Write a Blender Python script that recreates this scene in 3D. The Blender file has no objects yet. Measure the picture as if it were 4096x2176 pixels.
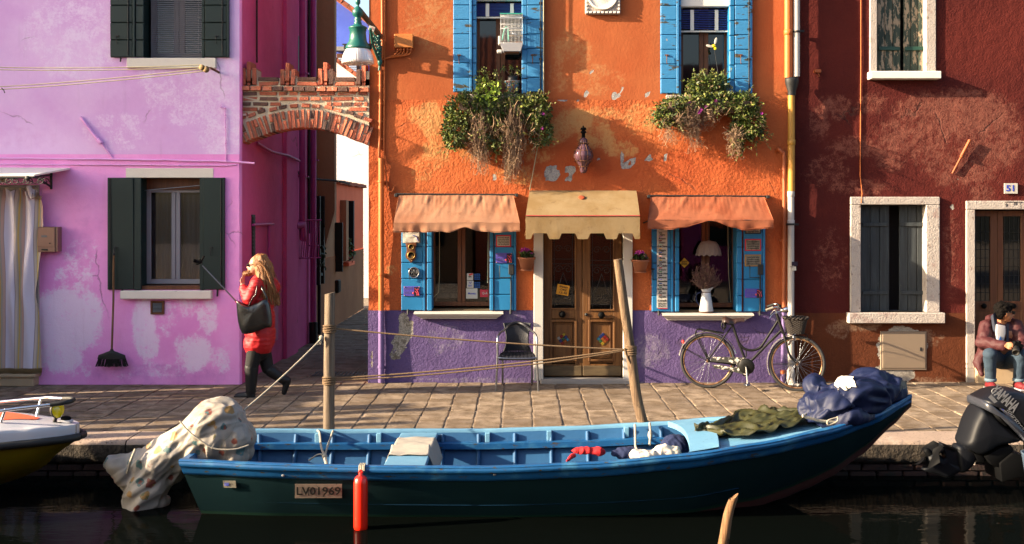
import bpy, bmesh, math, random
from mathutils import Vector, Matrix, noise
from mathutils.bvhtree import BVHTree
scene = bpy.context.scene
C = scene.collection
rnd = random.Random(11)
PI = math.pi
V = Vector
# ---------------------------------------------------------------- camera, sky, sun, exposure
EYE = 2.14
BACK = 13.8
cd = bpy.data.cameras.new('camera')
cam = bpy.data.objects.new('camera', cd)
C.objects.link(cam)
cam.location = (0, -BACK, EYE)
cam.rotation_euler = (PI / 2, 0, 0)
cd.sensor_width = 36.0
cd.lens = 36.0 * 4390 / 4096
cd.shift_x = -0.0078
cd.shift_y = -0.0581
cd.clip_start = 0.1
cd.clip_end = 2000
scene.camera = cam
SUN_AZ = math.radians(12.5)     # angle between the sun's travel and the facades
SUN_EL = math.radians(19.5)
world = bpy.data.worlds.new('World')
scene.world = world
world.use_nodes = True
wn = world.node_tree.nodes
wn.clear()
sky = wn.new('ShaderNodeTexSky')
sky.sky_type = 'NISHITA'
sky.sun_disc = False
sky.sun_elevation = SUN_EL
sky.sun_rotation = math.radians(257.5)
sky.air_density = 1.0
sky.dust_density = 3.2
sky.ozone_density = 1.0
bg = wn.new('ShaderNodeBackground')
bg.inputs['Strength'].default_value = 0.09
wo = wn.new('ShaderNodeOutputWorld')
world.node_tree.links.new(sky.outputs[0], bg.inputs[0])
world.node_tree.links.new(bg.outputs[0], wo.inputs[0])
sd = bpy.data.lights.new('sun', 'SUN')
sd.energy = 5.0
sd.angle = math.radians(0.6)
sd.color = (1.0, 0.80, 0.56)
sun = bpy.data.objects.new('sun', sd)
C.objects.link(sun)
SUN_DIR = V((math.cos(SUN_AZ) * math.cos(SUN_EL), math.sin(SUN_AZ) * math.cos(SUN_EL), -math.sin(SUN_EL)))
sun.rotation_euler = SUN_DIR.to_track_quat('-Z', 'Y').to_euler()
sun.location = (-30, -12, 14)
scene.view_settings.view_transform = 'Standard'
scene.view_settings.look = 'None'
scene.view_settings.exposure = 2.2
scene.view_settings.gamma = 1.0
scene.view_settings.use_curve_mapping = False
scene.render.engine = 'CYCLES'
scene.cycles.max_bounces = 8
scene.cycles.transparent_max_bounces = 12
scene.cycles.use_denoising = True
scene.cycles.sample_clamp_indirect = 6.0
# ---------------------------------------------------------------- helpers
def W(u, v, Y=0.0):
 """a survey point on the photograph at depth Y, in metres"""
 k = (BACK + Y) / 2760.0
 return V(((u - 1307.6) * k, Y, EYE - (v - 534.4) * k))
def WX(u, Y=0.0):
 return (u - 1307.6) * (BACK + Y) / 2760.0
def WZ(v, Y=0.0):
 return EYE - (v - 534.4) * (BACK + Y) / 2760.0
# how far each finish is toned down from its swatch, to suit the exposure; some shaded things hold their shade in it
DIM = {}
for _k, _names in ((.66, 'orange_plaster_upper purple_plaster'), (.25, 'mosaic_0 mosaic_1 mosaic_2 mosaic_3 mosaic_4 mosaic_5 mosaic_6 lampshade_cloth'), (.42, 'white_window_frame black_hair door_oak door_oak_worn navy_net blue_print_cloth bike_dark_paint rose_glass'),
    (.66, 'orange_plaster_lower purple_pipe'), (.56, 'salmon_canvas red_orange_canvas mustard_canvas'),
    (.52, 'istrian_stone worn_white_stone white_gelcoat paper_white white_enamel terracotta white_pipe grey_rag white_rope pale_cord'),
    (.62, 'ochre_pipe orange_pipe copper_pipe orange_box boat_blue deck_blue blue_paint bark_post weathered_post brown_stake red_coat hemp_rope flaking_blue_paint orange_card leaf_green leaf_olive leaf_dry leaf_dark aluminium'),
    (.55, 'red_plaster rust_plaster joint_mortar blond_hair skin'), (.38, 'blue_jeans maroon_parka grey_net_curtain'), (.6, 'skin_tan'),  # parka and jeans darkened to hold the doorway shade
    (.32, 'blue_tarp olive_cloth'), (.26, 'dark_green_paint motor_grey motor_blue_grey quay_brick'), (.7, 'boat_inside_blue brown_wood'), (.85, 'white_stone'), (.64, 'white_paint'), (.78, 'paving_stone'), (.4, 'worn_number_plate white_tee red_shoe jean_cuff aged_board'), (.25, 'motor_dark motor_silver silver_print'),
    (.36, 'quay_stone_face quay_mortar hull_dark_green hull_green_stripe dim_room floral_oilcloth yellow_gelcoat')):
 for _n in _names.split():
  DIM[_n] = _k
_now = ['']
def H(h):
 h = h.lstrip('#')
 out = []
 for i in (0, 2, 4):
  c = int(h[i:i + 2], 16) / 255
  out.append(c / 12.92 if c <= 0.04045 else ((c + 0.055) / 1.055) ** 2.4)
 k = DIM.get(_now[0], 1.0)
 return (*[c * k for c in out], 1.0)
def nz(p, s=1.0):
 return noise.noise(V(p) * s)
def new_obj(name, me, parent=None):
 o = bpy.data.objects.new(name, me)
 C.objects.link(o)
 if parent is not None:
  o.parent = parent
  if parent.type == 'EMPTY' and parent.location.length > 0 and not parent.get('_local'):
   o.matrix_parent_inverse = Matrix.Translation(-parent.location)
 return o
def tag(o, label=None, cat=None, group=None, kind=None):
 if label:
  o['label'] = label
 if cat:
  o['category'] = cat
 if group:
  o['group'] = group
 if kind:
  o['kind'] = kind
 return o
def thing(name, loc, label, cat, group=None):
 o = bpy.data.objects.new(name, None)
 C.objects.link(o)
 o.location = loc
 o.empty_display_size = 0.1
 return tag(o, label, cat, group)
class MB:
 def __init__(s):
  s.v = []
  s.f = []
  s.m = []
  s.sm = []
  s.mi = 0
  s.smooth = False
 def add(s, vs, fs, smooth=None):
  b = len(s.v)
  s.v.extend([tuple(p) for p in vs])
  for f in fs:
   s.f.append(tuple(b + i for i in f))
   s.m.append(s.mi)
   s.sm.append(s.smooth if smooth is None else smooth)
  return s
 def box(s, x0, x1, y0, y1, z0, z1, ch=0.0):
  c = V(((x0 + x1) / 2, (y0 + y1) / 2, (z0 + z1) / 2))
  return s.obox(c, (abs(x1 - x0), abs(y1 - y0), abs(z1 - z0)), None, ch)
 def obox(s, c, size, R=None, ch=0.0):
  hx, hy, hz = size[0] / 2, size[1] / 2, size[2] / 2
  R = R or Matrix.Identity(3)
  c = V(c)
  if ch <= 0:
   vs = [c + R @ V((sx * hx, sy * hy, sz * hz)) for sz in (-1, 1) for sy in (-1, 1) for sx in (-1, 1)]
   return s.add(vs, [(0, 2, 3, 1), (4, 5, 7, 6), (0, 1, 5, 4), (2, 6, 7, 3), (0, 4, 6, 2), (1, 3, 7, 5)])
  ch = min(ch, hx * .6, hy * .6, hz * .6)
  vs, idx = [], {}
  for sx in (-1, 1):
   for sy in (-1, 1):
    for sz in (-1, 1):
     for a in range(3):
      h = [hx - ch, hy - ch, hz - ch]
      h[a] += ch
      idx[(sx, sy, sz, a)] = len(vs)
      vs.append(c + R @ V((sx * h[0], sy * h[1], sz * h[2])))
  fs = []
  for a in range(3):
   b, d = (a + 1) % 3, (a + 2) % 3
   for sg in (-1, 1):
    q = []
    for (p, r) in ((-1, -1), (1, -1), (1, 1), (-1, 1)):
     k = [0, 0, 0]
     k[a], k[b], k[d] = sg, p, r
     q.append(idx[(*k, a)])
    fs.append(tuple(q if sg > 0 else q[::-1]))
   # edges running along axis a
   for p in (-1, 1):
    for r in (-1, 1):
     lo = [0, 0, 0]
     lo[a], lo[b], lo[d] = -1, p, r
     hi = lo[:]
     hi[a] = 1
     q = [idx[(*lo, b)], idx[(*hi, b)], idx[(*hi, d)], idx[(*lo, d)]]
     fs.append(tuple(q[::-1] if p * r > 0 else q))
  for sx in (-1, 1):
   for sy in (-1, 1):
    for sz in (-1, 1):
     q = [idx[(sx, sy, sz, a)] for a in range(3)]
     fs.append(tuple(q if sx * sy * sz > 0 else q[::-1]))
  return s.add(vs, fs)
 def tube(s, pts, r, n=8, cap=True, closed=False, flat=1.0):
  pts = [V(p) for p in pts]
  N = len(pts)
  rs = r if isinstance(r, (list, tuple)) else [r] * N
  vs = []
  up = None
  for i, p in enumerate(pts):
   if closed:
    t = pts[(i + 1) % N] - pts[i - 1]
   else:
    t = pts[min(i + 1, N - 1)] - pts[max(i - 1, 0)]
   if t.length < 1e-9:
    t = V((0, 0, 1))
   t.normalize()
   if up is None:
    up = V((0, 0, 1)) if abs(t.z) < .9 else V((0, 1, 0))
   a = t.cross(up)
   if a.length < 1e-4:
    a = t.cross(V((1, 0, 0)))
   a.normalize()
   b = a.cross(t).normalized()
   up = b
   for k in range(n):
    an = 2 * PI * k / n
    vs.append(p + (a * math.cos(an) + b * math.sin(an) * flat) * rs[i])
  fs = []
  for i in range(N if closed else N - 1):
   j = (i + 1) % N
   for k in range(n):
    k2 = (k + 1) % n
    fs.append((i * n + k, j * n + k, j * n + k2, i * n + k2))
  s.add(vs, fs, True)
  if cap and not closed:
   s.add([vs[k] for k in range(n)], [tuple(range(n))], False)
   s.add([vs[(N - 1) * n + k] for k in range(n)], [tuple(range(n - 1, -1, -1))], False)
  return s
 def lathe(s, prof, n=24, c=(0, 0, 0), R=None, flute=None, sy=1.0):
  c = V(c)
  R = R or Matrix.Identity(3)
  vs = []
  for (r, z) in prof:
   for k in range(n):
    an = 2 * PI * k / n
    q = r * (flute(an, z) if flute else 1)
    vs.append(c + R @ V((q * math.cos(an), q * math.sin(an) * sy, z)))
  fs = []
  for i in range(len(prof) - 1):
   for k in range(n):
    k2 = (k + 1) % n
    fs.append((i * n + k, i * n + k2, (i + 1) * n + k2, (i + 1) * n + k))
  s.add(vs, fs, True)
  if prof[0][0] > 1e-4:
   s.add(vs[:n], [tuple(range(n - 1, -1, -1))], False)
  if prof[-1][0] > 1e-4:
   s.add(vs[-n:], [tuple(range(n))], False)
  return s
 def grid(s, fn, nu, nv, closed_u=False, smooth=True, flip=False):
  vs = [fn(i / nu, j / nv) for j in range(nv + 1) for i in range(nu + (0 if closed_u else 1))]
  w = nu if closed_u else nu + 1
  fs = []
  for j in range(nv):
   for i in range(nu):
    i2 = (i + 1) % w
    q = (j * w + i, j * w + i2, (j + 1) * w + i2, (j + 1) * w + i)
    fs.append(q[::-1] if flip else q)
  return s.add(vs, fs, smooth)
 def ell(s, c, r, R=None, nu=14, nv=9):
  if not isinstance(r, (tuple, list)):
   r = (r, r, r)
  c = V(c)
  R = R or Matrix.Identity(3)
  vs = [c + R @ V((0, 0, -r[2]))]
  for j in range(1, nv):
   th = -PI / 2 + PI * j / nv
   for i in range(nu):
    an = 2 * PI * i / nu
    vs.append(c + R @ V((r[0] * math.cos(th) * math.cos(an), r[1] * math.cos(th) * math.sin(an), r[2] * math.sin(th))))
  vs.append(c + R @ V((0, 0, r[2])))
  fs = [(0, 1 + (i + 1) % nu, 1 + i) for i in range(nu)]
  for j in range(nv - 2):
   for i in range(nu):
    i2 = (i + 1) % nu
    fs.append((1 + j * nu + i, 1 + j * nu + i2, 1 + (j + 1) * nu + i2, 1 + (j + 1) * nu + i))
  L = len(vs) - 1
  b = 1 + (nv - 2) * nu
  fs += [(L, b + i, b + (i + 1) % nu) for i in range(nu)]
  return s.add(vs, fs, True)
 def cap(s, p0, p1, r0, r1=None, n=12):
  """tapered limb with round ends"""
  p0, p1 = V(p0), V(p1)
  r1 = r0 if r1 is None else r1
  d = p1 - p0
  L = max(d.length, 1e-6)
  R = d.to_track_quat('Z', 'Y').to_matrix()
  prof = []
  for i in range(5):
   a = -PI / 2 + (PI / 2) * i / 4
   prof.append((max(r0 * math.cos(a), 1e-5 if i == 0 else 0.0), r0 * math.sin(a)))
  for i in range(5):
   a = (PI / 2) * i / 4
   prof.append((max(r1 * math.cos(a), 1e-5 if i == 4 else 0.0), L + r1 * math.sin(a)))
  return s.lathe(prof, n, p0, R)
 def prism(s, outline, y0, y1):
  """outline in the xz plane, extruded in y"""
  n = len(outline)
  vs = [(x, y0, z) for x, z in outline] + [(x, y1, z) for x, z in outline]
  ar = sum(outline[i][0] * outline[(i + 1) % n][1] - outline[(i + 1) % n][0] * outline[i][1] for i in range(n))
  fs = [tuple(range(n)), tuple(range(2 * n - 1, n - 1, -1))]
  fs += [(i, i + n, (i + 1) % n + n, (i + 1) % n) for i in range(n)]
  if ar < 0:
   fs = [f[::-1] for f in fs]
  return s.add(vs, fs)
 def quad(s, a, b, c, d):
  return s.add([a, b, c, d], [(0, 1, 2, 3)])
 def mesh(s, name='mesh', sharp=None):
  me = bpy.data.meshes.new(name)
  me.from_pydata(s.v, [], s.f)
  me.polygons.foreach_set('material_index', s.m)
  me.polygons.foreach_set('use_smooth', s.sm)
  me.update()
  return me
 def build(s, name, mats, parent=None, bevel=0.0, sharp=None):
  me = s.mesh(name)
  for m in (mats if isinstance(mats, (list, tuple)) else [mats]):
   me.materials.append(m)
  if bevel > 0:
   bm = bmesh.new()
   bm.from_mesh(me)
   bmesh.ops.remove_doubles(bm, verts=bm.verts, dist=1e-5)
   es = [e for e in bm.edges if len(e.link_faces) == 2 and e.calc_face_angle(0) > 0.5]
   bmesh.ops.bevel(bm, geom=es, offset=bevel, segments=2, profile=0.6, affect='EDGES', clamp_overlap=True)
   bm.to_mesh(me)
   bm.free()
   for p in me.polygons:
    p.use_smooth = True
   me.set_sharp_from_angle(angle=0.9)
  elif sharp is not None:
   for p in me.polygons:
    p.use_smooth = True
   me.set_sharp_from_angle(angle=sharp)
  return new_obj(name, me, parent)
def remesh(mb, voxel, name, mat, parent=None, smooth=4, fn=None, sub=0):
 """one continuous surface grown over overlapping shapes"""
 me = mb.mesh('tmp')
 o = bpy.data.objects.new('tmp', me)
 C.objects.link(o)
 m = o.modifiers.new('r', 'REMESH')
 m.mode = 'VOXEL'
 m.voxel_size = voxel
 if smooth:
  q = o.modifiers.new('s', 'SMOOTH')
  q.factor = 0.5
  q.iterations = smooth
 dg = bpy.context.evaluated_depsgraph_get()
 me2 = bpy.data.meshes.new_from_object(o.evaluated_get(dg))
 bpy.data.objects.remove(o)
 bpy.data.meshes.remove(me)
 me2.name = name
 if fn:
  me2.update()
  ns = [n.vector.copy() for n in me2.vertex_normals]
  for i, v in enumerate(me2.vertices):
   v.co = fn(v.co.copy(), ns[i])
  me2.update()
 for p in me2.polygons:
  p.use_smooth = True
 me2.materials.clear()
 me2.materials.append(mat)
 return new_obj(name, me2, parent)
_blocks = {}
def block_mesh(mat, variant, ch=0.06):
 key = (mat.name, variant, ch)
 if key not in _blocks:
  b = MB()
  b.obox((0, 0, 0), (1, 1, 1), None, ch)
  r = random.Random(variant * 17 + 3)
  w = {}
  vv = []
  for p in b.v:
   k = tuple(1 if c > 0 else -1 for c in p)
   if k not in w:
    w[k] = V((r.uniform(-.035, .035), r.uniform(-.035, .035), r.uniform(-.02, .02)))
   vv.append(tuple(V(p) + w[k]))
  b.v = vv
  me = b.mesh('block')
  me.materials.append(mat)
  _blocks[key] = me
 return _blocks[key]
def piece(name, mat, parent, M, variant=None, ch=0.06):
 o = new_obj(name, block_mesh(mat, rnd.randrange(6) if variant is None else variant, ch), parent)
 o.matrix_basis = M
 return o
def TRS(loc, size, R=None):
 M = Matrix.Translation(V(loc))
 if R is not None:
  M = M @ R.to_4x4()
 return M @ Matrix.Diagonal((*size, 1.0))
def smoothcurve(pts, n=6, closed=False):
 """Catmull-Rom through the points"""
 P = [V(p) for p in pts]
 out = []
 N = len(P)
 rng = range(N if closed else N - 1)
 for i in rng:
  p1, p2 = P[i], P[(i + 1) % N]
  p0 = P[i - 1] if (closed or i > 0) else p1 * 2 - p2
  p3 = P[(i + 2) % N] if (closed or i + 2 < N) else p2 * 2 - p1
  for k in range(n):
   t = k / n
   out.append(0.5 * ((2 * p1) + (p2 - p0) * t + (2 * p0 - 5 * p1 + 4 * p2 - p3) * t * t + (3 * p1 - p0 - 3 * p2 + p3) * t ** 3))
 if not closed:
  out.append(P[-1])
 return out
def interp(tab, x):
 """piecewise linear table [(x, y), ...]"""
 if x <= tab[0][0]:
  return tab[0][1]
 for (a, b), (c, d) in zip(tab, tab[1:]):
  if x <= c:
   t = (x - a) / (c - a)
   t = t * t * (3 - 2 * t) * .35 + t * .65
   return b + (d - b) * t
 return tab[-1][1]
def text(s, size, loc, mat, parent, name='lettering', align='CENTER', shear=0.0, rot=0.0, extrude=0.0006, width=None, R=None, bold=0.0):
 cu = bpy.data.curves.new('t', 'FONT')
 cu.body = s
 cu.size = size
 cu.align_x = align
 cu.align_y = 'CENTER'
 cu.shear = shear
 cu.extrude = extrude
 cu.offset = bold
 cu.resolution_u = 2
 o = bpy.data.objects.new('t', cu)
 C.objects.link(o)
 dg = bpy.context.evaluated_depsgraph_get()
 me = bpy.data.meshes.new_from_object(o.evaluated_get(dg))
 bpy.data.objects.remove(o)
 bpy.data.curves.remove(cu)
 if width:
  xs = [v.co.x for v in me.vertices]
  if xs:
   k = width / max(max(xs) - min(xs), 1e-6)
   for v in me.vertices:
    v.co.x *= k
 M = Matrix.Translation(V(loc)) @ (R.to_4x4() if R is not None else (Matrix.Rotation(rot, 4, 'Y') @ Matrix.Rotation(PI / 2, 4, 'X')))
 me.transform(M)
 me.materials.append(mat)
 return new_obj(name, me, parent)
# ---------------------------------------------------------------- materials
class NT:
 def __init__(s, name):
  _now[0] = name
  s.mat = bpy.data.materials.new(name)
  s.mat.use_nodes = True
  s.t = s.mat.node_tree
  s.t.nodes.clear()
  s.out = s.t.nodes.new('ShaderNodeOutputMaterial')
  s.b = s.t.nodes.new('ShaderNodeBsdfPrincipled')
  s.t.links.new(s.b.outputs[0], s.out.inputs[0])
  s._pos = None
 def n(s, typ, out=0, props=None, **ins):
  nd = s.t.nodes.new('ShaderNode' + typ)
  for k, v in (props or {}).items():
   setattr(nd, k, v)
  for k, v in ins.items():
   key = int(k[1:]) if k[0] == 'i' and k[1:].isdigit() else k.replace('_', ' ')
   s.set(nd.inputs[key], v)
  return nd.outputs[out]
 def set(s, sock, v):
  if isinstance(v, bpy.types.NodeSocket):
   s.t.links.new(v, sock)
  else:
   sock.default_value = v
 def pos(s, scale=None):
  if s._pos is None:
   s._pos = s.n('NewGeometry')
  if scale is None:
   return s._pos
  return s.n('VectorMath', props={'operation': 'MULTIPLY'}, i0=s._pos, i1=scale)
 def noise(s, scale, detail=4.0, rough=0.55, vec=None, dist=0.0):
  return s.n('TexNoise', i0=vec if vec is not None else s.pos(), Scale=scale, Detail=detail, Roughness=rough, Distortion=dist)
 def math(s, op, a, b=0.0, c=0.0, clamp=False):
  return s.n('Math', props={'operation': op, 'use_clamp': clamp}, i0=a, i1=b, i2=c)
 def ramp(s, f, lo, hi):
  return s.n('MapRange', props={'interpolation_type': 'SMOOTHSTEP'}, Value=f, i1=lo, i2=hi, i3=0.0, i4=1.0)
 def mix(s, f, a, b, mode='MIX'):
  nd = s.t.nodes.new('ShaderNodeMix')
  nd.data_type = 'RGBA'
  nd.blend_type = mode
  s.set(nd.inputs[0], f)
  s.set(nd.inputs[6], a)
  s.set(nd.inputs[7], b)
  return nd.outputs[2]
 def bump(s, h, strength=0.4, dist=0.01, nrm=None):
  kw = dict(Strength=strength, Distance=dist, Height=h)
  if nrm is not None:
   kw['Normal'] = nrm
  return s.n('Bump', **kw)
 def fin(s, color, rough=0.7, metal=0.0, normal=None, spec=None, **kw):
  s.set(s.b.inputs['Base Color'], color)
  s.set(s.b.inputs['Roughness'], rough)
  s.set(s.b.inputs['Metallic'], metal)
  if normal is not None:
   s.set(s.b.inputs['Normal'], normal)
  if spec is not None:
   s.set(s.b.inputs['Specular IOR Level'], spec)
  for k, v in kw.items():
   s.set(s.b.inputs[k.replace('_', ' ')], v)
  return s.mat
def paint(name, c, rough=0.6, var=0.15, vs=5.0, bump=0.15, bs=60.0, metal=0.0, c2=None, th=(0.6, 0.66), s2=12.0, rand=0.0,
  spec=0.4, aniso=None, bd=0.004, c3=None, th3=(0.6, 0.7), s3=3.0, det2=6.0):
 """painted or plain surface: mottled colour, optional worn spots, fine relief"""
 t = NT(name)
 vec = t.pos(aniso) if aniso else t.pos()
 n1 = t.noise(vs, 5.0, 0.6, vec)
 k = t.math('MULTIPLY_ADD', n1, 2 * var, 1 - var)
 if rand:
  r = t.n('ObjectInfo', out=5)
  k = t.math('MULTIPLY', k, t.math('MULTIPLY_ADD', r, 2 * rand, 1 - rand))
 col = t.mix(1.0, H(c), t.n('CombineColor', i0=k, i1=k, i2=k), 'MULTIPLY')
 if c3:
  col = t.mix(t.ramp(t.noise(s3, 5.0, 0.6), *th3), col, H(c3))
 if c2:
  col = t.mix(t.ramp(t.noise(s2, det2, 0.62, vec), *th), col, H(c2))
 nb = t.bump(t.noise(bs, 4.0, 0.6, vec), bump, bd) if bump else None
 return t.fin(col, rough, metal, nb, spec)
def stucco(name, ca, cb, cfade, cpeel='#8c8a86', scale=1.3, fine=42.0, bump=0.6, bd=0.02, rough=0.9, fade_noise=9.0, cstain=None, med=9.0, mix_lo=0.35, mix_hi=0.68):
 """lime plaster: two drifting tones, washed-out areas, flaked spots and stains laid down as attributes"""
 t = NT(name)
 big = t.noise(scale, 5.0, 0.6)
 tone = t.n('Attribute', out=2, props={'attribute_name': 'tone'})
 f = t.ramp(t.math('ADD', big, tone), mix_lo, mix_hi)
 col = t.mix(f, H(ca), H(cb))
 sm = t.noise(14.0, 6.0, 0.7)
 col = t.mix(0.10, col, t.n('CombineColor', i0=sm, i1=sm, i2=sm), 'OVERLAY')
 stain = t.n('Attribute', out=2, props={'attribute_name': 'stain'})
 n2 = t.noise(6.0, 7.0, 0.65)
 if cstain:
  col = t.mix(t.math('MULTIPLY', t.ramp(t.math('MULTIPLY_ADD', n2, 1.0, t.math('SUBTRACT', stain, 1.0)), -0.1, 0.45), 0.8), col, H(cstain))
 fade = t.n('Attribute', out=2, props={'attribute_name': 'fade'})
 n3 = t.math('MULTIPLY_ADD', t.noise(fade_noise * 4, 6.0, 0.75), 0.5, t.math('MULTIPLY', t.noise(fade_noise * .6, 7.0, 0.66, None, 0.7), 0.55))
 ff = t.ramp(t.math('ADD', t.math('MULTIPLY_ADD', n3, 2.9, -1.02), t.math('SUBTRACT', fade, 1.0)), -0.12, 0.42)
 col = t.mix(t.math('MULTIPLY', ff, 0.85), col, H(cfade))
 # hairline cracks and rain streaks
 wv = t.n('VectorMath', props={'operation': 'ADD'}, i0=t.pos(), i1=t.n('VectorMath', props={'operation': 'MULTIPLY'}, i0=t.n('TexNoise', out=1, i0=t.pos(), Scale=5.0, Detail=4.0), i1=(.22, .22, .22)))
 vo = t.n('TexVoronoi', props={'feature': 'DISTANCE_TO_EDGE'}, i0=wv, Scale=0.9)
 ck = t.math('MULTIPLY', t.math('SUBTRACT', 1.0, t.ramp(vo, 0.002, 0.011)), t.ramp(t.noise(1.1, 3.0, 0.5), 0.58, 0.66))
 col = t.mix(t.math('MULTIPLY', ck, 0.45), col, H('#4a3a34'))
 sk = t.noise(1.0, 6.0, 0.7, t.pos((9, 9, 0.7)))
 col = t.mix(t.math('MULTIPLY', t.ramp(sk, 0.56, 0.78), 0.22), col, t.mix(0.5, H(ca), H('#3a2c28')))
 col = t.mix(t.math('MULTIPLY', t.ramp(t.noise(70.0, 3.0, 0.8), 0.60, 0.74), 0.22), col, H(cfade))
 peel = t.n('Attribute', out=2, props={'attribute_name': 'peel'})
 n4 = t.noise(16.0, 6.0, 0.65, None, 0.3)
 pf = t.ramp(t.math('ADD', t.math('MULTIPLY', n4, 0.9), t.math('SUBTRACT', peel, 1.0)), -0.02, 0.03)
 pn = t.noise(60.0, 5.0, 0.7)
 pc = t.mix(t.ramp(pn, 0.3, 0.7), H(cpeel), H('#c8c0b4'))
 pc = t.mix(t.math('MULTIPLY', t.ramp(t.noise(11.0, 4.0, 0.6), 0.5, 0.62), 0.7), pc, t.mix(0.5, H(cpeel), H('#5a4c40')))
 col = t.mix(pf, col, pc)
 hgt = t.math('ADD', t.math('MULTIPLY', t.noise(fine, 5.0, 0.6), 0.55), t.math('MULTIPLY', t.noise(med, 3.0, 0.5), 0.8))
 hgt = t.math('SUBTRACT', hgt, t.math('MULTIPLY', pf, 1.1))
 hgt = t.math('SUBTRACT', hgt, t.math('MULTIPLY', ck, 0.5))
 nb = t.bump(hgt, bump, bd)
 return t.fin(col, rough, 0.0, nb, 0.2)
def wood(name, ca, cb, aniso=(14, 14, 1.0), rough=0.6, bump=0.35, spec=0.3, rand=0.0, c2=None, th=(0.55, 0.6), s2=7):
 t = NT(name)
 vec = t.pos(aniso)
 n1 = t.noise(1.6, 7.0, 0.65, vec, 0.6)
 col = t.mix(t.ramp(n1, 0.32, 0.68), H(ca), H(cb))
 if rand:
  r = t.n('ObjectInfo', out=5)
  k = t.math('MULTIPLY_ADD', r, 2 * rand, 1 - rand)
  col = t.mix(1.0, col, t.n('CombineColor', i0=k, i1=k, i2=k), 'MULTIPLY')
 if c2:
  col = t.mix(t.ramp(t.noise(s2, 7.0, 0.68, t.pos((3, 3, 1))), *th), col, H(c2))
 nb = t.bump(t.noise(4.0, 6.0, 0.7, vec), bump, 0.006)
 return t.fin(col, rough, 0.0, nb, spec)
def glassy(name, fac=0.03, rough=0.02):
 """window pane one can see through: clear with a mirror skin"""
 t = NT(name)
 tr = t.n('BsdfTransparent', Color=(0.80, 0.80, 0.80, 1))
 gl = t.n('BsdfGlossy', Color=(0.9, 0.9, 0.9, 1), Roughness=rough)
 fr = t.n('Fresnel', IOR=1.3)
 f = t.math('MAXIMUM', fr, fac)
 mx = t.t.nodes.new('ShaderNodeMixShader')
 t.set(mx.inputs[0], f)
 t.set(mx.inputs[1], tr)
 t.set(mx.inputs[2], gl)
 t.t.links.new(mx.outputs[0], t.out.inputs[0])
 return t.mat
# ---------------------------------------------------------------- the materials
M_pink_up = stucco('pink_plaster_upper', '#d9b4de', '#d0a2d6', '#e0cae6', scale=0.8, bump=0.35, bd=0.010, fine=55, cstain='#c88fc8')
M_pink_lo = stucco('pink_plaster_lower', '#e99ed8', '#df8ccc', '#e2d0e4', scale=0.9, bump=0.5, bd=0.012, fine=60, fade_noise=7.0, cstain='#bc78b8')
M_pink_side = stucco('magenta_plaster', '#c6568c', '#b6487e', '#cc789c', scale=0.8, bump=0.5, bd=0.015)
M_pink_side_up = stucco('rose_plaster', '#d0507c', '#bf4674', '#d08aa0', scale=0.8, bump=0.4, bd=0.012)
M_or_up = stucco('orange_plaster_upper', '#bb683c', '#b25a31', '#c48858', '#8f9096', scale=0.9, bump=0.45, bd=0.012, fine=30, med=4.0, fade_noise=5.0, cstain='#c2521c')
M_or_lo = stucco('orange_plaster_lower', '#c96c3c', '#ba5a30', '#d09a60', '#8d8e94', scale=1.0, bump=0.7, bd=0.020, fine=42, med=24.0, fade_noise=6.0, cstain='#a8421e')
M_purple = stucco('purple_plaster', '#6a5888', '#5f4d7c', '#8c8298', '#6e6a5a', scale=1.2, bump=0.5, bd=0.016, fine=52, med=26.0, cstain='#5f4a7c')
M_red = stucco('red_plaster', '#66231c', '#561a17', '#94594a', scale=1.0, bump=0.8, bd=0.022, fine=45, fade_noise=22.0, cstain='#401416')
M_rust = stucco('rust_plaster', '#6e3a20', '#60301a', '#a08068', '#a19a90', scale=1.0, bump=0.6, bd=0.018, fine=45, fade_noise=10.0, cstain='#4a2414')
M_tan = stucco('tan_plaster', '#a8805f', '#9a7455', '#b89a7c', scale=0.8, bump=0.4, bd=0.012)
M_tan_low = stucco('brown_plaster', '#9a6a48', '#885a3c', '#b08a68', scale=0.8, bump=0.4, bd=0.012)
M_peach = stucco('peach_plaster', '#f07c56', '#e6704c', '#f0a488', scale=0.8, bump=0.4, bd=0.012)
M_blue_wall = stucco('blue_plaster', '#5468c0', '#4a5cb4', '#a0a8c8', '#c0b8b0', scale=0.9, bump=0.3, bd=0.01)
M_white_wall = stucco('white_plaster', '#dcdcdc', '#cfd2d4', '#e8e8e8', scale=0.6, bump=0.3, bd=0.01)
M_paver = None
def _paver():
 t = NT('paving_stone')
 r = t.n('ObjectInfo', out=5)
 n1 = t.noise(5.0, 6.0, 0.65)
 base = t.mix(t.ramp(r, 0.0, 1.0), H('#776859'), H('#9c8a76'))
 col = t.mix(t.math('MULTIPLY', t.ramp(n1, 0.38, 0.62), 0.85), base, H('#63523f'))
 sp = t.noise(85.0, 4.0, 0.7)
 rough_patch = t.ramp(t.math('ADD', t.noise(3.1, 4.0, 0.6), t.math('MULTIPLY', r, 0.25)), 0.55, 0.68)
 col = t.mix(t.math('MULTIPLY', t.ramp(sp, 0.5, 0.72), t.math('MULTIPLY', rough_patch, 0.75)), col, H('#4c423a'))
 col = t.mix(t.math('MULTIPLY', t.ramp(t.noise(60.0, 3.0, 0.7), 0.58, 0.74), 0.35), col, H('#c8b298'))
 h = t.math('ADD', t.math('MULTIPLY', t.noise(24.0, 6.0, 0.7), 0.5), t.math('MULTIPLY', t.math('MULTIPLY', sp, rough_patch), 0.9))
 nb = t.bump(h, 0.75, 0.012)
 return t.fin(col, 0.88, 0.0, nb, 0.25)
M_paver = _paver()
M_mortar = paint('joint_mortar', '#9c8a76', 0.95, 0.3, 12, 0.5, 60)
M_alley = None
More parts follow.
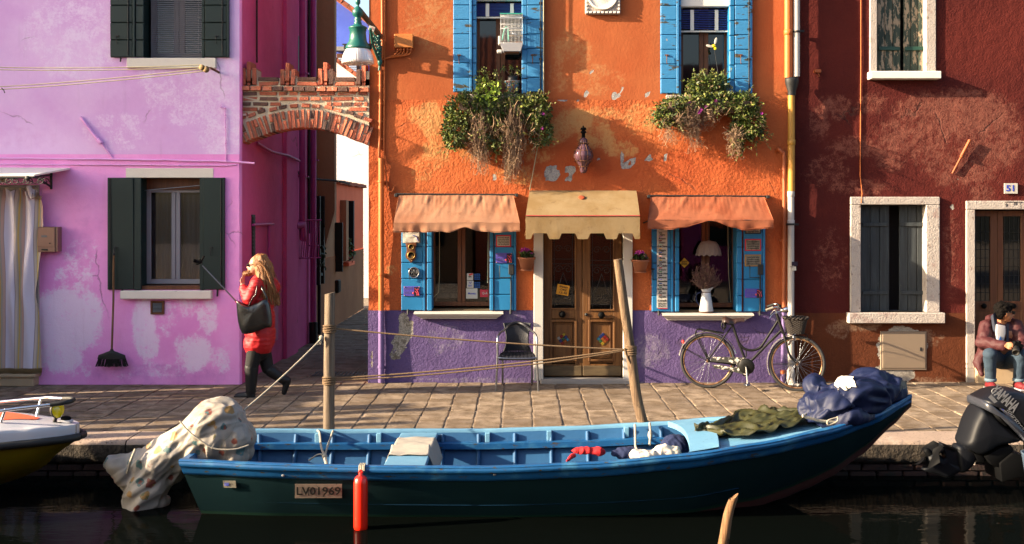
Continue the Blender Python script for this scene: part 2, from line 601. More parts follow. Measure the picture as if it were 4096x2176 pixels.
def _alley():
 t = NT('alley_paving')
 br = t.n('TexBrick', i0=t.n('VectorMath', props={'operation': 'ADD'}, i0=t.pos(), i1=(0.1, 0.3, 0)), Scale=1.0, i5=0.012)
 return t
M_kerb = paint('istrian_stone', '#c4ab98', 0.85, 0.16, 3.5, 0.7, 45, c2='#6f5d52', th=(0.57, 0.66), s2=30, rand=0.08, bd=0.012, c3='#d8c4b2', s3=2.2)
M_kerb_face = paint('quay_stone_face', '#5e5244', 0.9, 0.3, 8, 1.0, 28, c2='#3a3226', th=(0.5, 0.62), s2=18, bd=0.03)  # kerb face coloured darker than its top, shade included
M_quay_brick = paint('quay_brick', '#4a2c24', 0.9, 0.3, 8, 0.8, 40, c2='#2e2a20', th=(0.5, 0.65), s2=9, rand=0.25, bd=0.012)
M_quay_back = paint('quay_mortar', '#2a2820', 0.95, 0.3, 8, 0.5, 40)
M_brick = paint('arch_brick', '#a85c44', 0.9, 0.32, 14, 0.9, 55, c2='#c8a894', th=(0.63, 0.75), s2=18, rand=0.32, bd=0.012, c3='#5a4038', th3=(0.55, 0.7), s3=4.5)
M_brick_dark = paint('arch_brick_dark', '#5a4038', 0.9, 0.32, 14, 0.9, 55, c2='#9a8478', th=(0.66, 0.76), s2=18, rand=0.3, bd=0.012)
M_brick_pale = paint('arch_brick_pale', '#b3694e', 0.9, 0.3, 14, 0.9, 55, c2='#d0b8a8', th=(0.58, 0.7), s2=18, rand=0.2, bd=0.012)
M_arch_mortar = paint('arch_mortar', '#b9aa92', 0.95, 0.2, 9, 0.9, 60, bd=0.012)
M_white_stone = paint('white_stone', '#dcd4c8', 0.8, 0.1, 5, 0.35, 50, c2='#a89a88', th=(0.66, 0.74), s2=9, bd=0.006)
M_white_worn = paint('worn_white_stone', '#d2c6bc', 0.88, 0.14, 7, 0.9, 48, c2='#8d7468', th=(0.58, 0.72), s2=16, bd=0.012, c3='#b49a92', th3=(0.55, 0.7), s3=5)
M_white_paint = paint('white_paint', '#ddd6cc', 0.6, 0.06, 4, 0.2, 40, c2='#b0a08c', th=(0.7, 0.78), s2=14)
M_grey_stone = paint('grey_stone', '#86807a', 0.9, 0.15, 8, 0.5, 50)
M_sand_stone = paint('sand_stone', '#a58f72', 0.85, 0.15, 6, 0.4, 40)
M_green_dark = paint('dark_green_paint', '#14403c', 0.45, 0.2, 4, 0.15, 40)
M_blue_old = paint('flaking_blue_paint', '#3a90ca', 0.6, 0.14, 5, 0.6, 30, c2='#4a4638', th=(0.60, 0.63), s2=9, bd=0.006, c3='#c0a890', th3=(0.70, 0.73), s3=9, aniso=(0.5, 1, 2.0))
M_blue_new = paint('blue_paint', '#2380b8', 0.45, 0.16, 3, 0.15, 30, c2='#3a3a34', th=(0.72, 0.75), s2=12)
M_brown_wood = wood('brown_wood', '#5e3620', '#74482c', (16, 16, 1.2), 0.5, 0.3)
M_door_wood = wood('door_oak', '#7a4e28', '#9a6a3a', (18, 18, 1.0), 0.5, 0.4, c2='#55381f', th=(0.6, 0.75), s2=3)
M_door_wood2 = wood('door_oak_worn', '#6e5a40', '#8a7452', (2.0, 18, 16), 0.7, 0.5)
M_dark_wood = wood('charcoal_boards', '#23272a', '#32383b', (16, 16, 1.0), 0.65, 0.5, c2='#5a5448', th=(0.66, 0.7), s2=8)
M_weathered = wood('flaking_green_boards', '#24302a', '#344038', (12, 12, 1.2), 0.75, 0.7, c2='#8a7a66', th=(0.5, 0.55), s2=6)
M_post = wood('weathered_post', '#5e5042', '#8e7c68', (22, 22, 0.9), 0.85, 1.0, c2='#4c3e32', th=(0.6, 0.7), s2=5)
M_bark = wood('bark_post', '#5f4a38', '#8c745a', (26, 26, 1.6), 0.9, 1.0, c2='#40322a', th=(0.58, 0.66), s2=9)
M_stake = wood('brown_stake', '#6a4a30', '#9a7450', (26, 26, 2.0), 0.85, 1.0, c2='#3c2a1e', th=(0.6, 0.68), s2=8)
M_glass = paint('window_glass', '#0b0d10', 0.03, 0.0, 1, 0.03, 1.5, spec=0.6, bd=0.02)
M_clear = glassy('shop_glass')
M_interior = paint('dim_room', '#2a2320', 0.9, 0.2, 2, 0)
M_curtain = paint('grey_net_curtain', '#85828e', 0.9, 0.2, 8, 0.2, 60, aniso=(8, 8, .3))
M_pvc = paint('white_window_frame', '#c4c0c8', 0.5, 0.05, 3, 0)
M_steel = paint('chrome', '#c8c8c8', 0.18, 0.05, 3, 0, metal=1.0)
M_alu = paint('aluminium', '#a8abb2', 0.32, 0.06, 5, 0.03, 30, metal=1.0)
M_iron = paint('black_iron', '#1a1a1a', 0.6, 0.2, 10, 0.3, 60)
M_rusty = paint('rusty_iron', '#5c3a24', 0.85, 0.3, 12, 0.5, 60)
M_black = paint('black_rubber', '#141414', 0.6, 0.15, 5, 0.1, 60)
M_ochre = paint('ochre_pipe', '#c89238', 0.5, 0.12, 3, 0.1, 30, c2='#a06a2a', th=(0.62, 0.7), s2=5)
M_orpipe = paint('orange_pipe', '#d8702c', 0.55, 0.12, 3, 0.15, 30)
M_purpipe = paint('purple_pipe', '#7a6298', 0.55, 0.12, 3, 0.15, 30)
M_copper = paint('copper_pipe', '#b05a2c', 0.5, 0.15, 4, 0.1, 30)
M_whitepipe = paint('white_pipe', '#d6cfc8', 0.45, 0.06, 3, 0.05, 30, c2='#a89e90', th=(0.66, 0.76), s2=7)
M_pinkpipe = paint('pink_painted_pipe', '#d698d0', 0.6, 0.12, 5, 0.4, 60)
M_magpipe = paint('magenta_painted_pipe', '#a23e80', 0.6, 0.15, 5, 0.3, 60)
M_lamp_green = paint('lamp_green', '#12524a', 0.4, 0.15, 5, 0.1, 40)
M_terracotta = paint('terracotta', '#b8714e', 0.8, 0.12, 6, 0.2, 50)
M_rope = paint('hemp_rope', '#7a6248', 0.95, 0.3, 60, 1.0, 120)
M_rope_white = paint('white_rope', '#c8bda8', 0.9, 0.2, 60, 0.8, 120)
M_cord = paint('pale_cord', '#d8cba0', 0.9, 0.15, 50, 0.4, 120)
def canvas_cloth(name, c, c2):
 """thin sun-bleached canvas that lets some light through"""
 t = NT(name)
 col = t.mix(t.ramp(t.noise(2.2, 6.0, 0.65), 0.35, 0.68), H(c), H(c2))
 col = t.mix(t.math('MULTIPLY', t.ramp(t.noise(9.0, 6.0, 0.7), 0.56, 0.72), 0.35), col, H('#6a4430'))
 nb = t.bump(t.noise(240.0, 2.0, 0.6), 0.25, 0.002, t.bump(t.noise(16.0, 4.0, 0.6), 0.25, 0.012))
 t.fin(col, 0.85, 0.0, nb, 0.15)
 tl = t.n('BsdfTranslucent', Color=col, Normal=nb)
 mx = t.t.nodes.new('ShaderNodeMixShader')
 t.set(mx.inputs[0], 0.38)
 t.t.links.new(t.b.outputs[0], mx.inputs[1])
 t.set(mx.inputs[2], tl)
 t.t.links.new(mx.outputs[0], t.out.inputs[0])
 return t.mat
M_awning = canvas_cloth('salmon_canvas', '#dba482', '#cc8e6c')
M_awning2 = canvas_cloth('red_orange_canvas', '#d28260', '#c06c4c')
M_awning_y = canvas_cloth('mustard_canvas', '#ccb084', '#b89868')
M_rust_stain = paint('rust_stain', '#8a3a1a', 0.9, 0.2, 8, 0)
M_leaf = [paint('leaf_green', '#5a6e2a', 0.6, 0.25, 8, 0), paint('leaf_dark', '#34451f', 0.6, 0.25, 8, 0), paint('leaf_olive', '#848a3a', 0.6, 0.25, 8, 0), paint('leaf_dry', '#8a7452', 0.8, 0.25, 8, 0)]
M_leaf_bright = paint('leaf_bright', '#8fa53a', 0.55, 0.2, 8, 0)
M_dry = paint('dry_stem', '#6e5a4c', 0.9, 0.3, 12, 0)
M_drypurple = paint('dried_statice', '#5a3c3a', 0.9, 0.3, 20, 0)
M_magenta_fl = paint('magenta_flower', '#a82a90', 0.6, 0.15, 20, 0)
M_red_fl = paint('red_flower', '#b02828', 0.6, 0.15, 20, 0)
M_boat_blue = paint('boat_blue', '#175a92', 0.42, 0.14, 4, 0.35, 25, c2='#4a4238', th=(0.61, 0.64), s2=18, bd=0.005, aniso=(0.6, 2, 2), c3='#3f7ea8', th3=(0.52, 0.72), s3=5)
M_boat_light = paint('deck_blue', '#6a9fc0', 0.5, 0.12, 3, 0.35, 25, c2='#3a5a70', th=(0.64, 0.68), s2=14, bd=0.005, aniso=(0.6, 2, 2), c3='#7ab0cc', th3=(0.5, 0.7), s3=4)
M_boat_hull = paint('hull_dark_green', '#173a40', 0.4, 0.25, 3, 0.2, 14)
M_boat_in = paint('boat_inside_blue', '#13517f', 0.6, 0.2, 5, 0.3, 25)
M_boat_stripe = paint('hull_green_stripe', '#1a4a3a', 0.5, 0.2, 3, 0.2, 20)
M_boat_bottom = paint('hull_red_bottom', '#3a1a18', 0.7, 0.3, 5, 0.3, 20)
M_gel_white = paint('white_gelcoat', '#d8d8de', 0.25, 0.03, 2, 0)
M_gel_yellow = paint('yellow_gelcoat', '#8a7410', 0.3, 0.08, 3, 0)
M_gel_black = paint('dark_antifoul', '#101418', 0.6, 0.1, 3, 0)
M_deck_red = paint('orange_deck_cloth', '#d2502a', 0.8, 0.1, 6, 0.3, 120)
M_fender = paint('red_fender', '#d0200c', 0.32, 0.06, 3, 0.1, 30, spec=0.5)
M_motor = paint('motor_grey', '#1d2028', 0.42, 0.08, 3, 0, spec=0.3)
M_motor_mid = paint('motor_blue_grey', '#171c26', 0.55, 0.08, 3, 0, spec=0.2)
M_motor_dark = paint('motor_dark', '#0a0c10', 0.7, 0.1, 3, 0, spec=0.1)
M_silver = paint('silver_print', '#b8bac0', 0.35, 0.03, 3, 0)
M_blueprint = paint('blue_print', '#2a3a9a', 0.4, 0.03, 3, 0)
M_ink = paint('black_ink', '#15130f', 0.7, 0.1, 3, 0)
M_paper = paint('paper_white', '#ddd8cc', 0.8, 0.05, 6, 0)
M_paper_grey = paint('aged_board', '#b4ac9a', 0.8, 0.2, 14, 0.2, 60, c2='#8a8478', th=(0.5, 0.62), s2=16)
M_redframe = paint('red_frame', '#a02030', 0.6, 0.1, 5, 0)
M_orange_sign = paint('orange_card', '#e09a20', 0.7, 0.06, 6, 0)
M_yellow_sign = paint('yellow_sticker', '#c89a18', 0.6, 0.06, 6, 0)
M_poster = paint('purple_poster', '#4a4098', 0.4, 0.1, 4, 0)
M_poster_dark = paint('poster_black', '#201828', 0.4, 0.1, 4, 0)
M_poster_red = paint('poster_red', '#b04050', 0.4, 0.1, 4, 0)
M_brass = paint('brass', '#a08048', 0.4, 0.1, 8, 0, metal=0.8)
M_dial = paint('dial_face', '#d8d4c8', 0.5, 0.05, 8, 0)
M_enamel = paint('white_enamel', '#d8dade', 0.22, 0.03, 3, 0, spec=0.5)
M_bike = paint('bike_dark_paint', '#1a1916', 0.5, 0.2, 8, 0.1, 60, spec=0.2, c2='#5a4632', th=(0.70, 0.76), s2=25)
M_bike_worn = paint('worn_chaincase', '#2a2a26', 0.4, 0.2, 8, 0.2, 60, c2='#a8a096', th=(0.53, 0.55), s2=22)
M_chrome_worn = paint('worn_chrome', '#b8b4ae', 0.25, 0.1, 8, 0.1, 60, metal=0.85, c2='#3a322a', th=(0.6, 0.64), s2=16)
M_tyre = paint('tyre_rubber', '#1a1918', 0.75, 0.15, 8, 0.2, 80)
M_rim = paint('rusty_rim', '#8a6a4e', 0.4, 0.2, 12, 0.1, 60, metal=0.7, c2='#5a3a24', th=(0.5, 0.6), s2=14)
M_leather = paint('brown_leather', '#2e1e18', 0.45, 0.2, 8, 0.2, 60)
M_wicker = paint('dark_wicker', '#241d18', 0.7, 0.35, 40, 0.3, 80)
M_rattan = paint('black_rattan', '#14151c', 0.5, 0.25, 20, 0.3, 100)
M_skin = paint('skin', '#d8a080', 0.55, 0.05, 6, 0)
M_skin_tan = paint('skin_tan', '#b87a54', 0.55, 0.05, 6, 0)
M_hair_blond = paint('blond_hair', '#a8703c', 0.5, 0.35, 5, 0.6, 22, aniso=(14, 14, 1.5), bd=0.01)
M_hair_dark = paint('black_hair', '#15110f', 0.85, 0.3, 30, 0.6, 60, bd=0.01, spec=0.08)
M_coat_red = paint('red_coat', '#c80f1a', 0.6, 0.1, 4, 0.35, 14, bd=0.012)
M_legging = paint('black_legging', '#0d0b0b', 0.8, 0.1, 6, 0.1, 60)
M_boot = paint('black_boot', '#0a090a', 0.55, 0.15, 6, 0.2, 40)
M_bag = paint('black_snake_leather', '#0c0e10', 0.2, 0.2, 12, 0.7, 70, spec=0.7, bd=0.004)
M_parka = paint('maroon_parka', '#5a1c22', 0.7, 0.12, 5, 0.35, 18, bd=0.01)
M_parka_in = paint('navy_lining', '#252a38', 0.8, 0.1, 5, 0)
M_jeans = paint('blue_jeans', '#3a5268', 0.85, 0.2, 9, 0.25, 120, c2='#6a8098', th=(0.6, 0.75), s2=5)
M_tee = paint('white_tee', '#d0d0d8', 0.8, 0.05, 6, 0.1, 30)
M_teeblue = paint('blue_print_cloth', '#2060b0', 0.8, 0.05, 6, 0)
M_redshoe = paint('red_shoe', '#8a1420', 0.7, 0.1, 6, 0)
M_tarp = paint('blue_tarp', '#152658', 0.6, 0.12, 4, 0.2, 120, spec=0.3, c2='#2c3448', th=(0.62, 0.78), s2=6)
M_tarp_white = paint('tarp_patch', '#cfc4b2', 0.7, 0.05, 6, 0)
M_olive = paint('olive_cloth', '#494a20', 0.5, 0.12, 5, 0.2, 60, spec=0.4)
M_rag = paint('grey_rag', '#b8b0a4', 0.9, 0.1, 8, 0.4, 60)
M_red_rag = paint('red_rag', '#a01018', 0.85, 0.2, 14, 0.3, 80)
M_navy_rag = paint('navy_net', '#14285a', 0.9, 0.2, 14, 0.3, 80)
M_lace = paint('lampshade_cloth', '#c8b8ae', 0.85, 0.06, 10, 0.2, 80)
M_blind = paint('navy_blind', '#1c2c6a', 0.5, 0.1, 5, 0)
M_blind_g = paint('grey_blind_box', '#c8c4bc', 0.5, 0.05, 4, 0)
M_roof = paint('roof_tile', '#9a5238', 0.85, 0.3, 6, 0.4, 40, rand=0.25, c2='#5a4a3c', th=(0.55, 0.7), s2=7)
M_shutter_alley = paint('alley_shutter', '#15181a', 0.6, 0.1, 4, 0)
M_wire = paint('dark_cable', '#2a2220', 0.8, 0.2, 9, 0)
M_jbox = paint('orange_box', '#d8843c', 0.55, 0.05, 4, 0.05, 60)
M_mail = paint('bronze_mailbox', '#8a6a5c', 0.35, 0.06, 4, 0, metal=0.5)
M_panel = paint('steel_hatch', '#8a7a68', 0.45, 0.1, 3, 0.05, 20, metal=0.4, c2='#6a4a34', th=(0.7, 0.78), s2=6)
M_green_iron = paint('green_iron', '#18382e', 0.5, 0.1, 4, 0)
M_lens_y = paint('yellow_lens', '#c8b400', 0.12, 0.05, 3, 0.3, 60, spec=0.7)
M_rose = NT('rose_glass')
M_rose = M_rose.fin(H('#9a7080'), 0.08, 0.0, None, 0.9, Transmission_Weight=0.45, IOR=1.25)
M_lampglass = NT('ribbed_lamp_glass')
M_lampglass = M_lampglass.fin(H('#e8e0dc'), 0.15, 0.0, None, 0.6, Transmission_Weight=0.35)
M_mosaic = [paint('mosaic_%d' % i, c, 0.25, 0.08, 9, 0, spec=0.6) for i, c in enumerate(['#b02a28', '#2a4a9a', '#d8b83a', '#3a7a4a', '#c8c8c0', '#d0702a', '#48a0c0'])]
def _floral(name, base, cols, scale, size, stem=True):
 """printed cloth: scattered blossoms, each cell with its own colour, and thin olive sprigs"""
 t = NT(name)
 vo = t.t.nodes.new('ShaderNodeTexVoronoi')
 vo.feature = 'F1'
 vo.inputs['Scale'].default_value = scale
 vo.inputs['Randomness'].default_value = 0.7
 wv = t.n('VectorMath', props={'operation': 'ADD'}, i0=t.pos(), i1=t.n('VectorMath', props={'operation': 'MULTIPLY'}, i0=t.n('TexNoise', out=1, i0=t.pos(), Scale=26.0, Detail=2.0), i1=(.045, .045, .045)))
 t.t.links.new(wv, vo.inputs['Vector'])
 d = vo.outputs['Distance']
 cl = vo.outputs['Color']
 sep = t.n('SeparateColor', i0=cl)
 cr = t.t.nodes.new('ShaderNodeValToRGB')
 cr.color_ramp.interpolation = 'CONSTANT'
 e = cr.color_ramp.elements
 for i, c in enumerate(cols):
  if i < 2:
   e[i].position, e[i].color = i / len(cols), H(c)
  else:
   q = e.new(i / len(cols))
   q.color = H(c)
 loc = t.noise(30.0, 2.0, 0.5)
 t.t.links.new(t.math('ADD', t.math('MULTIPLY', sep, 0.6), t.math('MULTIPLY', loc, 0.4)), cr.inputs[0])
 base_c = t.mix(t.ramp(t.noise(4.0, 4.0, 0.6), 0.35, 0.7), H(base), H('#b9ad9c'))
 if stem:
  wv = t.noise(3.0, 2.0, 0.5, None, 1.5)
  line = t.math('SUBTRACT', 1.0, t.ramp(t.math('ABSOLUTE', t.math('SUBTRACT', wv, 0.5)), 0.002, 0.008))
  line = t.math('MULTIPLY', line, t.ramp(t.noise(5.0, 2.0, 0.5), 0.5, 0.6))
  base_c = t.mix(t.math('MULTIPLY', line, 0.6), base_c, H('#8a8848'))
 sz = t.math('MULTIPLY_ADD', t.n('SeparateColor', out=1, i0=cl), size, size * .45)
 f = t.math('SUBTRACT', 1.0, t.ramp(t.math('SUBTRACT', d, sz), 0.0, 0.06))
 f = t.math('MULTIPLY', t.math('MULTIPLY', f, t.ramp(t.n('SeparateColor', out=2, i0=cl), 0.25, 0.3)), 0.85)
 col = t.mix(f, base_c, cr.outputs[0])
 nb = t.bump(t.noise(7.0, 5.0, 0.6), 0.35, 0.02)
 return t.fin(col, 0.55, 0.0, nb, 0.35)
M_floral = _floral('floral_oilcloth', '#d8d0c6', ['#c8a020', '#a83a1c', '#2a7a80', '#c89028', '#6a6a20'], 8.5, 0.25)
M_floral2 = _floral('small_print_cloth', '#cfc4b4', ['#8a5a4a', '#5a5a8a', '#a08a6a'], 22.0, 0.18, False)
def _stripes():
 """striped door curtain: white with bands of yellow and dusty pink woven along its length"""
 t = NT('striped_curtain_cloth')
 x = t.n('SeparateXYZ', i0=t.pos())
 nz_ = t.noise(2.0, 2.0, 0.5)
 f = t.math('FRACT', t.math('MULTIPLY', t.math('ADD', x, t.math('MULTIPLY', nz_, 0.02)), 4.35))
 cr = t.t.nodes.new('ShaderNodeValToRGB')
 cr.color_ramp.interpolation = 'CONSTANT'
 seq = [(0.0, '#b8a89c'), (0.10, '#9c9488'), (0.16, '#b89a54'), (0.22, '#9c9488'), (0.30, '#b8988c'), (0.42, '#7a6a70'), (0.435, '#c8c0cc'), (0.975, '#7a6a70')]
 e = cr.color_ramp.elements
 for i, (p, c) in enumerate(seq):
  q = e[i] if i < 2 else e.new(p)
  q.position = p
  q.color = H(c)
 t.t.links.new(f, cr.inputs[0])
 nb = t.bump(t.noise(260.0, 2.0, 0.5), 0.2, 0.002)
 return t.fin(cr.outputs[0], 0.85, 0.0, nb, 0.2)
M_stripes = _stripes()
def _water():
 t = NT('canal_water')
 n1 = t.n('TexNoise', i0=t.pos((1.0, 2.2, 1.0)), Scale=2.2, Detail=3.0, Roughness=0.5)
 n2 = t.n('TexNoise', i0=t.pos((1.0, 3.0, 1.0)), Scale=9.0, Detail=2.0, Roughness=0.5)
 h = t.math('ADD', t.math('MULTIPLY', n1, 0.7), t.math('MULTIPLY', n2, 0.12))
 nb = t.bump(h, 0.10, 0.05)
 return t.fin(H('#050706'), 0.02, 0.0, nb, 0.08, IOR=1.13)
M_water = _water()
# ---------------------------------------------------------------- ground, quay, water
WATER = -0.34
QY = -3.5            # the quay edge
mb = MB()
mb.box(-40, 40, -11.5, QY + 0.25, WATER - 0.6, WATER)
water = tag(mb.build('water', M_water), kind='structure', label='dark still canal water below the boats')
mb = MB()
mb.box(-40, 40, QY + 0.46, 30, -0.30, -0.009)
pavement = tag(mb.build('pavement', M_mortar), kind='structure', label='stone paved quayside in front of the houses')
mb = MB()
mb.box(-40, 40, -60, -11.5, -1.2, 0.0)
tag(mb.build('far_bank', M_mortar), kind='structure', label='paved bank on the near side of the canal')
# paving stones in columns that run from the houses to the kerb
seen = []
x = -9.2
ci = 0
while x < 8.2:
 w = rnd.uniform(.27, .33)
 y = QY + 0.455 + rnd.uniform(-.0, .0)
 first = True
 while y < 0.02:
  L = rnd.uniform(.30, .47)
  if first:
   L = rnd.uniform(.16, .44)
   first = False
  if y + L > -0.10:
   L = 0.10 - y
  cx, cy = x + w / 2, y + L / 2
  d = BACK + cy
  vis = abs(cx) * 2760 / d < 1330
  # the boat hides the stones nearest the kerb over its length
  hid = (-2.6 < cx * 10.4 / d < 2.7 and cy < -2.85)
  seen.append((vis and not hid, d, cx, cy, w - rnd.uniform(.010, .020), L - rnd.uniform(.008, .016)))
  y += L
 x += w
 ci += 1
order = sorted([q for q in seen if q[0]], key=lambda q: q[1])
single = set(id(q) for q in order[:298])
rest = MB()
for q in seen:
 _, d, cx, cy, w, L = q
 zt = rnd.uniform(-.004, .004)
 Rm = Matrix.Rotation(rnd.uniform(-.012, .012), 3, 'X') @ Matrix.Rotation(rnd.uniform(-.010, .010), 3, 'Y') @ Matrix.Rotation(rnd.uniform(-.012, .012), 3, 'Z')
 if id(q) in single:
  piece('paving_stone', M_paver, pavement, TRS((cx, cy, zt - .025), (w, L, .05), Rm), None, 0.035)
 else:
  rest.obox((cx, cy, zt - .025), (w, L, .05), Rm, 0.006)
# the alley's slabs
for yy in range(0, 26):
 xx = -3.6
 while xx < -1.7:
  w = rnd.uniform(.35, .6)
  rest.obox((xx + w / 2, 0.25 + yy * .42, rnd.uniform(-.031, -.025)), (w - .015, .405, .05), Matrix.Rotation(rnd.uniform(-.01, .01), 3, 'X'), 0.006)
  xx += w
tag(rest.build('paving_stones_beyond', M_paver, pavement), kind='stuff')
# iron gratings in the alley floor
for (gx, gy, gw, gl) in ((-2.35, 0.75, .75, .32), (-2.25, 4.9, .7, .35)):
 g = MB()
 for i in range(15):
  g.box(gx - gw / 2 + i * gw / 15, gx - gw / 2 + i * gw / 15 + .025, gy - gl / 2, gy + gl / 2, -.01, .004)
 g.box(gx - gw / 2 - .02, gx + gw / 2 + .02, gy - gl / 2 - .02, gy - gl / 2, -.01, .005)
 g.box(gx - gw / 2 - .02, gx + gw / 2 + .02, gy + gl / 2, gy + gl / 2 + .02, -.01, .005)
 tag(g.build('floor_grating', M_iron), 'dark iron drain grating in the alley floor ' + ('nearer the quay' if gy < 2 else 'deeper in the alley'), 'grating', 'gratings in the alley floor')
mb = MB()
mb.box(-40, 40, QY + .12, QY + .44, -1.0, -0.02)
quay = tag(mb.build('quay', M_quay_back), kind='structure', label='old stone and brick canal edge')
x = -9.0
while x < 9:
 L = rnd.uniform(1.5, 2.4)
 m = MB()
 n = 26
 def top(u, t, x=x, L=L):
  X = x + .006 + u * (L - .012)
  # rounded worn nose and chiselled face
  prof = [(0.455, -0.002), (0.2, 0.0), (0.05, -0.003), (0.018, -0.012), (0.0, -0.04), (0.0, -0.11), (0.006, -0.17), (0.03, -0.215), (0.12, -0.222)]
  f = t * (len(prof) - 1)
  i = min(int(f), len(prof) - 2)
  a = f - i
  py = prof[i][0] * (1 - a) + prof[i + 1][0] * a
  pz = prof[i][1] * (1 - a) + prof[i + 1][1] * a
  k = 0.003 if t < .35 else 0.012
  return V((X, QY + py + k * nz((X, py, pz), 14), pz + .004 * nz((X, py, 3), 5) + (.016 * nz((X, 1, 1), 11) if t > .8 else 0)))
 m.grid(top, n * 2, 16)
 m.add([top(0, t / 16) for t in range(17)], [tuple(range(17))])
 m.add([top(1, t / 16) for t in range(17)], [tuple(range(16, -1, -1))])
 me_f = len(m.f)
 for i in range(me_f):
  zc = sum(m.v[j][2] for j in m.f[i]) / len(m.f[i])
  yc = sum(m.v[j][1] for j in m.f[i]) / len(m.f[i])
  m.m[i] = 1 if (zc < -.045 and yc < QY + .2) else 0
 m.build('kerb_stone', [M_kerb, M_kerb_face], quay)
 x += L
for row in range(2):
 x = -8 - .12 * row
 while x < 8:
  L = rnd.uniform(.22, .27)
  cx = x + L / 2
  if not (-2.4 < cx < 2.6):
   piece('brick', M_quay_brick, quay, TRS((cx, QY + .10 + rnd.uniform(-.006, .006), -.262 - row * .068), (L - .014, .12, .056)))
  x += L
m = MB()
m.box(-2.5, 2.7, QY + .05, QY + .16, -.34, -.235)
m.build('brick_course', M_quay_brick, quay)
# ---------------------------------------------------------------- house fronts
def wall_front(name, x0, x1, z0, z1, Y, openings, step, mat, parent, blobs=None, wave=0.004, fall=2.0):
 """plaster skin with openings cut out; blobs = {attribute: [(x, z, rx, rz, strength)]}"""
 xs = {round(x0 + i * (x1 - x0) / max(1, round((x1 - x0) / step)), 5) for i in range(max(1, round((x1 - x0) / step)) + 1)}
 zs = {round(z0 + i * (z1 - z0) / max(1, round((z1 - z0) / step)), 5) for i in range(max(1, round((z1 - z0) / step)) + 1)}
 for (a, b, c, d) in openings:
  for q in (a, b):
   if x0 < q < x1:
    xs.add(round(q, 5))
  for q in (c, d):
   if z0 < q < z1:
    zs.add(round(q, 5))
 xs, zs = sorted(xs), sorted(zs)
 idx, vs, fs = {}, [], []
 def vid(i, j):
  if (i, j) not in idx:
   idx[(i, j)] = len(vs)
   X, Z = xs[i], zs[j]
   vs.append((X, Y + wave * nz((X, Z, x0), 1.7) + wave * .5 * nz((X, Z, 4), 6), Z))
  return idx[(i, j)]
 for i in range(len(xs) - 1):
  for j in range(len(zs) - 1):
   cx, cz = (xs[i] + xs[i + 1]) / 2, (zs[j] + zs[j + 1]) / 2
   if any(a < cx < b and c < cz < d for (a, b, c, d) in openings):
    continue
   fs.append((vid(i, j), vid(i + 1, j), vid(i + 1, j + 1), vid(i, j + 1)))
 me = bpy.data.meshes.new(name)
 me.from_pydata(vs, [], fs)
 for p in me.polygons:
  p.use_smooth = True
 for at in ('fade', 'peel', 'stain', 'tone'):
  bl = (blobs or {}).get(at)
  if not bl:
   continue
  a = me.attributes.new(at, 'FLOAT', 'POINT')
  vals = []
  for (X, _, Z) in vs:
   s = 0.0
   for (bx, bz, rx, rz, st) in bl:
    q = ((X - bx) / rx) ** 2 + ((Z - bz) / rz) ** 2
    if q < 1:
     s = max(s, st * min(1.0, fall * (1 - q))) if st > 0 else s
     if st < 0:
      s += st * (1 - q)
   vals.append(s)
  a.data.foreach_set('value', vals)
 me.materials.append(mat)
 return new_obj(name, me, parent)
def reveal(mb, x0, x1, z0, z1, Y, depth, sides='lrtb'):
 e = 0.0
 if 'l' in sides:
  mb.quad((x0, Y - e, z0), (x0, Y + depth, z0), (x0, Y + depth, z1), (x0, Y - e, z1))
 if 'r' in sides:
  mb.quad((x1, Y + depth, z0), (x1, Y - e, z0), (x1, Y - e, z1), (x1, Y + depth, z1))
 if 't' in sides:
  mb.quad((x0, Y - e, z1), (x0, Y + depth, z1), (x1, Y + depth, z1), (x1, Y - e, z1))
 if 'b' in sides:
  mb.quad((x0, Y + depth, z0), (x0, Y - e, z0), (x1, Y - e, z0), (x1, Y + depth, z0))
def px(lst, Y=0.0):
 """blob list surveyed on the photograph -> metres on the wall"""
 k = (BACK + Y) / 2760.0
 return [(WX(u, Y), WZ(v, Y), ru * k, rv * k, s) for (u, v, ru, rv, s) in lst]
def shutter(house, x0, x1, z0, z1, Y, nboards, mat, rim_side, flakes=0.0, bar=None, thick=0.035):
 """ledged shutter leaf folded back on the wall: a rim and boards laid across it"""
 f = MB()
 rw = 0.03
 f.box(x0, x1, Y - .008, Y, z0, z1)
 if rim_side == 'r':
  f.box(x1 - rw, x1, Y - thick - .004, Y - .010, z0, z1, .004)
  a, b = x0, x1 - rw
 elif rim_side == 'l':
  f.box(x0, x0 + rw, Y - thick - .004, Y - .010, z0, z1, .004)
  a, b = x0 + rw, x1
 else:
  a, b = x0, x1
 s = f.build('shutter', mat, house)
 h = (z1 - z0) / nboards
 for i in range(nboards):
  m = MB()
  zz0, zz1 = z0 + i * h + .004, z0 + (i + 1) * h - .004
  m.obox(((a + b) / 2, Y - .010 - (thick - .010) / 2, (zz0 + zz1) / 2), (b - a - .004, thick - .010, zz1 - zz0),
   Matrix.Rotation(rnd.uniform(-.012, .012) + .012, 3, 'X'), .006)
  m.build('board', mat, s)
 return s
def iron_hook(parent, x, z, Y, mat=None, L=.09):
 m = MB()
 m.tube([(x, Y, z), (x, Y - .02, z - .005), (x, Y - .022, z - L), (x + .008, Y - .016, z - L - .012)], .005, 6)
 m.box(x - .022, x + .022, Y - .008, Y + .002, z - .008, z + .008)
 m.build('shutter_hook', mat or M_iron, parent)
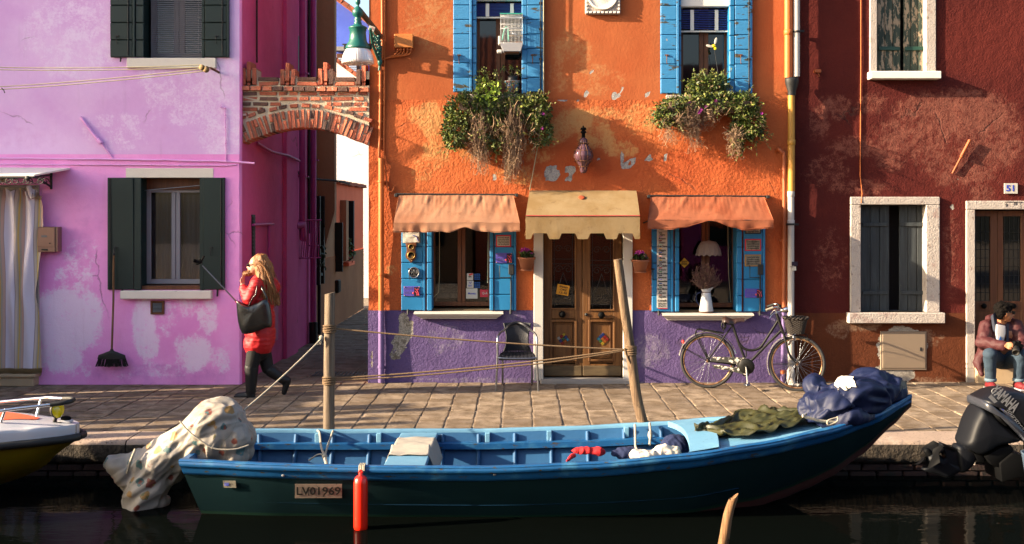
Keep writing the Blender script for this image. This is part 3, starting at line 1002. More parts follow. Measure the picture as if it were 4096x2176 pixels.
def window(house, x0, x1, z0, z1, Y, fmat, pmat, mull=1, fw=.045, bars=0, depth=.05):
 """framed casement: frame, mullion and one pane per leaf"""
 f = MB()
 f.box(x0, x0 + fw, Y - depth, Y, z0, z1, .004)
 f.box(x1 - fw, x1, Y - depth, Y, z0, z1, .004)
 f.box(x0 + fw, x1 - fw, Y - depth, Y, z1 - fw, z1, .004)
 f.box(x0 + fw, x1 - fw, Y - depth, Y, z0, z0 + fw, .004)
 xs = [x0 + fw]
 for i in range(mull):
  c = x0 + (i + 1) * (x1 - x0) / (mull + 1)
  f.box(c - fw * .9, c - .002, Y - depth - .006, Y, z0 + fw, z1 - fw, .004)
  f.box(c + .002, c + fw * .9, Y - depth, Y, z0 + fw, z1 - fw, .004)
  xs += [c - fw * .9, c + fw * .9]
 xs.append(x1 - fw)
 w = f.build('window', fmat, house)
 for i in range(mull + 1):
  p = MB()
  p.box(xs[2 * i], xs[2 * i + 1], Y - depth * .6, Y - depth * .6 + .005, z0 + fw, z1 - fw)
  p.build('pane', pmat, w)
 return w
def body(house, x0, x1, y0, y1, z1, mat, side=True):
 """the rest of the shell: sides, back, ceiling and a tiled roof edge"""
 b = MB()
 b.quad((x0, y1, 0), (x0, y0, 0), (x0, y0, z1), (x0, y1, z1))
 b.quad((x1, y0, 0), (x1, y1, 0), (x1, y1, z1), (x1, y0, z1))
 b.quad((x1, y1, 0), (x0, y1, 0), (x0, y1, z1), (x1, y1, z1))
 b.build('side_wall', mat, house)
 r = MB()
 zr = z1 + (y1 - y0) * .22
 ym = (y0 + y1) / 2
 ov = .22
 n = int((x1 - x0) / .2)
 for (ya, za, yb, zb) in ((y0 - ov, z1 - .05, ym, zr), (y1 + ov, z1 - .05, ym, zr)):
  def f(u, t):
   X = x0 - .1 + u * (x1 - x0 + .2)
   return V((X, ya + (yb - ya) * t, za + (zb - za) * t + .035 * math.cos(u * n * 2 * PI)))
  r.grid(f, n * 6, 4)
 r.box(x0, x1, y0 + .02, y1, z1 - .1, z1 - .06)
 r.build('roof', M_roof, house)
# ================================================================ the pink house
PY = -0.15
pk = (BACK + PY) / 2760
pink = thing('pink_house', (-6.5, 1.5, 0), 'lilac pink house with dark green shutters, its front stained pale near the ground', 'house')
PX1 = WX(602, PY)
SIDEX = -3.47
def pw(u0, u1, v0, v1, Y=PY):
 return (WX(u0, Y), WX(u1, Y), WZ(v1, Y), WZ(v0, Y))
op_pink = [pw(362, 514, -260, 147), pw(338, 508, 447, 729), (WX(-120, PY), WX(66, PY), -.1, WZ(470, PY))]
zs = WZ(388, PY)
wall_front('wall', -9.6, PX1, zs, 6.4, PY, op_pink, .08, M_pink_up, pink,
  {'tone': px([(300, 250, 250, 120, .12), (60, 380, 200, 60, -.2)], PY), 'fade': px([(480, 200, 160, 150, .62), (180, 90, 160, 140, .6), (560, 330, 80, 90, .6), (300, 330, 120, 60, .5)], PY),
   'stain': px([(430, 290, 50, 80, .5), (60, 350, 120, 50, .55), (330, 170, 25, 60, .55), (500, 180, 25, 50, .5)], PY)}, .006)
wall_front('wall', -9.6, PX1, 0.0, zs, PY - .006, op_pink, .06, M_pink_lo, pink,
  {'fade': px([(160, 810, 100, 110, 1.05), (225, 800, 48, 95, .92), (150, 890, 80, 60, .95), (362, 820, 38, 100, 1.02), (375, 870, 34, 52, .95), (492, 885, 52, 60, .98), (525, 795, 36, 58, .85),
      (455, 880, 25, 60, .7), (420, 800, 30, 60, .55), (190, 700, 70, 50, .62), (300, 930, 260, 30, .5), (470, 770, 40, 40, .5), (560, 900, 30, 60, .6), (200, 640, 60, 60, .55)], PY),
   'stain': px([(400, 945, 260, 45, .62), (200, 600, 120, 120, .5), (420, 770, 90, 60, .5), (590, 600, 40, 200, .45)], PY),
   'tone': px([(430, 700, 300, 200, .1)], PY)}, .006, 1.6)
# the corner and the wall along the alley
m = MB()
def cornerface(u, t):
 a = u * PI / 2
 return V((PX1 + .0 + (SIDEX - PX1) * math.sin(a), PY + .06 * (1 - math.cos(a)) - .003, t * 6.4))
m.grid(cornerface, 6, 40)
m.build('wall', M_pink_lo, pink)
m = MB()
m.grid(lambda u, t: V((SIDEX + .006 * nz((u * 5, t * 6, 2), 1.5), PY + .06 + u * 4.5, t * 6.4)), 70, 90)
m.build('side_wall', M_pink_side, pink)
m = MB()
m.quad((-9.6, 4.4, 0), (SIDEX, 4.4, 0), (SIDEX, 4.4, 6.4), (-9.6, 4.4, 6.4))
m.quad((-9.6, PY, 0), (-9.6, 4.4, 0), (-9.6, 4.4, 6.4), (-9.6, PY, 6.4))
m.build('side_wall', M_pink_side, pink)
m = MB()
m.box(SIDEX - .1, SIDEX + .055, 2.27, 3.1, -.02, 7.4, .01)
m.build('chimney_breast', M_pink_side, pink)
r = MB()
r.grid(lambda u, t: V((-9.9 + u * 6.3, PY - .15 + t * 2.3, 6.35 + t * .6 + .03 * math.cos(u * 60 * PI))), 240, 3)
r.grid(lambda u, t: V((-9.9 + u * 6.3, 4.5 - t * 2.35, 6.35 + t * .6 + .03 * math.cos(u * 60 * PI))), 240, 3)
r.build('roof', M_roof, pink)
for o in op_pink:
 rv = MB()
 reveal(rv, *o, PY - .004, .26)
 rv.build('window_reveal', M_green_dark, pink)
# upper window: blind behind glass, white frame
x0, x1, z0, z1 = op_pink[0]
m = MB()
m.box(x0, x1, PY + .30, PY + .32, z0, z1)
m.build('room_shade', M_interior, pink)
w = window(pink, x0 + .02, x1 - .01, z0 + .01, z1, PY + .24, M_pvc, M_glass, 1, .075)
bl = MB()
zz = z0 + .035
while zz < z1 - .6:
 bl.obox(((x0 + x1) / 2 + .0, PY + .13, zz), (x1 - x0 - .10, .020, .004), Matrix.Rotation(.5, 3, 'X'))
 zz += .0245
for q in (.18, .5, .86):
 bl.tube([(x0 + q * (x1 - x0), PY + .118, z0 + .03), (x0 + q * (x1 - x0), PY + .118, z1)], .002, 4)
vb = bl.build('blind_slats', paint('blind_slat', '#7a7880', 0.5, 0.1, 4, 0), pink)
vb['kind'] = 'stuff'
m = MB()
m.box(WX(322, PY), WX(545, PY), PY - .05, PY + .22, WZ(172, PY), WZ(147, PY), .006)
m.build('window_sill', M_white_stone, pink)
for (a, b, side) in ((280, 342, 'r'), (517, 578, 'r')):
 s = shutter(pink, WX(a, PY), WX(b, PY), WZ(145, PY), WZ(-115, PY), PY - .012, 6, M_green_dark, side)
 iron_hook(s, WX(a + (18 if a < 400 else 30), PY), WZ(92, PY), PY - .05, M_iron)
 m = MB()
 m.tube([(WX(b - 16, PY), PY - .056, WZ(140, PY)), (WX(b - 16, PY), PY - .056, WZ(-100, PY))], .007, 6)
 m.tube([(WX(a + 25, PY), PY - .02, WZ(146, PY)), (WX(a + 25, PY), PY - .03, WZ(156, PY))], .01, 6)
 m.build('shutter_bolt', M_iron, s)
def inner_leaf(house, xa, xb, z0, z1, Y, mat, n, depth=.2):
 f = MB()
 f.box(xa + .003, xb - .003, Y, Y + depth, z0, z1)
 s = f.build('shutter', mat, house)
 h = (z1 - z0) / n
 for i in range(n):
  b = MB()
  b.box(xa, xb, Y - .018, Y + depth - .01, z0 + i * h + .005, z0 + (i + 1) * h - .005, .006)
  b.build('board', mat, s)
 return s
inner_leaf(pink, WX(343, PY), WX(363, PY), WZ(145, PY), WZ(-115, PY), PY - .015, M_green_dark, 6)
inner_leaf(pink, WX(509, PY), WX(516, PY), WZ(145, PY), WZ(-115, PY), PY - .015, M_green_dark, 6)
# lower window
x0, x1, z0, z1 = op_pink[1]
m = MB()
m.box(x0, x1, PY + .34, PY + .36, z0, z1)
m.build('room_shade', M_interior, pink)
m = MB()
m.grid(lambda u, t: V((x0 + .12 + u * (x1 - x0 - .18), PY + .31 + .012 * math.sin(u * 60) * (.4 + .6 * t), z0 + .1 + t * (z1 - z0 - .3))), 60, 4)
m.build('curtain', M_curtain, pink)
w = window(pink, x0 + .07, x1 - .02, z0 + .06, z1 - .12, PY + .27, M_pvc, M_clear, 1, .06)
m = MB()
m.box(x0, x1, PY + .18, PY + .22, z1 - .14, z1, .004)
m.build('window_head', M_brown_wood, pink)
m = MB()
m.tube([(x0 + .05, PY + .1, z1 - .16), (x1 - .02, PY + .1, z1 - .09)], .007, 6)
m.build('blind_rod', M_alu, pink)
m = MB()
m.box(x0, x1, PY + .0, PY + .25, z0, z0 + .05, .004)
m.build('window_board', M_brown_wood, pink)
m = MB()
m.box(WX(317, PY), WX(537, PY), PY - .012, PY + .05, WZ(447, PY), WZ(423, PY), .004)
m.build('lintel', M_white_stone, pink)
m = MB()
m.box(WX(308, PY), WX(536, PY), PY - .09, PY + .1, WZ(751, PY), WZ(730, PY), .008)
m.build('window_sill', M_white_stone, pink)
for (a, b, side) in ((274, 339, 'l'), (513, 567, 'r')):
 s = shutter(pink, WX(a, PY), WX(b, PY), WZ(728, PY), WZ(447, PY), PY - .012, 1, M_green_dark, side)
 iron_hook(s, WX(a + 20, PY), WZ(622, PY), PY - .05)
 m = MB()
 m.tube([(WX(b - 8 if a > 400 else a + 8, PY), PY - .056, WZ(722, PY)), (WX(b - 8 if a > 400 else a + 8, PY), PY - .056, WZ(448, PY))], .006, 6)
 m.tube([(WX(a + 35, PY), PY - .02, WZ(728, PY)), (WX(a + 35, PY), PY - .03, WZ(745, PY))], .011, 6)
 m.build('shutter_bolt', M_iron, s)
inner_leaf(pink, WX(339, PY), WX(357, PY), WZ(729, PY), WZ(447, PY), PY - .02, M_green_dark, 1)
inner_leaf(pink, WX(504, PY), WX(514, PY), WZ(729, PY), WZ(447, PY), PY - .02, M_green_dark, 1)
# door surround and step on the left
m = MB()
m.box(WX(66, PY), WX(100, PY), PY - .03, PY + .2, WZ(938, PY), WZ(465, PY), .006)
m.box(WX(-140, PY), WX(66, PY), PY - .03, PY + .2, WZ(490, PY), WZ(465, PY), .006)
m.build('door_frame', M_white_worn, pink)
m = MB()
m.box(WX(-150, PY), WX(98, PY), PY - .16, PY + .2, .0, WZ(945, PY), .01)
m.box(WX(-150, PY), WX(104, PY), PY - .18, PY + .2, WZ(945, PY), WZ(936, PY), .01)
m.build('door_step', M_sand_stone, pink)
m = MB()
m.box(WX(-120, PY), WX(66, PY), PY + .2, PY + .23, .1, WZ(470, PY))
m.build('door', M_brown_wood, pink)
m = MB()
m.box(WX(91, PY), WX(98, PY), PY - .045, PY - .03, WZ(938, PY), WZ(800, PY))
m.build('door_track', M_alu, pink)
# alley side of the pink house: bull-nosed slit window, pipes, washing rack
m = MB()
for i in range(10):
 m.box(SIDEX, SIDEX + .02, .40, .52, WZ(640, .4) + i * .05, WZ(640, .4) + i * .05 + .035, .003)
m.box(SIDEX - .02, SIDEX + .012, .38, .54, WZ(645, .4), WZ(540, .4))
m.build('vent_grille', M_iron, pink)
m = MB()
m.box(SIDEX, SIDEX + .012, 1.35, 1.9, .32, 1.02, .004)
m.build('meter_hatch', M_magpipe, pink)
m = MB()
m.box(SIDEX, SIDEX + .01, 3.25, 3.9, 3.75, 4.9)
m.box(SIDEX, SIDEX + .08, 3.2, 3.95, 3.68, 3.74)
m.build('window', M_shutter_alley, pink)
def pipe(name, pts, r, mats, label, cat='pipe', group=None, clips=(), clip_mat=None, n=10):
 m = MB()
 m.tube(smoothcurve(pts, 5) if len(pts) > 2 else pts, r, n)
 o = m.build(name, mats, None)
 tag(o, label, cat, group)
 for (c, ax) in clips:
  k = MB()
  R = V(ax).to_track_quat('Z', 'Y').to_matrix()
  k.lathe([(r * 1.25, -.012), (r * 1.25, .012)], 12, c, R)
  k.box(c[0] - .01 - r * 1.6, c[0] + r * 1.6, c[1] - .004, c[1] + r + .02, c[2] - .01, c[2] + .01)
  k.build('clip', clip_mat or mats, o)
 return o
pipe('downpipe', [(SIDEX + .10, 3.22, 7), (SIDEX + .10, 3.22, 2.1), (SIDEX + .10, 3.2, 1.97), (SIDEX + .02, 3.05, 1.93)], .055, M_magpipe, 'magenta downpipe high on the alley wall that turns into it', 'pipe',
 clips=[((SIDEX + .10, 3.22, 4.3), (0, 0, 1)), ((SIDEX + .10, 3.22, 2.7), (0, 0, 1))])
pipe('downpipe', [(SIDEX + .08, 4.2, 7), (SIDEX + .08, 4.2, .35)], .05, M_magpipe, 'magenta downpipe at the far end of the alley wall reaching a black foot', 'pipe', clips=[((SIDEX + .08, 4.2, 3.0), (0, 0, 1)), ((SIDEX + .08, 4.2, 1.6), (0, 0, 1))])
pipe('pipe_foot', [(SIDEX + .08, 4.2, .34), (SIDEX + .08, 4.2, .0)], .07, M_black, 'black cast iron foot under the alley downpipe', 'pipe')
pipe('gas_pipe', [(SIDEX + .03, .35, 1.98), (SIDEX + .03, 1.5, 1.98)], .018, M_magpipe, 'thin magenta pipe running level along the alley wall above the slit vent', 'pipe')
pipe('gas_pipe', [(SIDEX + .03, 1.25, 1.97), (SIDEX + .03, 1.25, .1)], .018, M_magpipe, 'thin magenta pipe dropping down the alley wall', 'pipe')
pipe('alley_cable', [(SIDEX + .02, .6, 3.05), (SIDEX + .04, 1.4, 2.98), (SIDEX + .08, 2.2, 2.97), (SIDEX + .09, 3.0, 2.93)], .02, M_magpipe, 'bundle of painted cables along the alley wall under the arch', 'cable')
pipe('alley_cable', [(SIDEX + .03, 3.1, 2.78), (SIDEX + .03, 3.6, 2.72), (SIDEX + .05, 4.5, 2.70), (SIDEX + .34, 5.15, 2.68), (SIDEX + .37, 6.1, 2.66)], .018, M_wire, 'dark twisted cable crossing from the magenta wall to the tan jetty', 'cable')
pipe('alley_cable', [(SIDEX + .03, .55, 6.2), (SIDEX + .03, .55, 4.1)], .012, M_wire, 'dark cable hanging down the upper alley wall by the pink corner', 'cable', n=6)
pipe('alley_cable', [(SIDEX + .03, 4.1, 6.2), (SIDEX + .03, 4.1, 3.0), (SIDEX + .03, 4.1, 1.8)], .02, M_wire, 'dark cable beside the far downpipe in the alley', 'cable', n=6)
m = MB()
for k in range(9):
 X = SIDEX + .04 + .028 * k
 m.tube([(X, 3.45 + .03 * k, 2.02), (X + .01, 3.45 + .03 * k, 1.7), (X - .02, 3.5 + .03 * k, 1.42)], .008, 5)
m.tube([(SIDEX, 3.4, 2.02), (SIDEX + .3, 3.7, 2.02)], .012, 6)
m.tube([(SIDEX, 3.45, 1.42), (SIDEX + .28, 3.75, 1.42)], .012, 6)
tag(m.build('drying_rack', M_magpipe), 'folded magenta painted drying rack on the alley wall', 'rack')
# ================================================================ alley houses
tan = thing('tan_house', (-5, 6, 0), 'tan alley house with a jetty on a slanting bracket', 'house')
m = MB()
m.grid(lambda u, t: V((-3.5, 4.4 + u * 2.7, 1.32 + t * 5.2)), 30, 40)
m.build('wall', M_tan, tan)
m = MB()
m.grid(lambda u, t: V((-3.49, 4.4 + u * 2.7, t * 1.32)), 30, 14)
m.build('wall', M_tan_low, tan)
m = MB()
m.prism([(-3.5, 1.05), (-3.20, 2.17), (-3.20, 6.5), (-3.5, 6.5)], 5.15, 5.34)
m.build('jetty', M_tan, tan)
m = MB()
m.box(-8, -3.5, 4.42, 7.1, 6.3, 6.5)
m.box(-8, -3.5, 4.41, 4.45, 0, 6.4)
m.build('roof', M_tan, tan)
for (ya, yb, za, zb) in ((4.62, 4.72, .92, 2.42), (5.0, 5.12, .92, 2.42), (6.95, 7.05, 1.02, 1.95)):
 m = MB()
 m.box(-3.5, -3.36, ya, yb, za, zb, .004)
 for q in range(6):
  m.box(-3.5, -3.355, ya - .006, ya + .006, za + q * (zb - za) / 6, za + (q + .9) * (zb - za) / 6)
 m.build('shutter', M_shutter_alley, tan)
m = MB()
m.box(-3.51, -3.485, 4.72, 5.0, .95, 2.38)
m.build('window', M_shutter_alley, tan)
peach = thing('peach_house', (-5, 9, 0), 'low peach coloured house at the end of the alley with black shutters', 'house')
m = MB()
m.grid(lambda u, t: V((-3.5, 7.1 + u * 3.6, 1.34 + t * 1.36)), 40, 16)
m.build('wall', M_peach, peach)
m = MB()
m.grid(lambda u, t: V((-3.49, 7.1 + u * 3.6, t * 1.34)), 40, 14)
m.build('wall', M_tan_low, peach)
m = MB()
m.box(-7, -3.5, 10.68, 10.7, 0, 2.7)
m.box(-7, -3.5, 7.11, 7.13, 0, 2.7)
m.build('side_wall', M_peach, peach)
for i in range(20):
 piece('coping_tile', M_roof, peach, TRS((-3.52, 7.2 + i * .18, 2.72 + rnd.uniform(-.01, .01)), (.2, .17, .07)))
m = MB()
m.box(-3.51, -3.485, 7.85, 8.5, 1.22, 2.36)
m.build('window', M_shutter_alley, peach)
m = MB()
m.box(-3.5, -3.38, 7.55, 7.85, 1.2, 2.38, .004)
m.build('shutter', M_tan, peach)
m = MB()
m.box(-3.5, -3.38, 8.5, 8.62, 1.2, 2.38, .004)
m.build('shutter', M_shutter_alley, peach)
m = MB()
m.box(-3.5, -3.36, 7.8, 8.55, 1.08, 1.16, .01)
m.build('window_sill', M_peach, peach)
for (yy, zz_) in ((8.05, 1.45), (8.3, 1.62)):
 pass
m = MB()
rr = random.Random(5)
for i in range(160):
 c = V((-3.42 + rr.gauss(0, .05), 4.86 + rr.gauss(0, .13), 1.35 + rr.gauss(0, .16)))
 a = V((rr.uniform(-1, 1), rr.uniform(-1, 1), rr.uniform(-1, 1))).normalized() * .05
 b = V((rr.uniform(-1, 1), rr.uniform(-1, 1), rr.uniform(-1, 1))).normalized() * .03
 m.quad(c - a, c - b, c + a, c + b)
tag(m.build('window_plant', M_leaf[1]), 'dark leafy plant on the sill of the alley window', 'plant')
m = MB()
for i in range(120):
 c = V((-3.40 + rr.gauss(0, .04), 8.15 + rr.gauss(0, .14), 1.35 + rr.gauss(0, .1)))
 a = V((rr.uniform(-1, 1), rr.uniform(-1, 1), rr.uniform(-1, 1))).normalized() * .05
 b = V((rr.uniform(-1, 1), rr.uniform(-1, 1), rr.uniform(-1, 1))).normalized() * .03
 m.mi = 1 if i % 5 == 0 else 0
 m.quad(c - a, c - b, c + a, c + b)
tag(m.build('geranium', [M_leaf[0], M_red_fl]), 'red geranium on the sill of the peach house window', 'plant')
pipe('downpipe', [(-3.44, 5.0, 1.0), (-3.44, 5.0, 0.05)], .03, M_iron, 'black pipe on the brown base of the tan house', 'pipe')
m = MB()
m.box(-3.5, -3.42, 6.9, 7.15, .62, .86, .01)
for i in range(4):
 m.box(-3.42, -3.41, 6.92 + i * .055, 6.95 + i * .055, .64, .84)
tag(m.build('meter_box', M_iron), 'small black meter box low on the peach wall', 'box')
white_h = thing('white_house', (-4, 16, 0), 'white rendered house closing the far end of the alley', 'house')
m = MB()
yw = 13.6
kx = (BACK + yw) / 2760
gr = [(WX(700, yw), 0), (WX(990, yw), 0), (WX(990, yw), WZ(260, yw)), (WX(845, yw), WZ(152, yw)), (WX(700, yw), WZ(45, yw))]
m.prism([(x, z) for x, z in gr], yw, yw + 4)
m.build('wall', M_white_wall, white_h)
n_t = 26
for i in range(n_t):
 a = V((WX(700, yw), 0, WZ(45, yw)))
 b = V((WX(990, yw), 0, WZ(260, yw)))
 p = a.lerp(b, (i + .5) / n_t)
 d = (b - a)
 R = Matrix.Rotation(math.atan2(-d.z, d.x), 3, 'Y')
 piece('roof_tile', M_roof, white_h, TRS((p.x, yw - .04, p.z + .02), (d.length / n_t * 1.02, .35, .10), R))
blue_h = thing('blue_house', (-4, 22, 0), 'blue house with white framed windows seen above the arch', 'house')
yb = 18.5
m = MB()
pts = [(WX(640, yb), 0), (WX(1000, yb), 0), (WX(1000, yb), WZ(115, yb)), (WX(868, yb), WZ(14, yb)), (WX(640, yb), WZ(-150, yb))]
m.prism(pts, yb, yb + 5)
m.build('wall', M_blue_wall, blue_h)
for i in range(24):
 a = V((WX(640, yb), 0, WZ(-152, yb)))
 b = V((WX(1000, yb), 0, WZ(113, yb)))
 p = a.lerp(b, (i + .5) / 24)
 d = b - a
 piece('roof_tile', M_roof, blue_h, TRS((p.x, yb - .05, p.z + .05), (d.length / 24 * 1.02, .5, .14), Matrix.Rotation(math.atan2(-d.z, d.x), 3, 'Y')))
f = MB()
f.box(WX(848, yb), WX(905, yb), yb - .10, yb, WZ(196, yb), WZ(136, yb), .01)
wf = f.build('window', M_brown_wood, blue_h)
for (a, b) in ((853, 871), (879, 898)):
 m = MB()
 for q in range(9):
  zz0 = WZ(190, yb) + q * (WZ(146, yb) - WZ(190, yb)) / 9
  m.box(WX(a, yb), WX(b, yb), yb - .12, yb - .10, zz0, zz0 + .045, .004)
 m.build('pane', paint('louvre_grey', '#9aa4b4', 0.6, 0.1, 3, 0), wf)
f = MB()
f.box(WX(845, yb), WX(913, yb), yb - .25, yb, WZ(130, yb), WZ(120, yb))
f.box(WX(905, yb), WX(914, yb), yb - .06, yb, WZ(196, yb), WZ(136, yb))
f.build('window_sill', M_grey_stone, blue_h)
# gutter end of the tan house
m = MB()
m.grid(lambda u, t: V((-3.06 + .10 * math.cos(PI + u * PI), 4.4 + t * 2.7, 6.38 - .0 + .10 * math.sin(PI + u * PI))), 10, 4)
m.build('gutter', M_copper, tan)
# ================================================================ the brick arch across the alley
AY0, AY1 = -0.06, 0.24
core = MB()
xl, xr = WX(606, 0) - .02, WX(929, 0)
def intr(u):
 """underside of the arch, surveyed"""
 return interp([(600, 366), (640, 350), (690, 333), (730, 325), (765, 322), (805, 325), (850, 336), (890, 352), (932, 367)], u)
us = [606 + i * (929 - 606) / 30 for i in range(31)]
low = [(WX(u), WZ(intr(u) - 1)) for u in us]
core.prism(low + [(xr, WZ(223)), (xl, WZ(220))], AY0 + .012, AY1 - .012)
core.prism([(xl, WZ(219)), (xr, WZ(222)), (xr, WZ(200)), (xl, WZ(196))], AY0 + .03, AY1 - .03)
arch = tag(core.build('brick_arch', M_arch_mortar), 'battlemented brick arch bridging the alley between the pink and orange houses', 'arch')
bm_ = [M_brick, M_brick, M_brick, M_brick_dark, M_brick_pale]
def ab(u0, u1, v0, v1, mat=None, rot=0.0, y0=AY0, y1=AY1, jit=1.0):
 c = V(((WX(u0) + WX(u1)) / 2, (y0 + y1) / 2 + rnd.uniform(-.006, .006), (WZ(v0) + WZ(v1)) / 2))
 R = Matrix.Rotation(rot + rnd.uniform(-.02, .02) * jit, 3, 'Y')
 piece('brick', mat or rnd.choice(bm_), arch, TRS(c, (abs(WX(u1) - WX(u0)), y1 - y0, abs(WZ(v1) - WZ(v0))), R), None, 0.05)
# soldier course of the arch ring
n_v = 30
for i in range(n_v):
 u = 612 + (i + .5) * (926 - 612) / n_v
 v0 = intr(u)
 sl = math.atan2((intr(u + 4) - intr(u - 4)), 8.0)
 ang = sl
 L = 46
 wv = 8.0
 cu, cv = u + math.sin(sl) * L / 2 * 1.0, v0 - math.cos(sl) * L / 2
 R = Matrix.Rotation(ang, 3, 'Y')
 if i % 3 == 1:
  for (t0, t1) in ((0, .5), (.54, 1)):
   q = (t0 + t1) / 2
   c = (WX(u + math.sin(sl) * L * q), (AY0 + AY1) / 2 - .004, WZ(v0 - math.cos(sl) * L * q))
   piece('brick', rnd.choice(bm_), arch, TRS(c, (wv * .005, AY1 - AY0 + .012, L * (t1 - t0) * .005), R), None, .06)
 else:
  piece('brick', rnd.choice(bm_), arch, TRS((WX(cu), (AY0 + AY1) / 2 - .004, WZ(cv)), (wv * .005, AY1 - AY0 + .012, L * .005), R), None, .05)
# one course following the ring, then level courses
for i in range(13):
 u = 620 + (i + .5) * (918 - 620) / 13
 v0 = intr(u) - 56
 sl = math.atan2((intr(u + 6) - intr(u - 6)), 12.0)
 c = (WX(u + math.sin(sl) * 54), (AY0 + AY1) / 2 - .002, WZ(v0))
 if v0 > 247:
  piece('brick', rnd.choice(bm_), arch, TRS(c, (21 * .005, AY1 - AY0 + .008, 9.5 * .005), Matrix.Rotation(sl, 3, 'Y')), None, .06)
for row, (v0, v1) in enumerate(((232, 241), (245, 254), (258, 267), (271, 280), (284, 293), (297, 306), (310, 319))):
 u = 609 + (row % 2) * -8
 while u < 925:
  L = rnd.choice((24, 40, 46, 50, 22))
  a, b = max(u, 609), min(u + L, 926)
  while b - a > 7 and v1 > min(intr(a), intr(b)) - 62:
   if intr(a) < intr(b):
    a += 2
   else:
    b -= 2
  if b - a > 7:
   ab(a, b, v0, v1)
  u += L + 4
# corbel course
u = 607
while u < 925:
 L = rnd.uniform(23, 27)
 ab(u, min(u + L, 929), 218 + (u - 607) * .012, 229 + (u - 607) * .012, rnd.choice((M_brick_dark, M_brick, M_brick_dark, M_brick_pale)), 0, AY0 - .035, AY1 + .035, .4)
 u += L + 2.5
# merlons and the crenels between
for (u0, t0) in ((609, 168), (706, 171), (801, 170), (897, 172)):
 for j, (du, top, bot) in enumerate(((0, t0 + 4, 215), (13, t0 - 12, 207), (27, t0 + 4, 215))):
  u = u0 + du
  if u + 10 > 930:
   continue
  ab(u, u + 11, top, bot, rnd.choice((M_brick, M_brick_dark, M_brick)), 0, AY0 + .01, AY1 - .01, 1.5)
 ab(u0 + 14, u0 + 23, 208.5, 215.5, M_brick, 0, AY0 + .01, AY1 - .01)
 if u0 < 890:
  ab(u0 + 42, u0 + 94, 195, 204.5, M_brick_dark, 0, AY0 + .01, AY1 - .01)
  ab(u0 + 42, u0 + 94, 206.5, 216, M_brick, 0, AY0 + .01, AY1 - .01)
 mm = MB()
 mm.prism([(WX(u0), WZ(216)), (WX(min(u0 + 38, 929)), WZ(216)), (WX(min(u0 + 38, 929)), WZ(t0 + 8)), (WX(u0), WZ(t0 + 8))], AY0 + .03, AY1 - .03)
 mm.build('mortar_core', M_arch_mortar, arch)
# ================================================================ the orange house
orange = thing('orange_house', (.7, 3, 0), 'weathered orange house with a purple base, blue shutters and a shop on the ground floor', 'house')
OX0, OX1 = WX(928), WX(1992)
ops = {'w1': (WX(1188), WX(1326), WZ(238), 6.0), 'w2': (WX(1706), WX(1843), WZ(240), 6.0),
 'l': (WX(1074), WX(1241), WZ(785), WZ(520)), 'r': (WX(1696), WX(1864), WZ(788), WZ(520)), 'd': (WX(1366), WX(1566), -.1, WZ(520))}
zo = WZ(251)
zp = WZ(780.5)
wall_front('wall', OX0, OX1, zo, 6.6, 0.006, list(ops.values()), .07, M_or_up, orange,
  {'peel': px([(1475, 235, 14, 14, .92), (1547, 242, 16, 12, .9), (1488, 183, 9, 8, .9), (1630, 240, 7, 9, .9), (1566, 224, 5, 5, .85), (1035, 244, 7, 5, .8)]),
   'fade': px([(1500, 200, 90, 50, .55), (1440, 120, 60, 80, .5), (1090, 40, 100, 120, .55), (1400, 200, 40, 50, .5)]),
   'stain': px([(1290, 235, 120, 25, .55), (1420, 90, 90, 120, .4)])}, .004)
wall_front('wall', OX0 - .006, OX1, zp, zo, 0.0, list(ops.values()), .05, M_or_lo, orange,
  {'peel': px([(1387, 437, 24, 26, .96), (1434, 428, 15, 17, .98), (1430, 452, 12, 10, .88), (1562, 398, 8, 22, .9), (1574, 418, 14, 10, .92), (1590, 405, 9, 10, .88), (1633, 397, 15, 8, .9), (1673, 396, 8, 8, .92), (1418, 253, 17, 8, .95), (1455, 253, 8, 6, .85), (1505, 397, 12, 7, .84), (1245, 445, 10, 10, .7)]),
   'fade': px([(1082, 300, 40, 60, .82), (1100, 380, 45, 60, .72), (1060, 430, 40, 40, .6), (1045, 290, 30, 30, .6), (1190, 370, 50, 50, .62), (1445, 305, 60, 40, .8), (1500, 345, 60, 40, .76), (1560, 375, 55, 30, .74), (1400, 330, 50, 40, .65), (1610, 300, 60, 50, .6), (1300, 440, 80, 30, .62),
      (1520, 290, 60, 30, .66), (985, 680, 20, 20, .6), (1350, 380, 60, 40, .58)]),
   'stain': px([(1700, 420, 60, 60, .62), (1240, 470, 120, 30, .5), (1480, 420, 80, 40, .62), (1880, 500, 80, 120, .5), (960, 600, 30, 150, .4), (1190, 300, 60, 50, .5)]),
   'tone': px([(1480, 400, 200, 70, .22), (1640, 330, 250, 60, -.08)])}, .010)
wall_front('plinth', OX0 - .012, OX1, 0.0, zp, -0.012, list(ops.values()), .05, M_purple, orange,
  {'peel': px([(1022, 825, 22, 42, .80), (1006, 862, 26, 30, .76), (994, 892, 22, 22, .66), (1012, 800, 10, 20, .8), (935, 905, 10, 30, .7)]),
   'fade': px([(1120, 850, 60, 50, .55), (1290, 800, 30, 40, .62), (1640, 880, 60, 60, .6), (1960, 800, 30, 40, .6), (1300, 955, 350, 12, .6), (1800, 965, 250, 12, .6)])}, .010)
b = MB()
b.quad((OX0, 3.4, 0), (OX0, 0, 0), (OX0, 0, 6.6), (OX0, 3.4, 6.6))
b.build('side_wall', M_or_lo, orange)
b = MB()
b.quad((OX1, 0, 0), (OX1, 3.4, 0), (OX1, 3.4, 6.6), (OX1, 0, 6.6))
b.quad((OX1, 3.4, 0), (OX0, 3.4, 0), (OX0, 3.4, 6.6), (OX1, 3.4, 6.6))
b.build('side_wall', M_or_up, orange)
r = MB()
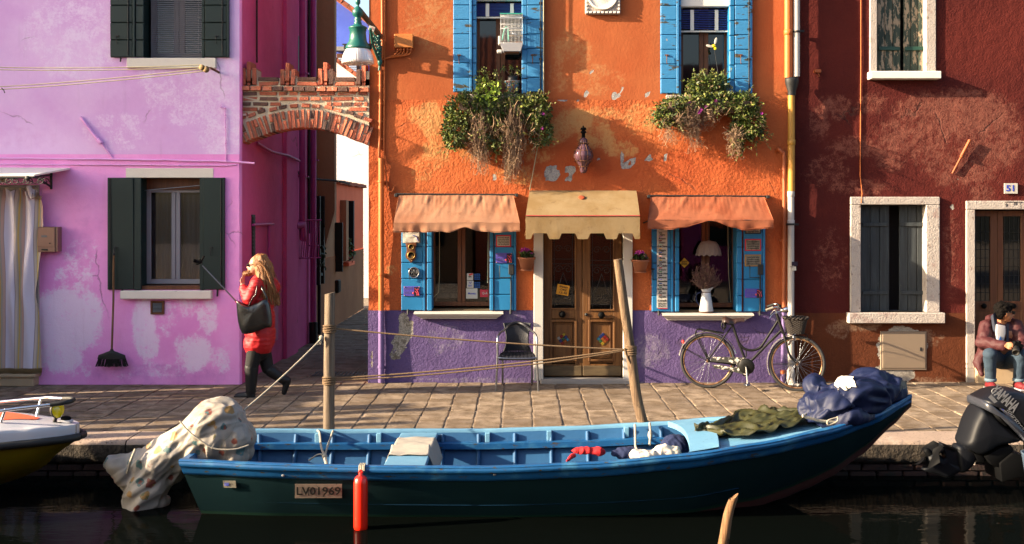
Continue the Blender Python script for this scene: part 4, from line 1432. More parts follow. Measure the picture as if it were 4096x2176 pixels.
for (ya, yb2) in ((-.2, 1.7), (3.6, 1.7)):
 r.grid(lambda u, t: V((OX0 - .1 + u * (OX1 - OX0 + .2), ya + (yb2 - ya) * t, 6.55 + t * 1.1 + .035 * math.cos(u * 54 * PI))), 220, 3)
r.box(OX0, OX1, .05, 3.4, 6.4, 6.5)
r.build('roof', M_roof, orange)
# dim shop and bedroom behind the openings
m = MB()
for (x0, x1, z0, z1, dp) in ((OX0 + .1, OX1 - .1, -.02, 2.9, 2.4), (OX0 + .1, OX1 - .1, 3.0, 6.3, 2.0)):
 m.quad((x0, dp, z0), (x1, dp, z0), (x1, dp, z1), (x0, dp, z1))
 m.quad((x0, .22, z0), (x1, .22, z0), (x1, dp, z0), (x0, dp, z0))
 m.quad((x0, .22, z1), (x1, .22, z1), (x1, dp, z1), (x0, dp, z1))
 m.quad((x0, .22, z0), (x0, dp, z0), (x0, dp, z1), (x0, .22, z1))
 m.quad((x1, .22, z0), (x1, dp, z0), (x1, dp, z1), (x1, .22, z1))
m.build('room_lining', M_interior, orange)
for k, o in ops.items():
 rv = MB()
 reveal(rv, *o, -.004 if k in 'lrd' else .004, .26)
 rv.build('window_reveal', M_white_paint, orange)
# upper windows
for key, uc, vs_bl in (('w1', 1257, 46), ('w2', 1775, 62)):
 x0, x1, z0, z1 = ops[key]
 window(orange, x0 + .02, x1 - .01, z0 + .02, z1, .22, M_brown_wood, M_glass, 1, .065)
 m = MB()
 m.box(x0 + .01, x1 - .005, .02, .14, WZ(vs_bl - 46), WZ(vs_bl - 46) + .5, .01)
 m.build('blind_box', M_blind_g, orange)
 bl = MB()
 n = 9
 tilt = .012 if key == 'w1' else .030
 for i in range(n):
  zz = WZ(vs_bl - 40) - i * (.165 if key == 'w1' else .26) / n
  bl.obox(((x0 + x1) / 2, .10, zz), (x1 - x0 - .03, .03, .013), Matrix.Rotation(tilt * (i / n), 3, 'Y') @ Matrix.Rotation(.35, 3, 'X'))
 bl.build('blind', M_blind, orange)
 bl = MB()
 zb_ = WZ(vs_bl - 40) - (.165 if key == 'w1' else .26)
 bl.box(x0 + .015, x1 - .015, .085, .115, zb_ - .02, zb_, .004)
 for q in (.27, .72):
  bl.obox((x0 + q * (x1 - x0), .078, (zb_ + WZ(vs_bl - 40)) / 2), (.045, .008, abs(WZ(vs_bl - 40) - zb_)))
 bl.build('blind_rail', M_blind_g, orange)
 m = MB()
 m.box(x0 - .16, x1 + .10, -.06, .2, z0 - .05, z0, .008)
 m.build('window_sill', M_white_worn, orange)
for (a, b, side, v1) in ((1140, 1187, 'r', 232), (1325, 1368, 'r', 232), (1660, 1706, 'r', 236), (1846, 1890, 'r', 236)):
 s = shutter(orange, WX(a), WX(b), WZ(v1), WZ(-58), -.012, 8, M_blue_old, side)
 iron_hook(s, WX(a + (15 if a in (1140, 1660) else 14)), WZ(140), -.052, M_rusty, .10)
 if a in (1325, 1846):
  m = MB()
  m.tube([(WX(b - 9), -.058, WZ(v1)), (WX(b - 9), -.058, WZ(-58))], .007, 6)
  for vv in (10, 75, 150, 230):
   m.box(WX(b - 13), WX(b - 5), -.062, -.045, WZ(vv) - .012, WZ(vv) + .012)
  m.build('shutter_bolt', M_iron, s)
 m = MB()
 m.tube([(WX(a + 17), -.01, WZ(v1)), (WX(a + 17), -.035, WZ(v1 - 3)), (WX(a + 17), -.04, WZ(v1 + 7))], .011, 6)
 m.build('shutter_stop', M_iron, s)
inner_leaf(orange, WX(1188), WX(1198), WZ(232), WZ(-58), -.014, M_blue_old, 8)
inner_leaf(orange, WX(1312), WX(1325), WZ(236), WZ(-58), -.03, M_blue_old, 8)
inner_leaf(orange, WX(1706), WX(1712), WZ(240), WZ(-58), -.014, M_blue_new, 8)
inner_leaf(orange, WX(1833), WX(1845), WZ(240), WZ(-58), -.03, M_blue_new, 8)
# shop windows
for key in 'lr':
 x0, x1, z0, z1 = ops[key]
 window(orange, x0 + .03, x1 - .02, z0 + .06, z1, .24, M_brown_wood, M_clear, 1, .055)
 m = MB()
 m.box(x0, x1, .02, .24, z0, z0 + .035, .004)
 m.build('window_board', M_door_wood2, orange)
def sill(u0, u1, v0, v1):
 """moulded stone sill"""
 m = MB()
 h = WZ(v0) - WZ(v1)
 prof = [(0.0, 1.0), (-.15, 1.0), (-.155, .72), (-.135, .62), (-.13, .5), (-.10, .28), (-.075, .12), (-.072, 0.0), (0.0, 0.0)]
 n = len(prof)
 vs = []
 ins = [0, 0, -.005, .015, .02, .05, .075, .078, .078]
 for sgn, u in ((1, u0), (-1, u1)):
  for (y, t), q in zip(prof, ins):
   vs.append((WX(u, -.1) + sgn * q, y, WZ(v1) + h * t))
 m.add(vs, [tuple(range(n)), tuple(range(2 * n - 1, n - 1, -1))] + [(i, i + n, (i + 1) % n + n, (i + 1) % n) for i in range(n)])
 return m.build('window_sill', M_white_paint, orange, sharp=.6)
sill(1042, 1265, 782, 800)
sill(1664, 1893, 786, 804)
for (a, b, side) in ((1010, 1070, 'r'), (1243, 1298, 'r'), (1638, 1692, 'r'), (1868, 1922, 'r')):
 v1 = 780 if a < 1500 else 783
 s = shutter(orange, WX(a), WX(b), WZ(v1), WZ(540), -.016, 6 if a < 1500 else 6, M_blue_new, side)
 if a in (1010, 1638):
  iron_hook(s, WX(a + (21 if a == 1010 else 2)), WZ(676), -.056, M_iron, .12)
 else:
  m = MB()
  m.tube([(WX(b - 13), -.062, WZ(v1)), (WX(b - 13), -.062, WZ(665))], .009, 6)
  m.box(WX(b - 19), WX(b - 6), -.075, -.052, WZ(690), WZ(664), .004)
  m.tube([(WX(a + 14), -.06, WZ(668)), (WX(a + 14), -.09, WZ(668)), (WX(a + 14), -.09, WZ(697)), (WX(b - 14), -.075, WZ(697))], .006, 6)
  m.build('shutter_bolt', M_iron, s)
 m = MB()
 m.tube([(WX(a + 17 if side == 'r' and a in (1010, 1638) else b - 14), -.01, WZ(v1 - 4)), (WX(a + 17 if a in (1010, 1638) else b - 14), -.06, WZ(v1)), (WX(a + 17 if a in (1010, 1638) else b - 14), -.065, WZ(v1 + 9))], .014, 6)
 m.build('shutter_stop', M_iron, s)
inner_leaf(orange, WX(1075), WX(1087), WZ(780), WZ(540), -.05, M_blue_new, 6, .24)
inner_leaf(orange, WX(1232), WX(1241), WZ(780), WZ(540), -.05, M_blue_new, 6, .24)
inner_leaf(orange, WX(1696), WX(1706), WZ(783), WZ(540), -.05, M_blue_new, 6, .24)
inner_leaf(orange, WX(1850), WX(1863), WZ(783), WZ(540), -.05, M_blue_new, 6, .24)
# shop door
m = MB()
m.box(WX(1342), WX(1366), -.05, .20, .03, WZ(560), .006)
m.build('door_jamb', M_white_paint, orange)
m = MB()
m.box(WX(1566), WX(1590), -.05, .20, .03, WZ(560), .006)
m.build('door_jamb', M_white_paint, orange)
m = MB()
m.box(WX(1358), WX(1590), -.10, .3, -.02, .055, .012)
m.build('door_sill', M_grey_stone, orange)
DY = .10
zb0, zt = WZ(948), WZ(530)
for (a, b, lf) in ((1367.5, 1464, 0), (1465.5, 1565, 1)):
 f = MB()
 x0, x1 = WX(a), WX(b)
 st = .075
 gl0, gl1 = (WX(1388), WX(1446)) if lf == 0 else (WX(1485), WX(1543))
 f.box(x0, gl0, DY - .045, DY, zb0, zt, .005)
 f.box(gl1, x1, DY - .045, DY, zb0, zt, .005)
 zg = WZ(776 if lf == 0 else 779)
 f.box(gl0, gl1, DY - .044, DY, WZ(802), zg, .004)
 f.box(gl0, gl1, DY - .02, DY - .002, WZ(915), WZ(802))
 f.box(gl0, gl1, DY - .044, DY, zb0, WZ(917), .004)
 leaf = f.build('door_leaf', M_door_wood, orange)
 k = MB()
 k.box(x0 + .004, x1 - .004, DY - .062, DY - .046, zb0 + .01, WZ(921), .006)
 k.build('kick_board', M_door_wood2, leaf)
 p = MB()
 def ring(xa, xb, za, zb2, wd, y0, y1):
  p.box(xa, xa + wd, y0, y1, za, zb2, .004)
  p.box(xb - wd, xb, y0, y1, za, zb2, .004)
  p.box(xa + wd, xb - wd, y0, y1, zb2 - wd, zb2, .004)
  p.box(xa + wd, xb - wd, y0, y1, za, za + wd, .004)
 ring(gl0 - .025, gl1 + .025, WZ(910), WZ(805), .028, DY - .062, DY - .03)
 ring(gl0 + .03, gl1 - .03, WZ(902), WZ(814), .014, DY - .034, DY - .018)
 p.box(gl0 + .045, gl1 - .045, DY - .030, DY - .018, WZ(899), WZ(817), .006)
 p.build('panel', M_door_wood, leaf)
 p = MB()
 ring(gl0 - .02, gl1 + .02, zg - .02, zt, .022, DY - .058, DY - .03)
 p.build('moulding', M_door_wood, leaf)
 g = MB()
 g.box(gl0, gl1, DY - .018, DY - .012, zg, zt)
 g.build('pane', M_clear, leaf)
 ir = MB()
 cxm = (gl0 + gl1) / 2
 hw = (gl1 - gl0) / 2 - .025
 for zz in (zg + .06, zg + .56, zg + .62):
  ir.tube([(gl0, DY - .03, zz), (gl1, DY - .03, zz)], .004, 5)
 for xx in (gl0 + .03, gl1 - .03):
  ir.tube([(xx, DY - .03, zg), (xx, DY - .03, zt)], .004, 5)
 def spiral(cx, cz, r0, a0, turns, sg):
  return [(cx + sg * r0 * (1 - .75 * t / 14) * math.cos(a0 + turns * 2 * PI * t / 14), DY - .03, cz + r0 * (1 - .75 * t / 14) * math.sin(a0 + turns * 2 * PI * t / 14)) for t in range(15)]
 for sg in (-1, 1):
  for (cz, r0) in ((zg + .13, .05), (zg + .49, .055), (zg + .75, .05)):
   ir.tube(spiral(cxm + sg * .06, cz, r0, PI, -1.3, sg), .004, 5)
  ir.tube(smoothcurve([(cxm + sg * .11, DY - .03, zg + .16), (cxm + sg * .05, DY - .03, zg + .3), (cxm, DY - .03, zg + .45)], 5), .004, 5)
 ir.build('iron_scrolls', M_iron, leaf)
 kn = MB()
 kx_ = WX(1414 if lf == 0 else 1513)
 kz = WZ(791 if lf == 0 else 793)
 kn.lathe([(.0, -.035), (.02, -.035), (.036, -.02), (.043, -.008), (.043, .0), (.02, .006), (.016, .02)], 20, (kx_, DY - .07, kz), Matrix.Rotation(-PI / 2, 3, 'X'))
 kn.build('knob', M_motor_dark, leaf)
 if lf:
  lk = MB()
  lk.lathe([(.0, -.01), (.02, -.008), (.021, .0)], 16, (WX(1475), DY - .05, WZ(792)), Matrix.Rotation(-PI / 2, 3, 'X'))
  lk.build('lock', M_iron, leaf)
 # glass mosaic set as a lozenge
 mc = V((WX(1417 if lf == 0 else 1517), DY - .034, WZ(854)))
 Rz = Matrix.Rotation(-.62 if lf == 0 else -.75, 3, 'Y')
 cols = [0, 2, 1, 3, 5, 6, 5, 0, 1] if lf else [0, 2, 1, 5, 4, 3, 6, 0, 1]
 for i in range(3):
  for j in range(3):
   t_ = MB()
   t_.obox(mc + Rz @ V(((i - 1) * .040, 0, (j - 1) * .040)), (.036, .008, .036), Rz, .004)
   t_.build('mosaic_tile', M_mosaic[cols[(i * 3 + j * 2 + lf) % 9]], leaf)
# ================================================================ the red house
RY = 0.05
red = thing('red_house', (6.2, 3, 0), 'dark red house with peeling plaster, worn stone window frames and a rust coloured base', 'house')
rp = lambda u0, u1, v0, v1: (WX(u0, RY), WX(u1, RY), WZ(v1, RY), WZ(v0, RY))
opr = [rp(2203, 2328, -200, 182), rp(2162, 2328, 515, 785), (WX(2450, RY), WX(2720, RY), -.1, WZ(526, RY))]
zr = WZ(787, RY)
RX0 = OX1
wall_front('wall', RX0, 9.6, zr, 6.4, RY, opr, .06, M_red, red,
  {'fade': px([(2430, 290, 170, 90, .80), (2330, 290, 120, 80, .72), (2300, 340, 140, 80, .68), (2500, 350, 110, 110, .7), (2420, 410, 150, 90, .66), (2100, 270, 60, 45, .7), (2060, 310, 40, 60, .65), (2150, 370, 100, 40, .66), (2190, 260, 60, 40, .6), (2240, 390, 60, 60, .62),
      (2080, 430, 80, 60, .55), (2470, 500, 50, 80, .62), (2160, 470, 120, 30, .6), (2090, 650, 60, 120, .5), (2390, 600, 30, 90, .55), (2395, 700, 25, 80, .55), (2450, 440, 40, 40, .75)], RY),
   'peel': px([(2412, 455, 7, 16, .72), (2395, 520, 14, 12, .66), (2400, 552, 12, 8, .7)], RY),
   'tone': px([(2480, 100, 200, 130, -.15), (2100, 600, 150, 250, .12)], RY)}, .006, 1.4)
wall_front('plinth', RX0, opr[2][0], 0.0, zr, RY - .006, opr, .05, M_rust, red,
  {'peel': px([(2268, 875, 78, 68, .82), (2245, 940, 70, 32, .78)], RY), 'fade': px([(2160, 815, 70, 25, .7), (2110, 830, 40, 30, .6), (2340, 850, 40, 30, .6), (2260, 960, 250, 14, .6)], RY)}, .006)
b = MB()
b.quad((9.6, 0, 0), (9.6, 7, 0), (9.6, 7, 6.4), (9.6, 0, 6.4))
b.quad((9.6, 7, 0), (RX0, 7, 0), (RX0, 7, 6.4), (9.6, 7, 6.4))
b.build('side_wall', M_red, red)
r = MB()
for (ya, yb2) in ((-.2, 3.5), (7.2, 3.5)):
 r.grid(lambda u, t: V((RX0 + u * (9.8 - RX0), ya + (yb2 - ya) * t, 6.35 + t * 1.0 + .035 * math.cos(u * 60 * PI))), 220, 3)
r.build('roof', M_roof, red)
for o in opr:
 m = MB()
 m.box(o[0] - .05, o[1] + .05, RY + .30, RY + .32, o[2], o[3])
 m.build('room_shade', M_interior, red)
 m = MB()
 reveal(m, *o, RY - .004, .29)
 m.build('window_reveal', M_white_worn, red)
def stone(name, u0, u1, v0, v1, y0, y1, mat=M_white_worn, par=red):
 m = MB()
 nx, nz_ = max(2, int(abs(u1 - u0) / 6)), max(2, int(abs(v1 - v0) / 6))
 m.box(WX(u0, RY), WX(u1, RY), y0, y1, WZ(v1, RY), WZ(v0, RY), .008)
 return m.build(name, mat, par)
stone('window_jamb', 2186, 2204, -150, 182, RY - .03, RY + .12)
stone('window_jamb', 2327, 2352, -150, 182, RY - .03, RY + .12)
stone('window_sill', 2181, 2357, 182, 201, RY - .14, RY + .2, M_white_stone)
stone('window_jamb', 2137, 2163, 515, 785, RY - .035, RY + .12)
stone('window_jamb', 2327, 2361, 515, 785, RY - .035, RY + .12)
stone('lintel', 2137, 2361, 495, 515, RY - .037, RY + .12)
stone('window_sill', 2128, 2368, 785, 811, RY - .12, RY + .2)
def plank_leaf(u0, u1, v0, v1, Y, mat, n, ang=0.0, hinge='l'):
 x0, x1 = WX(u0, Y), WX(u1, Y)
 f = MB()
 hx = x0 if hinge == 'l' else x1
 R = Matrix.Rotation(ang, 3, 'Z')
 z0, z1 = WZ(v1, Y), WZ(v0, Y)
 s = None
 w = (x1 - x0) / n
 def P(x, y, z):
  return V((hx, Y, 0)) + R @ V((x - hx, y, z))
 for vz in (.18, .82):
  zc = z0 + (z1 - z0) * vz
  f.obox(P((x0 + x1) / 2, -.032, zc), ((x1 - x0) * .9, .014, .05), R, .004)
 s = f.build('shutter', M_green_iron if mat is M_weathered else mat, red)
 for i in range(n):
  m = MB()
  m.obox(P(x0 + (i + .5) * w, 0 + rnd.uniform(-.003, .003), (z0 + z1) / 2), (w - .006, .03, z1 - z0 - .01), R, .005)
  m.build('board', mat, s)
 return s
plank_leaf(2204, 2266, -140, 180, RY + .10, M_weathered, 3, .10, 'l')
plank_leaf(2273, 2327, -140, 180, RY + .10, M_weathered, 3, -.12, 'r')
plank_leaf(2163, 2237, 516, 784, RY + .12, M_dark_wood, 3, .06, 'l')
plank_leaf(2262, 2327, 516, 784, RY + .12, M_dark_wood, 3, -.09, 'r')
stone('door_jamb', 2428, 2450, 527, 926, RY - .03, RY + .18)
stone('jamb_foot', 2428, 2449, 926, 972, RY - .035, RY + .18, M_grey_stone)
stone('lintel', 2428, 2730, 505, 527, RY - .032, RY + .18)
stone('door_step', 2449, 2730, 921, 975, RY - .10, RY + .3, M_sand_stone)
# panelled door in the red house
DY2 = RY + .20
for (a, b) in ((2451, 2522), (2523, 2600), (2601, 2720)):
 f = MB()
 x0, x1, z0, z1 = WX(a, RY), WX(b, RY), WZ(920, RY), WZ(530, RY)
 f.box(x0, x0 + .07, DY2 - .04, DY2, z0, z1, .004)
 f.box(x1 - .09, x1, DY2 - .04, DY2, z0, z1, .004)
 f.box(x0 + .07, x1 - .09, DY2 - .04, DY2, z1 - .07, z1, .004)
 f.box(x0 + .07, x1 - .09, DY2 - .04, DY2, WZ(785, RY), WZ(760, RY), .004)
 f.box(x0 + .07, x1 - .09, DY2 - .03, DY2, z0, WZ(785, RY))
 lf = f.build('door_leaf', M_brown_wood if a < 2600 else M_dark_wood, red)
 g = MB()
 g.box(x0 + .07, x1 - .09, DY2 - .02, DY2 - .015, WZ(760, RY), z1 - .07)
 g.build('pane', M_glass, lf)
 g = MB()
 for q in range(9):
  zz = WZ(760, RY) + q * .11
  g.tube([(x0 + .07, DY2 - .03, zz), (x1 - .09, DY2 - .03, zz)], .003, 4)
 for q in range(5):
  xx = x0 + .09 + q * .06
  g.tube([(xx, DY2 - .03, WZ(760, RY)), (xx, DY2 - .03, z1 - .07)], .003, 4)
 g.build('wire_mesh', M_iron, lf)
 g = MB()
 g.ell(((x0 + x1) / 2 + .0, DY2 - .06, WZ(772, RY)), (.035, .03, .035))
 g.build('knob', M_motor_dark, lf)
# steel hatch on the rust base
m = MB()
m.box(WX(2213, RY), WX(2329, RY), RY - .02, RY + .01, WZ(930, RY), WZ(833, RY), .004)
h = m.build('hatch_frame', M_panel, red)
m = MB()
m.box(WX(2218, RY), WX(2325, RY), RY - .028, RY - .019, WZ(925, RY), WZ(837, RY), .003)
m.build('hatch_door', M_panel, h)
m = MB()
m.box(WX(2311, RY), WX(2316, RY), RY - .034, RY - .026, WZ(882, RY), WZ(873, RY), .002)
m.build('lock', M_iron, h)
# ================================================================ awnings over the shop
def canvas(name, label, u0, u1, vt, ub0, ub1, vf, vb, out, mat, folds, scallop=0, edge=None, rod=True, group=None, sag=0.0, flap=True):
 t = thing(name, (WX((u0 + u1) / 2), 0, WZ(vb)), label, 'awning', group)
 A0, A1 = W(u0, vt, -.03), W(u1, vt, -.03)
 B0, B1 = W(ub0, vf, -out), W(ub1, vf, -out)
 drop = WZ(vf, -out) - WZ(vb, -out)
 seed = u0 * .01
 def top(u, s):
  p = A0.lerp(A1, u).lerp(B0.lerp(B1, u), s)
  ripple = nz((u * 7 + seed + s * .8, s * 1.1, seed), 1.0) * .022 + max(0, nz((u * 16 + seed + s * 2.2, s * .8, 4), 1.0)) * .030 * (1 - s * .6)
  bag = -sag * 4 * s * (1 - s) * (1 + .4 * nz((u * 3, 2, seed)))
  nrm = V((0, -.5, .85))
  gather = folds * (ripple + .010 * nz((u * 38, s * .5, seed + 3)) * (1 - s)) * (1 - .65 * s) * min(1, s * 7)
  return p + nrm * (gather + bag)
 NU, NV = 130, 22
 m = MB()
 m.grid(top, NU, NV, flip=False)
 def val(u, s):
  p = B0.lerp(B1, u)
  if edge == 'lift':
   dd = drop * (1.0 - .55 * math.exp(-((u - .56) / .08) ** 2) + .30 * nz((u * 5, 1, seed)) - .15 * math.exp(-((u - .95) / .07) ** 2))
  elif edge == 'lift2':
   dd = drop * (1.0 - .75 * math.exp(-((u - .50) / .14) ** 2) + .2 * nz((u * 4.5, 2, seed)))
  else:
   dd = drop
  if scallop:
   ph = (u * scallop) % 1.0
   cut = .26 if .18 < ph < .82 else 0.0
   cut *= min(1, min(ph - .18, .82 - ph) / .08) if .18 < ph < .82 else 1
   dd = drop * (.78 + .26 * (1 - (cut / .26 if cut else 0)))
  e = .035 * nz((u * 6 + seed, s * .5, 9)) * s + .020 * nz((u * 17, 3, seed)) * s
  return V((p.x, p.y - e * folds - .004, p.z - dd * s + (.010 * nz((u * 12, 1, seed)) if edge else 0)))
 m.grid(val, NU, 8, flip=True)
 if flap:
  for (A, B, sg) in ((A0, B0, -1), (A1, B1, 1)):
   def side(u, s, A=A, B=B, sg=sg):
    p = A.lerp(B, u)
    low = A.z + (B.z - drop * .95 - A.z) * (u ** .75)
    zz = p.z + (low - p.z) * s
    return V((p.x + sg * .012 * math.sin(s * 9 + u * 6) * s * u, p.y, zz))
   m.grid(side, 14, 8)
 c = m.build('canvas', mat, t)
 m = MB()
 m.tube([val(i / 60, .86) + V((0, -.003, 0)) for i in range(61)], .0035, 5)
 if not scallop:
  m.build('hem', mat, t)
 if rod:
  m = MB()
  m.tube([W(u0 - 8, vt + 1, -.05), W(u1 + 12, vt + 3, -.05)], .012, 8)
  for u in (u0 - 6, u1 + 9):
   m.box(WX(u) - .02, WX(u) + .02, -.07, .0, WZ(vt + 4) - .02, WZ(vt + 4) + .02, .004)
  m.build('rod', M_iron, t)
 m = MB()
 m.tube([B0 + V((.01, .012, -.012)), B1 + V((-.01, .012, -.012))], .011, 8)
 for (B, sg) in ((B0, -1), (B1, 1)):
  m.tube([B + V((-sg * .012, .02, -.012)), V((B.x - sg * .012, -.0, B.z - .04))], .010, 8)
 m.build('frame', M_iron, t)
 return t, B0, B1, drop, val
canvas('awning', 'salmon cloth awning with a rumpled wavy edge over the left shop window', 1003, 1290, 487, 990, 1307, 560, 584, .55, M_awning, 1.0, edge='lift', sag=.012, group='awnings over the shop front')
cA = canvas('awning', 'mustard scalloped awning with a rust spot over the shop door', 1332, 1600, 479, 1322, 1609, 543, 599, .62, M_awning_y, .10, scallop=4, rod=False, sag=-.012, group='awnings over the shop front')
canvas('awning', 'orange red cloth awning sagging over the right shop window', 1637, 1920, 491, 1629, 1945, 553, 576, .55, M_awning2, .75, edge='lift2', sag=.03, group='awnings over the shop front')
t, B0, B1, drop, val = cA
m = MB()
m.tube([B0 + V((0, -.008, .002)), B1 + V((0, -.008, .002))], .006, 6)
m.build('red_piping', M_redframe, t)
m = MB()
m.ell(W(1463, 499, -.24) + V((0, -.0, .012)), (.045, .05, .006), Matrix.Rotation(.55, 3, 'X'), 12, 5)
m.build('rust_spot', M_rust_stain, t)
# ================================================================ window boxes overflowing with plants
def leafy(mb, blobs, n, size, seed, mats, outward=True):
 r = random.Random(seed)
 tot = sum(b[3] * b[4] * b[5] for b in blobs)
 for (cx, cy, cz, rx, ry, rz) in blobs:
  k = max(8, int(n * rx * ry * rz / tot))
  for _ in range(k):
   d = V((r.gauss(0, 1), r.gauss(0, 1), r.gauss(0, 1))).normalized()
   q = r.uniform(.45, 1.0) ** .6
   p = V((cx + d.x * rx * q, cy + d.y * ry * q, cz + d.z * rz * q))
   nn = nz((p.x, p.y, p.z), 9)
   if nn < -.16 and r.random() < .8:
    continue
   p += V((r.gauss(0, .008), r.gauss(0, .008), r.gauss(0, .008)))
   a = (d + V((r.uniform(-1, 1), r.uniform(-1, 1), r.uniform(-.9, .9)))).normalized()
   b = a.cross(V((r.uniform(-1, 1), r.uniform(-1, 1), r.uniform(-1, 1)))).normalized()
   L = size * r.uniform(.45, 1.5)
   w = L * .28
   mb.mi = min(len(mats) - 1, max(0, int((nz((p.x, p.y, p.z), 5) + .5 + r.uniform(-.35, .35)) * len(mats))))
   if mats[mb.mi] is M_leaf[3] and r.random() < .75:
    mb.mi = 0
   mb.add([p - a * L * .5, p + b * w, p + a * L * .5, p - b * w], [(0, 1, 2, 3)], False)
def trails(mb, roots, seed, n_mats=1):
 r = random.Random(seed)
 for (u, v, u2, v2, k) in roots:
  for _ in range(k):
   p = W(u + r.gauss(0, 15), v + r.gauss(0, 12), -.26 + r.uniform(-.12, .1))
   e = W(u2 + r.gauss(0, 13), v2 - abs(r.gauss(0, 42)), -.16 + r.uniform(-.08, .08))
   pts = [p]
   N = 9
   ph, am = r.uniform(0, 6), r.uniform(.012, .045)
   for i in range(1, N + 1):
    f = i / N
    pts.append(p.lerp(e, f) + V((am * math.sin(ph + f * 7) + r.gauss(0, .012), r.gauss(0, .02), r.gauss(0, .012))))
   mb.mi = r.randrange(n_mats)
   mb.tube(pts, [.003] * 3 + [.0019] * (len(pts) - 3), 3, False)
   for q in pts[2:]:
    if r.random() < .9:
     a = V((r.uniform(-1, 1), r.uniform(-1, .4), r.uniform(-.8, .6))).normalized() * r.uniform(.02, .06)
     mb.tube([q, q + a * .5 + V((0, 0, -.012)), q + a], .0018, 3, False)
M_dry2 = paint('dry_stem_pale', '#a08468', 0.9, 0.3, 12, 0)
def planter(label, blobs, roots, box, seed, n, flowers, extra=None):
 t = thing('window_box', W((box[0] + box[1]) / 2, box[3], -.15), label, 'plant', 'window boxes full of trailing plants')
 m = MB()
 m.box(WX(box[0] + 6), WX(box[1] - 6), -.20, -.02, WZ(box[3]), WZ(box[2] + 8), .01)
 m.build('trough', M_dry, t)
 m = MB()
 B = [(WX(u), -.16 + dy, WZ(v), ru * .005, ry, rv * .005) for (u, v, ru, rv, dy, ry) in blobs]
 leafy(m, B, n, .042, seed, M_leaf)
 rq = random.Random(seed + 5)
 for _ in range(150):
  b = rq.choice(B)
  d = V((rq.gauss(0, 1), -abs(rq.gauss(0, .8)), rq.gauss(.25, .8))).normalized()
  p = V((b[0] + d.x * b[3] * .8, b[1] + d.y * b[4] * .8, b[2] + d.z * b[5] * .8))
  L = rq.uniform(.06, .17)
  e = p + d * L + V((0, 0, -.25 * L))
  m.mi = 3
  m.tube([p, p.lerp(e, .5) + V((0, 0, .02)), e], .002, 3, False)
  for k in range(9):
   q = p.lerp(e, .2 + .09 * k) + V((0, 0, .012))
   a = (d + V((rq.gauss(0, .9), rq.gauss(0, .9), rq.gauss(0, .9)))).normalized() * rq.uniform(.018, .04)
   w = a.cross(V((rq.gauss(0, 1), rq.gauss(0, 1), rq.gauss(0, 1)))).normalized() * .007
   m.mi = rq.choice((0, 0, 1, 2, 2))
   m.add([q, q + a * .5 + w, q + a, q + a * .5 - w], [(0, 1, 2, 3)], False)
 m.build('foliage', M_leaf, t)
 m = MB()
 trails(m, roots, seed + 1, 2)
 m.build('dry_stems', [M_dry, M_dry2], t)
 r = random.Random(seed)
 m = MB()
 for (u, v) in flowers:
  c = W(u, v, -.30)
  for k in range(7):
   a = 2 * PI * k / 7
   m.add([c, c + V((math.cos(a) * .018, -.006, math.sin(a) * .018)), c + V((math.cos(a + .6) * .018, -.006, math.sin(a + .6) * .018))], [(0, 1, 2)])
 m.build('flowers', M_magenta_fl, t)
 if extra:
  extra(t)
 return t
def pale_vine(t):
 m = MB()
 leafy(m, [(WX(1216), -.26, WZ(236), .10, .06, .16), (WX(1245), -.28, WZ(228), .08, .05, .09), (WX(1236), -.30, WZ(256), .07, .05, .07)], 260, .05, 77, [M_leaf_bright])
 m.build('pale_vine', [M_leaf_bright], t)
 m = MB()
 leafy(m, [(WX(1215), -.12, WZ(205), .10, .09, .17), (WX(1248), -.12, WZ(205), .09, .08, .15)], 650, .028, 78, [M_leaf[2], M_leaf[3], M_leaf[0]])
 tag(m.build('feathery_sprigs', [M_leaf[2], M_leaf[3], M_leaf[0]], t), kind='stuff')
planter('broad window box of green and withered trailing plants below the window with the birdcage',
  [(1165, 285, 46, 45, 0, .20), (1150, 330, 38, 50, 0, .17), (1140, 352, 26, 28, .02, .12), (1225, 285, 50, 42, -.02, .2), (1240, 335, 40, 45, 0, .16), (1250, 372, 16, 20, .02, .1), (1300, 275, 45, 32, 0, .18), (1345, 285, 45, 45, 0, .2), (1360, 330, 32, 45, .02, .16), (1290, 330, 24, 40, .0, .14), (1190, 250, 40, 20, 0, .14), (1275, 250, 50, 14, 0, .12), (1350, 252, 30, 14, 0, .12)],
  [(1205, 280, 1207, 440, 70), (1215, 300, 1200, 410, 40), (1285, 270, 1283, 462, 90), (1275, 300, 1290, 440, 50), (1310, 290, 1300, 420, 30), (1180, 330, 1190, 390, 26), (1240, 320, 1245, 380, 16), (1340, 320, 1345, 390, 10)],
  (1150, 1360, 244, 282), 21, 13500, [(1202, 265), (1203, 262), (1363, 322), (1366, 286)], pale_vine)
planter('window box of bushy green trailing plants below the window with the pinwheel bee',
  [(1685, 278, 40, 30, 0, .19), (1665, 300, 30, 26, 0, .15), (1735, 262, 45, 26, 0, .18), (1770, 225, 42, 36, .06, .15), (1800, 215, 34, 30, .06, .14), (1750, 215, 26, 22, .08, .12), (1800, 262, 55, 30, 0, .18), (1860, 270, 45, 38, 0, .2), (1880, 310, 36, 48, 0, .18), (1850, 335, 22, 40, .02, .13), (1895, 340, 20, 24, .02, .11), (1700, 305, 30, 20, 0, .13), (1855, 372, 10, 26, .03, .07)],
  [(1685, 290, 1682, 372, 30), (1735, 280, 1745, 385, 50), (1715, 290, 1722, 360, 26), (1800, 280, 1775, 330, 34), (1850, 330, 1852, 402, 60), (1765, 285, 1760, 335, 26)],
  (1672, 1885, 250, 288), 33, 11500, [(1733, 257), (1763, 275), (1760, 280), (1775, 268), (1800, 253), (1757, 283), (1915, 285)])
